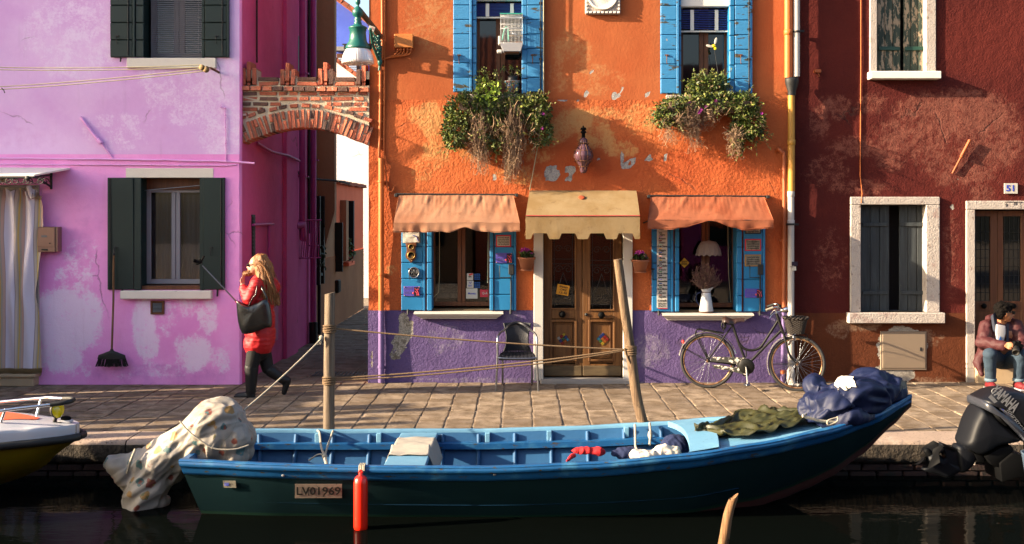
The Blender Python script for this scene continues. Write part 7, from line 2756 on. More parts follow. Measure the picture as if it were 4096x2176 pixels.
for dx in (-.02, -.007, .006, .018):
 X = fc.x + dx
 g = hp(X, 0, -1, -.03)
 m.tube([V((fc.x + dx * .3, fc.y, fz(1186))), V((X, g.y - .006, g.z - .02)), V((X, g.y + .0, g.z + .022)), V((X, g.y + .075, g.z + .02))], .006, 6)
m.build('lanyard', M_rope_white, fd)
def draped(name, label, cat, fn, mat, nu=40, nv=40, parent=None):
 m = MB()
 m.grid(fn, nu, nv)
 o = m.build(name, mat, parent)
 sol = o.modifiers.new('thickness', 'SOLIDIFY')
 sol.thickness = .006
 return tag(o, label, cat)
def rag(u, t):
 s = (u - .5) * 2
 w = .17
 x = max(-w, min(w, s * .34))
 over = max(0, abs(s * .34) - w)
 sp = 1 + .5 * over
 y = BYC - .28 + t * .72 + .03 * nz((u * 4, t * 3, 2))
 z = .112 - over * 1.05
 x = x + math.copysign(over * .38, s) + .006 * nz((u * 9, t * 6, 1))
 f = .018 * nz((u * 3, t * 14, 4)) + .012 * nz((u * 2, t * 30, 9))
 return V((TX + x, y, z + abs(f) * (1 if over <= 0 else .5) + (.05 * math.exp(-((t - .22) / .07) ** 2) if over <= 0 else 0)))
draped('rag', 'grey white rag draped over the plank seat of the blue boat', 'cloth', rag, M_rag, 50, 60)
def blobcloth(name, label, cat, blobs, mat, voxel, amp, freq, seed, ridges=.6, zmin=None, smooth=6, along=(0, 0, 1), big=.6):
 mb = MB()
 for b in blobs:
  if len(b) == 2:
   mb.ell(b[0], b[1])
  else:
   mb.cap(*b)
 d = V(along).normalized()
 def f(co, n):
  w = V((noise.noise(co * 2.3 + V((seed, 0, 0))), noise.noise(co * 2.3 + V((5, seed, 2))), noise.noise(co * 2.3 + V((1, 9, seed))))) * .16
  p = co + w
  q = (p - d * (p.dot(d) * .78)) * freq
  q2 = (p - d * (p.dot(d) * .70)) * freq * 2.3 + V((7, 3, seed))
  h = ridges * (.75 - 2.6 * abs(noise.noise(q))) + ridges * .42 * (.5 - 2.4 * abs(noise.noise(q2))) + big * noise.noise(co * 3.1 + V((seed, 2, 1)))
  co = co + n * amp * h
  if zmin is not None and co.z < zmin(co):
   co.z = zmin(co) + .01 * noise.noise(q)
  return co
 o = remesh(mb, voxel, name, mat, None, smooth, f)
 return tag(o, label, cat)
TY = -4.42
zd = lambda co: bzs(min(3.3, max(-2.7, co.x))) - .03
tarp = blobcloth('boat_tarp', 'crumpled dark blue canvas cover heaped on the bow of the blue boat', 'tarpaulin',
 [(W(2150, 992, TY), (.27, .26, .17)), (W(2190, 978, TY + .1), (.23, .24, .16)), (W(2090, 1014, TY), (.22, .26, .14)), (W(2055, 1028, TY), (.12, .23, .12)), (W(2236, 978, TY + .12), (.11, .15, .13)), (W(2110, 1040, TY - .1), (.28, .18, .09)), (W(2060, 975, TY + .15), (.1, .14, .1))],
 M_tarp, .012, .062, 6.0, 3.0, .85, zd, 6, (.8, .1, .35), .55)
m = MB()
def hem(t):
 u = interp([(0, 2018), (.3, 2060), (.5, 2100), (.7, 2140), (.85, 2165), (1, 2192)], t)
 v = interp([(0, 1046), (.3, 1058), (.5, 1062), (.7, 1048), (.85, 1036), (1, 1046)], t)
 return W(u, v, TY - .31 + .10 * t)
m.tube([hem(i / 30) + V((0, 0, .004 * nz((i, 0, 0), .6))) for i in range(31)], .013, 6)
m.tube(smoothcurve([W(2105, 1050, TY - .36), W(2082, 1058, TY - .39), W(2084, 1068, TY - .39), W(2105, 1060, TY - .38), W(2106, 1048, TY - .36)], 6), .007, 6)
m.tube([W(2188, 1030, TY - .2), W(2210, 1008, TY - .2)], .008, 6)
m.build('hem_rope', M_rope_white, tarp)
tree = BVHTree.FromPolygons([v.co for v in tarp.data.vertices], [tuple(q.vertices) for q in tarp.data.polygons])
m = MB()
def patch(u, t):
 uu = 2098 + u * 56 - 8 * t * (1 - u)
 vv = 965 - t * 36 * (1 - .35 * (1 - u)) + u * 8
 p = W(uu, vv, TY - .30)
 hit = tree.find_nearest(p + V((0, .20 * t, 0)))
 return hit[0] + hit[1] * .010
m.grid(patch, 14, 12)
m.build('pale_patch', M_tarp_white, tarp)
m = MB()
m.grid(lambda u, t: W(2264 + u * 16, 990 - t * 32, TY + .02 + .05 * u + .01 * nz((u, t * 3, 2))), 6, 10)
m.build('pale_flap', M_paper_grey, tarp)
def oc(u, t):
 X = 1.50 + u * 1.02
 near = interp([(0, .50), (.2, .20), (.45, .12), (.75, .14), (1, .35)], u)
 far = interp([(0, .38), (.2, .55), (.45, .95), (.7, .92), (1, .70)], u)
 a = hp(X, 0, -1, .05)
 b = hp(X, 0, 1, .05)
 q = near + (far - near) * t
 p = a.lerp(b, q)
 crown = .035 * math.sin(PI * q)
 w = nz((u * 4.5, t * 3.0, 3))
 h = .075 * max(0, .55 - 2.3 * abs(nz((u * 3.2 + t * 2.2 + .3 * w, t * 2.0 - u, 8)))) + .06 * max(0, .5 - 2.2 * abs(nz((u * 6 - t * 3, t * 5 + u * 2, 4)))) + .02 + .05 * math.exp(-((t - .86) / .10) ** 2) * (1 if u < .75 else .4)
 return p + V((.05 * w, .03 * nz((t * 5, u * 4, 1)), -.010 + crown + h))
draped('olive_cloth', 'crumpled olive green waxed cloth spread on the foredeck of the blue boat', 'cloth', oc, M_olive, 70, 50)
blobcloth('red_rag', 'crumpled red net rag lying on the boat floor', 'cloth', [(W(1470, 1133, -3.95), (.13, .05, .035)), (W(1500, 1135, -3.95), (.08, .06, .04)), (W(1442, 1145, -4.05), W(1425, 1160, -4.2), .03, .012)], M_red_rag, .008, .016, 14, 7, .6)
blobcloth('navy_net', 'dark blue net heaped behind the ribs of the boat', 'cloth', [(W(1580, 1140, -3.9), (.16, .08, .06)), (W(1700, 1120, -4.0), (.14, .1, .10))], M_navy_rag, .010, .016, 12, 4, .6)
blobcloth('print_bag', 'white cloth bag with a small flower print crumpled in the boat by the coaming', 'bag', [(W(1620, 1143, -4.55), (.13, .10, .05)), (W(1665, 1138, -4.5), (.14, .11, .06)), (W(1695, 1138, -4.5), (.07, .09, .05))], M_floral2, .008, .024, 7, 2, .8)
line('boat_line', [W(1597, 1068, -3.72), W(1598, 1122, -4.0), W(1602, 1132, -4.2)], .011, M_rope_white, 'left of two white mooring lines dropping into the boat by the leaning post', 'rope', 0, 'white mooring lines inside the boat')
line('boat_line', [W(1634, 1064, -3.72), W(1636, 1090, -3.9), W(1634, 1118, -4.0)], .011, M_rope_white, 'right of two white mooring lines with a knot by the leaning post', 'rope', 0, 'white mooring lines inside the boat')
k = MB()
k.ell(W(1635, 1094, -3.9), (.022, .022, .04))
tag(k.build('line_knot', M_rope_white), 'knot in the right white mooring line of the boat', 'knot')
m = MB()
m.tube(smoothcurve([W(798, 1082, -3.66), W(804, 1090, -3.8), W(808, 1125, -4.2), W(818, 1150, -4.5), W(822, 1168, -4.7)], 6), .010, 6)
m.tube(smoothcurve([W(838, 1082, -3.66), W(828, 1110, -3.9), W(818, 1140, -4.3), W(816, 1150, -4.5), W(820, 1168, -4.7)], 6), .010, 6)
m.tube(smoothcurve([W(812, 1142, -4.4), W(798, 1144, -4.3), W(776, 1158, -4.3)], 6), .008, 6)
m.ell(W(816, 1148, -4.5), (.022, .022, .028))
tag(m.build('boat_line', M_rope_white), 'pale mooring line knotted in a V in front of the upright post', 'rope')
# the flowered cover tied over the tilted motor at the stern
FY = -4.5
cover = blobcloth('motor_cover', 'white oilcloth cover with printed flowers tied over the tilted outboard motor at the stern', 'motor cover',
 [(W(545, 1070, FY), (.26, .26, .22)), (W(560, 1050, FY), (.20, .22, .17)), (W(570, 1100, FY), (.24, .25, .2)), (W(590, 1140, FY), (.15, .2, .12)), (W(500, 1130, FY), (.2, .22, .16)),
 (W(510, 1085, FY), W(400, 1165, FY - .05), .19, .17), (W(400, 1165, FY), W(345, 1165, FY), .15, .09), (W(300, 1166, FY), (.125, .12, .10)), (W(318, 1196, FY), (.11, .12, .11)), (W(345, 1155, FY), W(280, 1152, FY), .09, .05), (W(350, 1175, FY), W(318, 1215, FY), .09, .07), (W(400, 1170, FY), W(352, 1262, FY - .03), .19, .15), (W(385, 1258, FY), (.13, .14, .09)), (W(440, 1150, FY), W(430, 1190, FY), .15, .1)],
 M_floral, .012, .040, 6.0, 1.0, .62, lambda co: WATER - .02, 9, (.75, 0, .66), 1.1)
def tie(pts, r_=.007):
 m = MB()
 m.tube(smoothcurve(pts, 8), r_, 6)
 m.build('tie_rope', M_rope_white, cover)
tie([W(452, 1058, FY - .30), W(470, 1080, FY - .31), W(500, 1105, FY - .32), W(540, 1128, FY - .31), W(590, 1130, FY - .28), W(625, 1120, FY - .22)])
tie([W(340, 1130, FY - .16), W(332, 1150, FY - .21), W(325, 1170, FY - .20), W(320, 1190, FY - .15)], .012)
# ================================================================ the yellow motor boat on the left
mo = thing('motor_boat', (-4.4, -4.6, WATER), 'yellow hulled motor boat with a white deck and chrome bow rail at the left edge', 'boat')
MX, MYC = -3.70, -4.62
def mhb(s):
 return interp([(0, .03), (.04, .10), (.12, .17), (.3, .27), (.6, .40), (1.2, .60), (2, .78), (3.2, .9)], s)
def mzk(s):
 return interp([(0, .24), (.14, .15), (.3, 0.0), (.5, -.09), (.7, -.15), (1.2, -.30), (2, -.42), (3.2, -.45)], s)
def mzr(s):
 return interp([(0, .275), (.6, .262), (3.2, .25)], s)
for nm, mat_ in (('hull', None),):
 m = MB()
 for sg in (-1, 1):
  def side(u, t, sg=sg):
   s = u * 3.2
   a = mhb(s)
   y = a * (1 - .35 * t - .65 * t ** 3)
   z = mzr(s) - .02 + (mzk(s) - mzr(s) + .02) * (t ** .9)
   return V((MX - s, MYC + sg * y, z))
  m.mi = 0
  m.grid(side, 50, 16, flip=sg < 0)
 for i, f in enumerate(m.f):
  zc = sum(m.v[j][2] for j in f) / len(f)
  xc = sum(m.v[j][0] for j in f) / len(f)
  if zc < -.13 - (MX - xc) * .02:
   m.m[i] = 1
 m.build('hull', [M_gel_yellow, M_gel_black], mo)
m = MB()
for sg in (-1, 1):
 m.tube([V((MX + .035 - s, MYC + sg * (mhb(s) + .02), mzr(s))) for s in [i * .05 for i in range(64)]], .026, 8, flat=1.25)
m.tube([V((MX + .035, MYC - mhb(0) - .02, mzr(0))), V((MX + .045, MYC, mzr(0))), V((MX + .035, MYC + mhb(0) + .02, mzr(0)))], .026, 8)
m.build('rub_rail', M_black, mo)
m = MB()
def dk(u, t):
 s = .0 + u * 3.2
 a = mhb(s) + .012
 q = (t - .5) * 2
 ed = abs(q)
 zt = interp([(0, .375), (.6, .40), (1.5, .45), (3.2, .5)], s)
 if ed > .8:
  f = (ed - .8) / .2
  y = a * (.90 + .10 * math.sin(f * PI / 2))
  z = zt - (zt - mzr(s)) * (1 - math.cos(f * PI / 2))
 else:
  y = a * .90 * ed / .8
  z = zt + .035 * (1 - (ed / .8) ** 2) * min(1, s * 2) - (.012 if ed > .62 and s > .3 else 0)
 return V((MX + .0 - s + (.02 if ed < .8 else .0) * 0, MYC + math.copysign(y, q), z))
m.grid(dk, 60, 40)
m.grid(lambda u, t: V((MX + .002, MYC + (u - .5) * 2 * mhb(0), mzr(0) + t * .10)), 4, 3)
m.build('deck', M_gel_white, mo)
m = MB()
m.grid(lambda u, t: dk((.33 + u * 2.5) / 3.2, .5 + (t - .5) * .45 * min(1, .25 + u * 5)) + V((0, 0, .006)), 20, 10)
m.build('deck_cloth', M_deck_red, mo)
rl = MB()
rl.tube([W(-60, 1017, MYC + .3), W(60, 1005, MYC + .25), W(120, 1000, MYC + .2), W(160, 1002, MYC + .12)], .014, 10)
rl.tube([W(-60, 1042, MYC - .25), W(40, 1028, MYC - .2), W(128, 1018, MYC - .12)], .014, 10)
rl.tube([W(104, 1001, MYC + .2), W(98, 1022, MYC + .18), W(92, 1046, MYC + .15)], .012, 8)
rl.tube([W(14, 1028, MYC - .2), W(2, 1062, MYC - .22)], .013, 8)
rl.build('bow_rail', M_steel, mo)
rl = MB()
rl.tube(smoothcurve([W(126, 1018, MYC - .12), W(165, 1012, MYC - .08), W(184, 1006, MYC), W(178, 1002, MYC + .06), W(158, 1002, MYC + .12)], 6), .019, 10)
rl.build('rail_grip', M_black, mo)
lp = MB()
Rl = Matrix.Rotation(PI / 2 - .35, 3, 'Z') @ Matrix.Rotation(-PI / 2, 3, 'X')
Rl = V((.93, -.35, .08)).to_track_quat('Z', 'Y').to_matrix()
lc2 = W(144, 1030, MYC - .02)
lp.lathe([(.0, -.06), (.03, -.055), (.055, -.03), (.072, -.004), (.074, .008), (.068, .01)], 24, lc2, Rl)
lp.cap(lc2 + V((-.01, 0, -.05)), lc2 + V((-.02, 0, -.095)), .016)
lp.box(lc2.x - .06, lc2.x + .04, lc2.y - .03, lc2.y + .03, lc2.z - .112, lc2.z - .10)
fl_ = lp.build('fog_lamp', M_black, mo)
lp = MB()
lp.lathe([(.069, .0), (.069, .012), (.05, .022), (.0, .028)], 24, lc2, Rl)
lp.build('lens', M_lens_y, fl_)
nl = MB()
c = W(166, 1052, MYC)
nl.ell(c + V((0, 0, .0)), (.045, .03, .022))
nv_ = nl.build('bow_light', M_motor_dark, mo)
nl = MB()
nl.box(c.x - .06, c.x + .05, c.y - .035, c.y + .035, c.z - .035, c.z - .012, .006)
nl.build('base', M_gel_white, nv_)
# ================================================================ the outboard motor and the stern it hangs on
OY = -6.2
def K(x, y, Y=OY):
 return W((3650 + x / 2.85) / 1.5907, (1520 + y / 2.85) / 1.5907, Y)
om = thing('outboard_motor', K(1000, 900), 'grey outboard motor tilted up at the right edge in front of the seated man', 'outboard motor')
def slab(name, pts, th, mat, bev, yc=OY, parent=om):
 m = MB()
 P = [K(x, y) for x, y in pts]
 m.prism([(p.x, p.z) for p in P], yc - th / 2, yc + th / 2)
 return m.build(name, mat, parent, bevel=bev)
def inflated(name, pts, th, mat, yc=OY, n=8, pw=.5):
 """closed shell over an outline, full in the middle and thinning to its edge"""
 P = [K(x, y) for x, y in pts]
 C_ = sum(P, V((0, 0, 0))) / len(P)
 P = smoothcurve([tuple(p) for p in P], 4, True)
 m = MB()
 def f(u, t):
  i = u * len(P)
  a = P[int(i) % len(P)]
  q = t * PI
  r_ = math.sin(q) ** pw
  yy = math.copysign(abs(math.cos(q)) ** .75, -math.cos(q)) * th / 2
  p = C_.lerp(a, r_)
  return V((p.x, yc + yy, p.z))
 m.grid(f, len(P), n * 2, closed_u=True)
 return m.build(name, mat, om)
cowl = inflated('cowling', [(712, 232), (712, 190), (745, 168), (860, 112), (985, 84), (1110, 88), (1250, 140), (1400, 260), (1470, 430), (1420, 590), (1290, 640), (1215, 590), (1110, 470), (960, 345), (830, 262)], .36, M_motor, OY, 10, .30)
inflated('cowl_skirt', [(700, 205), (740, 195), (830, 265), (960, 350), (1110, 475), (1215, 600), (1268, 640), (1212, 684), (1090, 560), (950, 440), (860, 350), (760, 300), (702, 280)], .38, paint('motor_silver', '#585c68', 0.3, 0.05, 3, 0), OY, 8, .25)
inflated('mid_casing', [(705, 290), (760, 300), (860, 350), (960, 450), (1090, 565), (1180, 660), (1040, 700), (900, 730), (800, 790), (700, 830), (540, 735), (560, 620), (612, 460), (650, 380)], .30, M_motor_mid, OY, 8, .3)
inflated('leg', [(600, 680), (720, 790), (700, 880), (640, 990), (520, 1040), (470, 760), (545, 720)], .15, M_motor_mid, OY, 6, .35)
inflated('gearcase', [(310, 712), (470, 775), (560, 760), (640, 985), (520, 1050), (400, 1112), (300, 1085), (105, 1018), (215, 950), (300, 900), (372, 840)], .09, M_motor_mid, OY, 6, .35)
m = MB()
m.cap(K(240, 905), K(420, 1010), .052, .04)
m.build('torpedo', M_motor_mid, om)
m = MB()
m.grid(lambda u, t: K(300 + u * 180 + t * 0, 705 + u * 75, OY) + V((0, (t - .5) * .16, 0)), 6, 4)
m.build('cavitation_plate', M_motor_dark, om)
m = MB()
hubA, hubB = K(240, 900), K(165, 812)
m.cap(hubA, hubB, .034, .024)
ax_ = (hubB - hubA).normalized()
sd_ = ax_.cross(V((0, 1, 0))).normalized()
pm = (hubA + hubB) / 2
for k in range(3):
 a = k * 2 * PI / 3 + .4
 d = sd_ * math.cos(a) + V((0, 1, 0)) * math.sin(a)
 e = ax_.cross(d)
 m.grid(lambda u, t, d=d, e=e: pm + d * (.02 + .115 * t) + e * (u - .5) * (.035 + .15 * math.sin(PI * min(1, t * .92 + .08))) + ax_ * (u - .5) * .05, 8, 8)
m.build('propeller', M_motor_dark, om)
for pts, th in (([(565, 700), (600, 680), (660, 700), (695, 770), (640, 810), (590, 780)], .20), ([(640, 800), (690, 770), (790, 880), (760, 900), (700, 910)], .17), ([(750, 830), (900, 740), (1040, 700), (1080, 760), (960, 860), (890, 955), (810, 920)], .24), ([(900, 900), (1050, 780), (1290, 860), (1300, 1080), (1100, 1060), (920, 1110)], .28)):
 slab('clamp_bracket', pts, th, M_motor_dark, .012)
inflated('handle_recess', [(835, 350), (870, 345), (930, 400), (1005, 480), (990, 500), (920, 460), (850, 400)], .315, M_motor_dark, OY, 5, .3)
# maker's lettering and stripes on the near side of the cowling
DYT = OY - .176
ang = .73
text('YAMAHA', .105, K(1052, 215, DYT) + V((0, -.006, 0)), M_silver, cowl, rot=ang, width=.21, bold=.003)
text('fourstroke', .045, K(1190, 465, DYT) + V((0, -.004, 0)), M_silver, cowl, rot=.92, shear=.2, width=.20)
m = MB()
ec = K(957, 132, DYT - .002)
for rad in (.031,):
 m.tube([ec + V((rad * math.cos(a), 0, rad * .72 * math.sin(a))) for a in [i * 2 * PI / 24 for i in range(24)]], .0032, 5, closed=True)
for k in range(3):
 a = PI / 2 + k * 2 * PI / 3
 m.tube([ec, ec + V((.026 * math.cos(a), 0, .019 * math.sin(a)))], .0028, 5)
 m.tube([ec + V((.018 * math.cos(a - .35), 0, .014 * math.sin(a - .35))), ec + V((.012 * math.cos(a), 0, .009 * math.sin(a))), ec + V((.018 * math.cos(a + .35), 0, .014 * math.sin(a + .35)))], .002, 4)
m.build('emblem', M_silver, cowl)
def stripe(name, a, b, w, mat, wb=None):
 m = MB()
 A, B = K(*a, DYT + .004), K(*b, DYT + .010)
 d = (B - A).normalized()
 nn = V((-d.z, 0, d.x))
 wb = wb or w
 m.add([A - nn * w, B - nn * wb, B + nn * wb, A + nn * w], [(0, 1, 2, 3)])
 m.build(name, mat, cowl)
stripe('stripe', (880, 180), (1230, 545), .014, M_silver, .006)
stripe('blue_stripe', (990, 285), (1110, 405), .008, M_blueprint, .006)
# stern of the boat that carries it, mostly outside the picture
mb_ = thing('moored_boat', (4.0, -6.2, WATER), 'dark stern of a moored boat carrying the tilted outboard motor', 'boat')
m = MB()
sx = K(1390, 1000).x
def st(u, t):
 X = sx + u * 2.4
 w = .26 + .12 * math.sin(u * 2)
 a = (t - .5) * 2
 return V((X, OY - .1 + w * math.copysign(abs(a) ** .5, a) * (1 if abs(a) > .2 else abs(a) / .2 * .9), -.42 + .40 * min(1, abs(a) * 1.25)))
m.grid(st, 20, 24)
m.build('hull', M_motor_dark, mb_)
m = MB()
m.prism([(p.x, p.z) for p in (K(875, 948), K(912, 948), K(922, 1080), K(912, 1085))], OY + .30, OY + .34)
m.build('stern_strip', M_white_worn, mb_)
m = MB()
m.lathe([(.0, 0), (.11, .0), (.15, .26), (.155, .27), (.14, .27), (.1, .02), (0, .02)], 20, K(1290, 1290) + V((0.02, -.25, .06)))
tag(m.build('bucket', paint('grey_blue_bucket', '#3a4858', 0.5, 0.1, 4, 0)), 'grey blue plastic bucket at the lower right by the outboard motor', 'bucket')
# ================================================================ people
def hand(mb, wrist, knuckle, curl, side, s=1.0, spread=.0):
 """palm with four bent fingers of different lengths and a thumb leaving its side"""
 wrist, knuckle = V(wrist), V(knuckle)
 d = (knuckle - wrist).normalized()
 side = V(side)
 side = (side - d * side.dot(d)).normalized()
 up = d.cross(side)
 L = (knuckle - wrist).length
 mb.cap(wrist, wrist.lerp(knuckle, .35), .022 * s, .024 * s)
 for k in range(4):
  o = (k - 1.5) * .017 * s
  mb.cap(wrist.lerp(knuckle, .3) + side * o * .7, knuckle + side * o, .014 * s, .0105 * s, 8)
  fl = (.062, .074, .07, .054)[k] * s
  b0 = knuckle + side * o
  c = V(curl).normalized()
  q = (d + c * .35).normalized()
  b1 = b0 + q * fl * .5 + side * o * spread
  q = (d * .55 + c).normalized()
  b2 = b1 + q * fl * .5
  mb.cap(b0, b1, .0098 * s, .0088 * s, 8)
  mb.cap(b1, b2, .0088 * s, .0072 * s, 8)
 t0 = wrist.lerp(knuckle, .25) - side * .022 * s
 t1 = t0 - side * .026 * s + d * .03 * s
 mb.cap(t0, t1, .012 * s, .0105 * s, 8)
 mb.cap(t1, t1 + (d + V(curl) * .6).normalized() * .03 * s, .0105 * s, .008 * s, 8)
def strip_tubes(name, strands, mat, parent):
 m = MB()
 for pts, r_ in strands:
  m.tube(smoothcurve(pts, 4), r_, 5, True)
 return m.build(name, mat, parent)
# ---- the woman walking left with a selfie stick
WYY = -1.0
def Q(x, y, dy=0.0):
 p = W((940 + x / 2.279) / 1.5907, (1000 + y / 2.279) / 1.5907, WYY)
 return V((p.x, WYY + dy, p.z))
wo = thing('person', (Q(140, 1320).x, WYY, 0), 'person in a red puffer coat and black boots walking left with long blond hair', 'person')
b = MB()
hc = Q(196, 140)
b.ell(hc + V((.012, 0, .012)), (.098, .075, .105))
b.ell(hc + V((-.035, 0, -.045)), (.062, .058, .07))
b.cap(hc + V((-.058, 0, -.085)), hc + V((-.02, 0, -.088)), .026, .035)
b.cap(hc + V((-.085, 0, .01)), hc + V((-.104, 0, -.025)), .010, .015, 8)
b.ell(hc + V((-.092, 0, -.058)), (.012, .022, .008))
b.ell(hc + V((.018, -.076, -.01)), (.018, .008, .028))
b.cap(Q(215, 200), Q(238, 275), .052, .06)
sh = Q(245, 290)
b.ell(Q(245, 330), (.12, .19, .13))
b.ell(Q(245, 480), (.12, .165, .22))
b.ell(Q(240, 720), (.145, .18, .20))
b.cap(Q(235, 300, -.17), Q(165, 455, -.20), .052, .045)
b.cap(Q(165, 455, -.20), Q(95, 318, -.13), .042, .030)
hand(b, Q(96, 318, -.13), Q(92, 275, -.10), (.15, .3, .6), (.35, 1, 0), .95)
b.cap(Q(240, 300, .17), Q(200, 500, .20), .05, .042)
b.cap(Q(200, 500, .20), Q(80, 525, .10), .040, .03)
hand(b, Q(84, 525, .10), Q(62, 522, .07), (.3, -.5, -.5), (0, .3, 1), .9)
b.cap(Q(215, 800, -.08), Q(160, 1080, -.07), .088, .062)
b.cap(Q(160, 1080, -.07), Q(150, 1275, -.07), .058, .04)
b.cap(Q(235, 800, .08), Q(285, 1085, .07), .088, .06)
b.cap(Q(285, 1085, .07), Q(440, 1190, .07), .058, .04)
remesh(b, .009, 'body', M_skin, wo, 3)
# clothes
cl_ = MB()
cl_.ell(Q(245, 330), (.145, .215, .15))
cl_.ell(Q(240, 470), (.150, .20, .22))
cl_.ell(Q(235, 640), (.168, .215, .22))
cl_.ell(Q(232, 780), (.178, .215, .22))
cl_.ell(Q(215, 850), (.172, .20, .17))
cl_.cap(Q(232, 305, -.18), Q(165, 452, -.205), .082, .075)
cl_.cap(Q(165, 452, -.205), Q(105, 340, -.145), .075, .052)
cl_.cap(Q(240, 305, .18), Q(200, 495, .205), .080, .075)
cl_.cap(Q(200, 495, .205), Q(100, 524, .12), .07, .05)
cl_.cap(Q(255, 262, .0), Q(330, 330, .0), .10, .10)
hem_z = Q(0, 935).z
def puff(co, n):
 band = math.sin((co.z - 0.2) * 2 * PI / .105)
 co = co + n * (.003 * (1 - abs(band) ** 6) + .013 * noise.noise(co * 8) + .006 * noise.noise(V((co.x * 14, co.y * 14, co.z * 40))))
 if co.z < hem_z:
  co.z = hem_z + .004 * noise.noise(co * 9)
 return co
remesh(cl_, .011, 'coat', M_coat_red, wo, 3, puff)
lg = MB()
lg.ell(Q(222, 900), (.13, .15, .14))
lg.cap(Q(205, 880, -.08), Q(160, 1080, -.07), .102, .076)
lg.cap(Q(160, 1080, -.07), Q(155, 1180, -.07), .073, .062)
lg.cap(Q(230, 880, .08), Q(285, 1085, .07), .100, .074)
lg.cap(Q(285, 1085, .07), Q(360, 1135, .07), .073, .066)
remesh(lg, .011, 'leggings', M_legging, wo, 3)
bt = MB()
bt.cap(Q(165, 1060, -.07), Q(158, 1275, -.07), .083, .060)
bt.cap(Q(158, 1275, -.07), Q(160, 1312, -.07), .058, .048)
bt.cap(Q(165, 1314, -.07), Q(40, 1318, -.07), .046, .034)
bt.box(Q(195, 0).x - .0, Q(5, 0).x, WYY - .115, WYY - .03, .0, .022, .006)
bt.cap(Q(318, 1108, .07), Q(430, 1185, .07), .080, .060)
bt.cap(Q(430, 1185, .07), Q(462, 1195, .07), .058, .05)
bt.cap(Q(462, 1205, .07), Q(436, 1308, .07), .046, .032)
remesh(bt, .010, 'boots', M_boot, wo, 3)
hr = MB()
hr.ell(hc + V((.045, 0, .03)), (.105, .092, .108))
hr.ell(Q(255, 190), (.095, .11, .13))
hr.cap(Q(265, 170, 0), Q(300, 350, 0), .11, .085)
hr.cap(Q(300, 300, .02), Q(345, 430, .02), .10, .055)
hr.cap(Q(320, 330, -.10), Q(335, 460, -.10), .06, .02)
hr.cap(Q(340, 380, .03), Q(385, 500, .03), .06, .015)
hr.cap(Q(235, 180, -.085), Q(240, 370, -.16), .042, .012)
hr.cap(Q(255, 200, -.09), Q(270, 340, -.17), .05, .018)
hr.cap(Q(285, 240, -.12), Q(300, 420, -.17), .05, .018)
hr.ell(Q(120, 215), (.055, .06, .035))
def strandy(co, n):
 return co + n * (.016 * noise.noise(V((co.x * 26 + co.z * 5, co.y * 30, co.z * 2.2))) + .008 * noise.noise(V((co.x * 60 + co.z * 9, co.y * 60, co.z * 4))))
remesh(hr, .009, 'hair', M_hair_blond, wo, 2, strandy)
rs_ = random.Random(6)
st = []
for i in range(260):
 y0 = rs_.uniform(-.14, .09)
 a = Q(rs_.uniform(215, 290), rs_.uniform(80, 200), y0)
 e = Q(rs_.uniform(260, 410), rs_.uniform(330, 520), y0 * 1.4)
 st.append(([a, a.lerp(e, .35) + V((.03, 0, .02)), a.lerp(e, .7) + V((.02, rs_.uniform(-.03, .02), 0)), e], rs_.uniform(.002, .004)))
for i in range(14):
 a = Q(rs_.uniform(150, 190), rs_.uniform(175, 215), rs_.uniform(-.07, .05))
 st.append(([a, a + V((-.05, rs_.uniform(-.03, .03), -.015)), a + V((-.085, rs_.uniform(-.04, .04), rs_.uniform(-.05, -.02)))], .004))
strip_tubes('loose_strands', st, M_hair_blond, wo)
gl = MB()
gl.tube([hc + V((-.10, -.055, .012)), hc + V((-.02, -.078, .016)), hc + V((.02, -.08, .006))], .003, 5)
gl.obox(hc + V((-.098, -.03, .005)), (.006, .05, .034), None, .002)
gl.obox(hc + V((-.098, .03, .005)), (.006, .05, .034), None, .002)
gl.build('glasses', M_ink, wo)
fa = MB()
for sy in (-.028, .028):
 fa.ell(hc + V((-.083, sy, .004)), (.010, .013, .008))
fa.build('eye', M_ink, wo)
fa = MB()
fa.cap(hc + V((-.100, -.018, -.058)), hc + V((-.100, .018, -.058)), .005, None, 8)
fa.build('mouth', paint('lips', '#a8504a', .5, .05, 5, 0), wo)
bg_ = thing('shoulder_bag', Q(220, 560, -.3), 'shiny black snakeskin shoulder bag hanging at the side of the walking woman', 'bag')
m = MB()
outl = [(66, 460), (90, 468), (180, 492), (240, 470), (350, 440), (384, 655), (330, 690), (118, 735)]
P = smoothcurve([tuple(Q(x, y, -.265)) for x, y in outl], 5, True)
Cc = sum(P, V((0, 0, 0))) / len(P)
def bagf(u, t):
 a = P[int(u * len(P)) % len(P)]
 q = t * PI
 p = Cc.lerp(a, math.sin(q) ** .45)
 yy = -.265 - math.cos(q) * -.065 * (1 if math.cos(q) < 0 else .5)
 return V((p.x, -.265 + WYY + (-math.cos(q)) * .06 + .012 * noise.noise(p * 9), p.z)) if True else p
m.grid(bagf, len(P), 14, closed_u=True)
m.build('body', M_bag, bg_)
m = MB()
m.tube(smoothcurve([Q(180, 490, -.27), Q(215, 420, -.28), Q(243, 385, -.28), Q(250, 300, -.235), Q(262, 285, -.12)], 6), .013, 6, flat=.5)
m.tube(smoothcurve([Q(345, 450, -.27), Q(330, 400, -.28), Q(290, 330, -.25), Q(262, 285, -.14)], 6), .013, 6, flat=.5)
m.build('strap', M_bag, bg_)
ss = thing('selfie_stick', Q(62, 520, .07), 'selfie stick with a red grip and a black camera held out by the walking woman', 'selfie stick')
A = Q(82, 560, .06)
Bp = W(509, 668, WYY + .0)
m = MB()
dd = (Bp - A)
m.tube([A, A + dd * .22], .014, 8)
m.build('grip', M_coat_red, ss)
m = MB()
m.tube([A + dd * .22, A + dd * .5], .0085, 8)
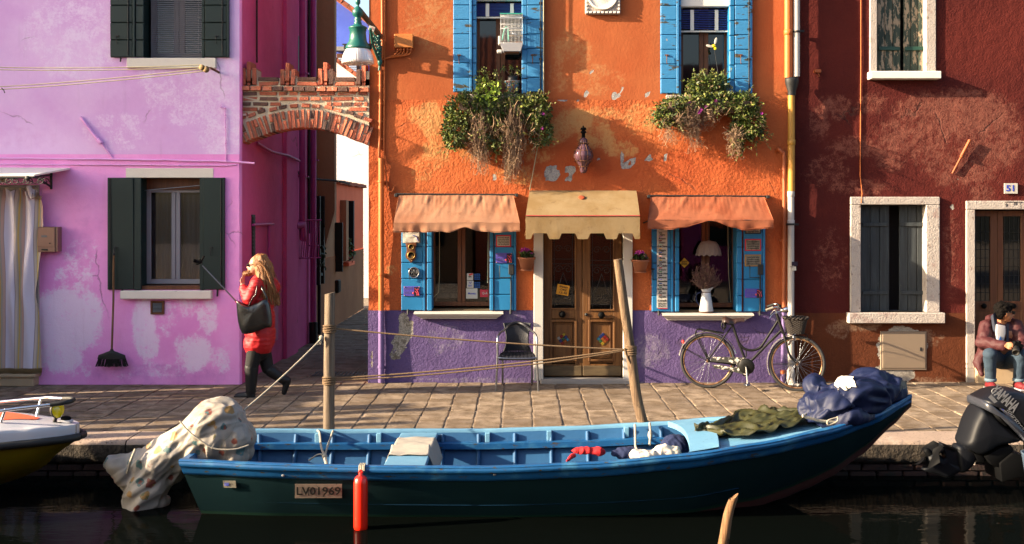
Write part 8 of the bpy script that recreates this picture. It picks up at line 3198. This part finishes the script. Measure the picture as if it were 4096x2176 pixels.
m.tube([A + dd * .5, Bp], .0065, 8)
m.build('rod', M_alu, ss)
m = MB()
m.obox(W(499, 659, WYY), (.075, .04, .055), Matrix.Rotation(-.4, 3, 'Y'), .008)
m.cap(W(494, 657, WYY - .0), W(488, 655, WYY - .02), .02, .02)
m.obox(W(508, 653, WYY), (.02, .03, .10), Matrix.Rotation(.5, 3, 'Y'), .004)
m.build('camera', M_motor_dark, ss)
# ---- the man sitting on the step with a camera
def U(x, y, Y):
 return W((3850 + x / 3.419) / 1.5907, (1180 + y / 3.419) / 1.5907, Y)
mn = thing('person', U(590, 960, -.2), 'person in a maroon parka and jeans sitting on the doorstep holding a camera', 'person')
BYm = -.26
b = MB()
hc = U(575, 235, BYm - .08)
b.ell(hc + V((-.01, 0, .012)), (.094, .078, .104))
b.ell(hc + V((.030, -.004, -.045)), (.062, .056, .065))
b.cap(hc + V((.085, -.012, -.010)), hc + V((.104, -.014, -.035)), .010, .015, 8)
b.cap(hc + V((.05, -.005, -.095)), hc + V((.02, 0, -.085)), .028, .036)
b.ell(hc + V((.088, -.008, -.066)), (.011, .022, .008))
b.ell(hc + V((-.012, -.076, -.022)), (.020, .010, .032))
b.cap(U(545, 330, BYm - .03), U(530, 430, BYm), .056, .06)
b.ell(U(525, 520, BYm), (.17, .11, .13))
b.ell(U(530, 680, BYm + .02), (.15, .11, .20))
b.ell(U(570, 900, BYm + .08), (.18, .14, .11))
b.cap(U(330, 440, BYm), U(275, 660, BYm - .10), .055, .045)
b.cap(U(275, 660, BYm - .10), U(575, 690, BYm - .36), .042, .03)
hand(b, U(580, 690, BYm - .36), U(640, 680, BYm - .40), (.5, .5, -.5), (.2, .1, 1), 1.0)
b.cap(U(720, 440, BYm), U(815, 660, BYm - .10), .055, .045)
b.cap(U(815, 660, BYm - .10), U(800, 770, BYm - .34), .042, .03)
hand(b, U(805, 768, BYm - .34), U(775, 775, BYm - .39), (-.6, .5, .3), (0, -.3, -1), 1.0)
b.cap(U(480, 900, BYm), U(375, 810, BYm - .34), .08, .06)
b.cap(U(375, 810, BYm - .34), U(385, 1170, BYm - .25), .056, .04)
b.cap(U(640, 900, BYm), U(800, 815, BYm - .34), .08, .06)
b.cap(U(800, 815, BYm - .34), U(765, 1170, BYm - .25), .056, .04)
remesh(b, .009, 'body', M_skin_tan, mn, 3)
p_ = MB()
p_.ell(U(500, 480, BYm + .03), (.215, .135, .13))
p_.ell(U(470, 620, BYm + .03), (.20, .135, .20))
p_.ell(U(600, 620, BYm + .05), (.19, .12, .20))
p_.ell(U(430, 780, BYm + .06), (.19, .13, .16))
p_.cap(U(330, 440, BYm), U(270, 640, BYm - .09), .092, .080)
p_.cap(U(270, 650, BYm - .10), U(555, 690, BYm - .33), .085, .056)
p_.cap(U(725, 430, BYm), U(820, 650, BYm - .09), .088, .078)
p_.cap(U(820, 655, BYm - .10), U(805, 745, BYm - .28), .076, .054)
p_.cap(U(300, 760, BYm - .02), U(215, 930, BYm - .05), .085, .06)
p_.cap(U(215, 930, BYm - .05), U(265, 1080, BYm - .12), .060, .035)
p_.cap(U(370, 340, BYm + .06), U(480, 330, BYm + .10), .065, .07)
p_.cap(U(620, 340, BYm + .06), U(700, 390, BYm + .04), .06, .05)
fold = lambda co, n: co + n * (.014 * noise.noise(co * 9) + .008 * noise.noise(co * 22))
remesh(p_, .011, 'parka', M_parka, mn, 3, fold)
m = MB()
m.prism([(p.x, p.z) for p in (U(470, 400, -.4), U(585, 420, -.4), U(590, 520, -.4), U(560, 640, -.4), U(480, 640, -.4), U(462, 520, -.4))], BYm - .155, BYm - .10)
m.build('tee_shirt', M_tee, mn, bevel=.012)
m = MB()
m.prism([(p.x, p.z) for p in (U(518, 565, -.42), U(548, 640, -.42), U(490, 640, -.42))], BYm - .164, BYm - .154)
m.build('print', M_teeblue, mn)
m = MB()
m.grid(lambda u, t: U(385 + 70 * u + t * 35, 290 + 210 * t - 60 * u * (1 - t), BYm - .13 + .06 * abs(u - .5) + .02 * t), 8, 10)
m.grid(lambda u, t: U(600 + 35 * u + t * 0, 400 + 240 * t, BYm - .15 + .03 * u), 6, 8)
m.build('lining', M_parka_in, mn)
j_ = MB()
j_.ell(U(570, 905, BYm + .05), (.20, .15, .10))
j_.cap(U(480, 890, BYm), U(375, 815, BYm - .34), .105, .083)
j_.cap(U(375, 815, BYm - .34), U(384, 1150, BYm - .25), .080, .062)
j_.cap(U(640, 890, BYm), U(800, 820, BYm - .34), .105, .083)
j_.cap(U(800, 820, BYm - .34), U(766, 1150, BYm - .25), .080, .062)
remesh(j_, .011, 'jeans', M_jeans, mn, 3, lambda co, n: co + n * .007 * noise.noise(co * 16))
for xf in (385, 768):
 m = MB()
 c = U(xf, 1160, BYm - .25)
 m.lathe([(.064, -.018), (.070, -.016), (.070, .018), (.062, .02)], 18, c)
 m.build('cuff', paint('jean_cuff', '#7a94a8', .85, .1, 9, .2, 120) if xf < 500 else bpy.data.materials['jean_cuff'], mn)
 m = MB()
 m.cap(U(xf, 1165, BYm - .25), U(xf, 1225, BYm - .25), .042, .045)
 m.build('sock', M_boot, mn)
 m = MB()
 c = U(xf, 1250, BYm - .27)
 c.z = .05
 m.cap(c + V((0, .05, .0)), c + V((-.005 if xf < 500 else .02, -.11, -.008)), .048, .042)
 m.ell(c + V((0, -.02, .0)), (.05, .12, .05))
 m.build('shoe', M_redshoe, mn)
 m = MB()
 m.box(c.x - .05, c.x + .05, c.y - .16, c.y + .10, .0, .02, .006)
 m.build('sole', M_tee, mn)
h_ = MB()
h_.ell(hc + V((-.020, 0, .045)), (.108, .092, .090))
h_.ell(hc + V((-.055, 0, .0)), (.072, .088, .088))
h_.ell(hc + V((.055, 0, .085)), (.052, .07, .035))
def shag(co, n):
 return co + n * (.014 * noise.noise(co * 34) + .008 * noise.noise(co * 80))
remesh(h_, .008, 'hair', M_hair_dark, mn, 2, shag)
m = MB()
m.tube([hc + V((-.01, -.085, .0)), hc + V((.06, -.080, .008)), hc + V((.094, -.05, .008))], .005, 6)
m.obox(hc + V((.096, -.038, -.004)), (.008, .05, .036), Matrix.Rotation(.25, 3, 'Z'), .003)
m.obox(hc + V((.098, .022, -.004)), (.008, .05, .036), Matrix.Rotation(-.1, 3, 'Z'), .003)
m.build('sunglasses', M_ink, mn)
m = MB()
m.cap(hc + V((.097, -.024, -.066)), hc + V((.097, .012, -.066)), .005, None, 8)
m.build('mouth', bpy.data.materials['lips'], mn)
ca = thing('camera', U(740, 720, BYm - .42), 'black camera held in the lap of the seated man', 'camera')
m = MB()
c = U(745, 700, BYm - .40)
Rc = Matrix.Rotation(.45, 3, 'Y')
m.obox(c, (.13, .06, .095), Rc, .012)
m.obox(c + Rc @ V((.0, 0, .055)), (.05, .05, .035), Rc, .01)
m.build('body', M_motor_dark, ca)
m = MB()
axl = V((-.35, -.75, -.45)).to_track_quat('Z', 'Y').to_matrix()
m.lathe([(.0, .0), (.036, .0), (.038, .05), (.042, .055), (.042, .10), (.034, .10), (.030, .08), (.0, .08)], 22, c + V((-.02, -.02, -.02)), axl)
m.build('lens', M_ink, ca)
# ================================================================ the chair by the shop door
ch = thing('cafe_chair', (WX(1301, -.4), -.42, 0), 'black woven chair with a bent aluminium frame beside the shop door', 'chair')
CF, CB = -.66, -.22
xl0, xr0 = WX(1247, CF), WX(1354, CF)
xl1, xr1 = WX(1264, CB), WX(1338, CB)
def zc(v, Y):
 return WZ(v, Y)
m = MB()
xm = (xl0 + xr0) / 2
arm = smoothcurve([(xl0, CF, 0.0), (xl0 + .012, CF, .25), (xl0 + .02, CF, .45), (xl0 + .018, CF + .01, .60), (xl0 + .035, CF + .07, .675), (xl0 + .10, CF + .22, .715), (xl0 + .17, CB - .04, .755), (xm, CB + .02, .775),
    (xr0 - .17, CB - .04, .755), (xr0 - .10, CF + .22, .715), (xr0 - .035, CF + .07, .675), (xr0 - .018, CF + .01, .60), (xr0 - .02, CF, .45), (xr0 - .012, CF, .25), (xr0, CF, 0.0)], 6)
m.tube(arm, .0125, 10)
m.build('front_frame', M_alu, ch)
for (xa, xb) in ((xl1, xl0 + .075), (xr1, xr0 - .075)):
 m = MB()
 m.tube([(xa, CB + .02, 0), (xb * .3 + xa * .7, CB - .02, .2), (xb * .5 + xa * .5, CB - .04, .42)], .0125, 10)
 m.build('leg', M_alu, ch)
 m = MB()
 m.lathe([(.015, 0), (.015, .03), (.0, .03)], 10, (xa, CB + .02, 0))
 m.build('foot_cap', M_rusty, ch)
m = MB()
m.tube(smoothcurve([(xl0 + .018, CF, .405), (xl0 + .12, CF - .02, .395), (xr0 - .12, CF - .02, .395), (xr0 - .018, CF, .405)], 6), .011, 8)
m.tube([(xl0 + .06, CF - .01, .40), (xl1 + .04, CB - .03, .41)], .011, 8)
m.tube([(xr0 - .06, CF - .01, .40), (xr1 - .04, CB - .03, .41)], .011, 8)
m.build('seat_rail', M_alu, ch)
m = MB()
def seat(u, t):
 w = interp([(0, .22), (.5, .205), (1, .165)], t)
 x = xm + (u - .5) * 2 * w
 y = CF - .02 + t * (CB - CF + .0)
 z = .425 - .02 * math.sin(PI * u) * math.sin(PI * t) - .035 * max(0, (.12 - t) / .12) ** 2 + .004 * math.sin(t * 120) + .003 * math.sin(u * 60)
 return V((x, y, z))
m.grid(seat, 60, 60)
m.grid(lambda u, t: seat(u, t) + V((0, 0, -.018)), 20, 20)
m.build('seat', M_rattan, ch)
m = MB()
def backr(u, t):
 w = interp([(0, .165), (.25, .135), (.55, .13), (.85, .152), (1, .165)], t)
 x = xm + (u - .5) * 2 * w
 y = CB - .02 - .03 * math.sin(PI * t) + .035 * (1 - (2 * u - 1) ** 2) + .03 * t
 z = .425 + t * .345 + .012 * (1 - (2 * u - 1) ** 2) * t
 return V((x, y + .004 * math.sin(t * 160) * math.cos(u * 75), z))
m.grid(backr, 60, 80)
m.build('backrest', M_rattan, ch)
m = MB()
top_ = [p for p in arm if p.z > .735]
m.tube(top_, .019, 10)
for u in (0, 1):
 m.tube([backr(u, i / 10) for i in range(11)], .010, 6)
m.build('woven_edge', M_rattan, ch)
m = MB()
m.tube([seat(i / 10, 0) for i in range(11)], .012, 6)
m.build('woven_edge', M_rattan, ch)
# ================================================================ the bicycle leaning on the wall
BA = V((WX(1779.2, -.42), -.42, 0))
BB_ = V((WX(2004.1, -.68), -.68, 0))
bk = thing('bicycle', (BA + BB_) / 2, 'old dark bicycle with a wicker basket and peeling chain case leaning on the wall', 'bicycle')
bd = (BB_ - BA)
WBASE = bd.length
bd = bd / WBASE
bn = V((-bd.y, bd.x, 0))       # towards the wall
lean = V((0, 0, 1)) * math.cos(.09) + bn * math.sin(.09)
def Bp_(x, y, w=0.0):
 """survey of the bicycle: crop position -> place in the bicycle's own plane, w to the wall side"""
 s = (x - 548) / (1635 - 548) * WBASE
 hy = 905 + (x - 548) / 1087 * 28
 h = .333 + (hy - y) * .00101
 return BA + bd * s + lean * h + bn * w
def wheel(x, y):
 c = Bp_(x, y)
 def ringp(r_, n=56, w=0):
  return [c + bd * (r_ * math.cos(a)) + lean * (r_ * math.sin(a)) + bn * w for a in [i * 2 * PI / n for i in range(n)]]
 t = MB()
 t.tube(ringp(.316), .0185, 10, closed=True)
 wh = t.build('wheel', M_tyre, bk)
 t = MB()
 t.tube(ringp(.292), .012, 8, closed=True, flat=.7)
 t.build('rim', M_rim, wh)
 t = MB()
 for k in range(36):
  a = 2 * PI * k / 36
  sg = 1 if k % 2 else -1
  a2 = a + (.9 if (k // 2) % 2 else -.9)
  t.tube([c + bd * (.022 * math.cos(a2)) + lean * (.022 * math.sin(a2)) + bn * (.03 * sg), c + bd * (.287 * math.cos(a)) + lean * (.287 * math.sin(a))], .0013, 4, False)
 sp = t.build('spokes', M_alu, wh)
 t = MB()
 t.tube([c - bn * .05, c + bn * .05], .018, 10)
 t.tube([c - bn * .065, c + bn * .065], .008, 8)
 t.build('hub', M_rim, wh)
 return c
c1 = wheel(548, 905)
c2 = wheel(1635, 933)
m = MB()
sth = Bp_(1410, 420)
m.tube([Bp_(850, 470), Bp_(925, 680), Bp_(1000, 870), Bp_(1025, 960)], .0165, 10)
m.tube([Bp_(1390, 345), Bp_(1470, 580)], .0195, 10)
m.tube([Bp_(1450, 540), Bp_(1240, 745), Bp_(1040, 950)], .0165, 10)
m.tube(smoothcurve([Bp_(1408, 425), Bp_(1310, 575), Bp_(1210, 725), Bp_(1150, 768), Bp_(1070, 780), Bp_(990, 755), Bp_(930, 690)], 6), .0155, 10)
for w in (-.045, .045):
 m.tube([Bp_(845, 490, w * .3), Bp_(700, 690, w), Bp_(548, 905, w)], .009, 8)
 m.tube([Bp_(548, 905, w), Bp_(1000, 960, w * .6)], .010, 8)
m.tube([Bp_(1210, 725), Bp_(1222, 750)], .010, 8)
m.tube([Bp_(1020, 780), Bp_(1022, 860)], .008, 8)
m.lathe([(.028, -.04), (.028, .04)], 12, Bp_(1025, 962), bn.to_track_quat('Z', 'Y').to_matrix())
m.build('frame', M_bike, bk)
m = MB()
for w in (-.05, .05):
 m.tube(smoothcurve([Bp_(1470, 580, w * .5), Bp_(1505, 690, w), Bp_(1535, 800, w), Bp_(1565, 860, w), Bp_(1635, 933, w)], 6), .0105, 8)
m.tube([Bp_(1468, 572, -.03), Bp_(1468, 572, .03)], .018, 8)
m.build('fork', M_bike, bk)
def guard(cx, cy, a0, a1, mat, name, r0=.345, tipw=.028):
 c = Bp_(cx, cy)
 m = MB()
 def f(u, t):
  a = math.radians(a0 + (a1 - a0) * u)
  q = (t - .5) * 2
  w = tipw * min(1, .35 + u * 6, .35 + (1 - u) * 6)
  rad = r0 + .012 * (1 - q * q)
  return c + bd * (rad * math.cos(a)) + lean * (rad * math.sin(a)) + bn * (w * q)
 m.grid(f, 50, 8)
 return m.build(name, mat, bk)
guard(548, 905, 172, 15, M_chrome_worn, 'rear_mudguard')
guard(1635, 933, 92, 205, M_chrome_worn, 'front_mudguard', .343, .030)
m = MB()
for w in (-.05, .05):
 m.tube([Bp_(1640, 930, w), Bp_(1760, 625, w * .6)], .004, 6)
 m.tube([Bp_(548, 905, w), Bp_(240, 752, w * .6)], .004, 6)
 m.tube([Bp_(1635, 936, w), Bp_(1345, 945, w * .6)], .003, 6)
m.build('stay', M_bike, bk)
# chain case with its disc
m = MB()
def ccase():
 y0 = -.062
 top_l = [(585, 880), (605, 855), (760, 855), (1000, 862), (1080, 885), (1125, 940), (1130, 990), (1095, 1040), (1030, 1062), (960, 1050), (800, 1010), (640, 985), (610, 950), (700, 948), (880, 985), (915, 965), (905, 935), (760, 918), (600, 905)]
 P = [Bp_(x, y, 0) for x, y in top_l]
 n = len(P)
 a = [p + bn * -.075 for p in P]
 b_ = [p + bn * -.045 for p in P]
 m.add(a + b_, [tuple(range(n - 1, -1, -1)), tuple(range(n, 2 * n))] + [(i, (i + 1) % n, (i + 1) % n + n, i + n) for i in range(n)])
ccase()
m.build('chain_case', M_bike_worn, bk)
m = MB()
Rb = (-bn).to_track_quat('Z', 'Y').to_matrix()
m.lathe([(.0, .088), (.03, .088), (.085, .086), (.092, .080), (.096, .072)], 36, Bp_(1030, 965), Rb)
m.lathe([(.0, .10), (.014, .10), (.016, .085)], 14, Bp_(1025, 965), Rb)
m.build('chain_disc', M_bike, bk)
m = MB()
m.tube([Bp_(1025, 968, -.10), Bp_(1044, 1150, -.115)], .009, 8)
m.tube([Bp_(1025, 965, .05), Bp_(1010, 1110, .08)], .009, 8)
m.build('crank', M_chrome_worn, bk)
for (x, y, w) in ((1042, 1165, -.16), (1012, 1090, .13)):
 m = MB()
 p = Bp_(x, y, w)
 R3 = Matrix((bd, bn, lean)).transposed()
 m.obox(p, (.075, .08, .022), R3, .006)
 m.cap(p - bn * .05, p + bn * .05, .014)
 m.build('pedal', M_alu if w < 0 else M_black, bk)
m = MB()
def sad(u, t):
 s = u
 w = interp([(0, .05), (.12, .085), (.3, .08), (.55, .04), (.85, .022), (1, .016)], s)
 a = (t - .5) * PI * 1.05
 p = Bp_(728 + 272 * s, interp([(0, 385), (.15, 376), (.5, 408), (.85, 392), (1, 396)], s))
 return p + bn * (w * math.sin(a)) + lean * (.055 * (math.cos(a) - 1) * (1 if s < .6 else .7))
m.grid(sad, 24, 14)
m.build('saddle', M_leather, bk)
m = MB()
for w in (-.03, .03):
 m.tube(smoothcurve([Bp_(750, 420, w), Bp_(790, 465, w), Bp_(860, 462, w), Bp_(970, 415, w * .3)], 5), .005, 6)
 m.lathe([(.018, -.03), (.018, .03)], 10, Bp_(755, 450, w))
m.tube([Bp_(848, 500), Bp_(846, 455)], .013, 8)
m.tube(smoothcurve([Bp_(735, 420, -.04), Bp_(722, 480, -.05), Bp_(745, 520, -.04), Bp_(768, 500, -.03), Bp_(765, 440, -.03)], 5), .010, 6)
m.tube(smoothcurve([Bp_(745, 430, -.05), Bp_(755, 490, -.06), Bp_(742, 545, -.05)], 5), .006, 6)
m.build('saddle_springs', M_bike, bk)
# handlebar, levers, grips, bell, lamp
m = MB()
m.tube([Bp_(1395, 360), Bp_(1378, 300)], .012, 8)
for sg in (-1, 1):
 m.tube(smoothcurve([Bp_(1378, 300), Bp_(1420, 275, sg * .06), Bp_(1430, 262, sg * .16), Bp_(1390, 245, sg * .23), Bp_(1330, 255, sg * .255), Bp_(1270, 278, sg * .26)], 6), .011, 8)
m.build('handlebar', M_steel, bk)
for sg in (-1, 1):
 m = MB()
 m.tube([Bp_(1352, 252, sg * .25), Bp_(1268, 282, sg * .262)], .017, 8)
 m.build('grip', M_paper_grey if sg < 0 else M_black, bk)
 m = MB()
 m.tube(smoothcurve([Bp_(1440, 300, sg * .14), Bp_(1385, 312, sg * .2), Bp_(1340, 335, sg * .23), Bp_(1310, 375, sg * .25)], 5), .005, 6)
 m.build('brake_lever', M_steel, bk)
m = MB()
m.ell(Bp_(1425, 250, -.09), (.028, .028, .024))
m.build('bell', M_bike, bk)
m = MB()
Rl = (bd * .9 + V((0, 0, .15))).to_track_quat('Z', 'Y').to_matrix()
m.lathe([(.0, -.055), (.016, -.05), (.03, -.02), (.036, .02), (.038, .045), (.034, .05), (.0, .045)], 20, Bp_(1480, 297, -.03), Rl)
m.build('headlamp', M_steel, bk)
m = MB()
m.tube(smoothcurve([Bp_(1400, 330, -.05), Bp_(1340, 345, -.12), Bp_(1230, 345, -.14), Bp_(1160, 320, -.1)], 6), .0025, 5)
m.tube(smoothcurve([Bp_(1440, 320, -.05), Bp_(1470, 420, -.06), Bp_(1500, 560, -.05)], 6), .0025, 5)
m.tube(smoothcurve([Bp_(1450, 350, .05), Bp_(1500, 480, .02), Bp_(1520, 620, .04)], 6), .0025, 5)
m.build('brake_cable', M_black, bk)
m = MB()
for w in (-.06, -.02, .02, .06):
 m.tube(smoothcurve([Bp_(395, 585, w), Bp_(400, 545, w), Bp_(430, 530, w), Bp_(560, 545, w), Bp_(745, 578, w)], 5), .005, 6)
m.tube([Bp_(430, 528, -.065), Bp_(430, 528, .065)], .005, 6)
m.tube([Bp_(640, 556, -.065), Bp_(640, 556, .065)], .005, 6)
for w in (-.06, .06):
 m.tube([Bp_(395, 585, w), Bp_(548, 880, w)], .006, 6)
 m.tube([Bp_(420, 580, w), Bp_(556, 880, w)], .004, 6)
m.build('luggage_rack', M_bike, bk)
m = MB()
m.cap(Bp_(243, 690), Bp_(238, 675), .018)
rlp = m.build('rear_light', M_red_fl, bk)
m = MB()
m.cap(Bp_(238, 745), Bp_(240, 705), .017)
m.build('housing', M_black, rlp)
# woven basket
m = MB()
cb_ = Bp_(1620, 575)
ct_ = Bp_(1618, 392)
rr_ = random.Random(3)
def bask(a, t):
 hx = .135 - .045 * (1 - t)
 hy = .12 - .04 * (1 - t)
 k = 1 / (abs(math.cos(a)) ** 3.5 + abs(math.sin(a)) ** 3.5) ** (1 / 3.5)
 p = cb_.lerp(ct_, t)
 return p + bd * (hx * k * math.cos(a)) + bn * (hy * k * math.sin(a))
for j in range(15):
 t = j / 15
 pts = []
 for i in range(64):
  a = 2 * PI * i / 64
  q = bask(a, t + .006 * math.sin(i * 1.7 + j))
  cdir = (q - cb_.lerp(ct_, t)).normalized()
  pts.append(q + cdir * .005 * math.cos(i * PI / 2 + j * PI))
 m.tube(pts, .0062, 5, closed=True)
for i in range(32):
 a = 2 * PI * i / 32
 m.tube([bask(a, 0), bask(a, .5), bask(a, 1)], .005, 5, False)
m.build('basket', M_wicker, bk)
m = MB()
for ph in (0, 1):
 pts = []
 for i in range(72):
  a = 2 * PI * i / 72
  q = bask(a, 1.0)
  cdir = (q - ct_).normalized()
  pts.append(q + cdir * (.006 + .010 * math.cos(i * .9 + ph * PI)) + lean * (.010 * math.sin(i * .9 + ph * PI)))
 m.tube(pts, .008, 5, closed=True)
m.build('basket_rim', M_wicker, bk)
m = MB()
m.tube([Bp_(1500, 555), Bp_(1490, 600), Bp_(1500, 650)], .006, 6)
m.tube(smoothcurve([Bp_(1720, 580), Bp_(1760, 600), Bp_(1762, 640)], 4), .005, 6)
m.build('basket_bracket', M_bike, bk)
m = MB()
m.obox(Bp_(1605, 642, -.06), (.034, .02, .036), Matrix((bd, bn, lean)).transposed(), .005)
m.tube([Bp_(1592, 625, -.06), Bp_(1590, 590, -.05), Bp_(1602, 570, -.04)], .008, 6)
m.obox(Bp_(1550, 680, -.05), (.03, .02, .08), Matrix((bd, bn, lean)).transposed() @ Matrix.Rotation(.5, 3, 'Y'), .005)
m.build('lock', M_steel, bk)
# ================================================================ what stands outside the frame: houses that mirror, and blockers added for shade
def row_house(x0, x1, y0, y1, h, ridge, mat, label, along='x'):
 t = thing('row_house', ((x0 + x1) / 2, (y0 + y1) / 2, 0), label, 'house', 'houses around the canal outside the view')
 m = MB()
 m.box(x0, x1, y0, y1, 0, h)
 m.build('wall', mat, t)
 m = MB()
 ym, xm = (y0 + y1) / 2, (x0 + x1) / 2
 if along == 'x':
  n = max(2, int((x1 - x0) / .22))
  for (ya, yb_) in ((y0 - .25, ym), (y1 + .25, ym)):
   m.grid(lambda u, q: V((x0 - .15 + u * (x1 - x0 + .3), ya + (yb_ - ya) * q, h + (ridge - h) * q + .05 * abs(math.sin(u * n * PI)))), n * 4, 10)
  m.add([(x0, y0, h), (x0, y1, h), (x0, ym, ridge)], [(0, 1, 2)])
  m.add([(x1, y0, h), (x1, y1, h), (x1, ym, ridge)], [(0, 2, 1)])
 else:
  n = max(2, int((y1 - y0) / .22))
  for (xa, xb_) in ((x0 - .25, xm), (x1 + .25, xm)):
   m.grid(lambda u, q: V((xa + (xb_ - xa) * q, y0 - .15 + u * (y1 - y0 + .3), h + (ridge - h) * q + .05 * abs(math.sin(u * n * PI)))), n * 4, 10)
  m.add([(x0, y0, h), (x1, y0, h), (xm, y0, ridge)], [(0, 1, 2)])
  m.add([(x0, y1, h), (x1, y1, h), (xm, y1, ridge)], [(0, 2, 1)])
 m.build('roof', M_roof, t)
 m = MB()
 k = max(1, int((x1 - x0) / 2.2))
 for i in range(k):
  xc = x0 + (i + .5) * (x1 - x0) / k
  for zc in (1.1, 3.8):
   if zc + 1.3 < h:
    m.box(xc - .4, xc + .4, y1 - .02, y1 + .04, zc, zc + 1.3)
    m.box(xc - .4, xc + .4, y0 - .04, y0 + .02, zc, zc + 1.3)
 m.build('window', M_green_dark, t)
 return t
row_house(-9, -1.5, -27, -20, 5.4, 7.6, M_tan, 'tan house across the canal behind the camera with a tiled roof')
row_house(-1.4, 5, -27, -20.5, 5.8, 8.2, M_peach, 'peach house across the canal behind the camera with a tiled roof')
row_house(5.1, 14, -27, -20, 5.2, 7.2, M_pink_side, 'magenta house across the canal behind the camera with a tiled roof')
row_house(-22, -13.2, -2.4, 4.5, 8.4, 10.4, M_white_wall, 'white house added left of the view to shade the pink front', 'y')  # added blocker; its corner sets where the shade on the fronts ends
# tall board fence, added out of view to block the sun: sun through its gaps draws the streaks of light on the paving
fb = thing('shadow_fence', (-7.2, -2, 0), 'tall weathered board fence added out of view to streak the paving', 'fence')
y = -3.34
while y < -.3:
 w = rnd.uniform(.14, .36)
 m = MB()
 m.box(-7.24, -7.20, y, y + w, 0, rnd.uniform(1.7, 2.35))
 m.build('board', M_door_wood2, fb)
 y += w + rnd.choice((.012, .03, .05, .09))
for z in (.4, 1.3):
 m = MB()
 m.box(-7.20, -7.14, -3.34, -.2, z, z + .08)
 m.build('rail', M_door_wood2, fb)
for i, (x, y, t) in enumerate(((-7.3, -3.68, 2.1), (-7.5, -4.05, 2.3), (-7.2, -4.3, 1.9), (-7.6, -4.62, 2.2))):  # unseen poles added to carry the shade over the front paving
 m = MB()
 m.tube([(x, y, -.5), (x + .03, y, 1), (x, y + .02, t)], [.12, .11, .09], 12)
 tag(m.build('mooring_post', M_post), ('thick grey pole added next to the fence to shade the paving', 'tallest thick pole added near the fence to shade the paving', 'shortest thick pole added near the fence to shade the paving', 'outermost thick pole added near the fence to shade the paving')[i], 'mooring post', 'added shading poles by the board fence')
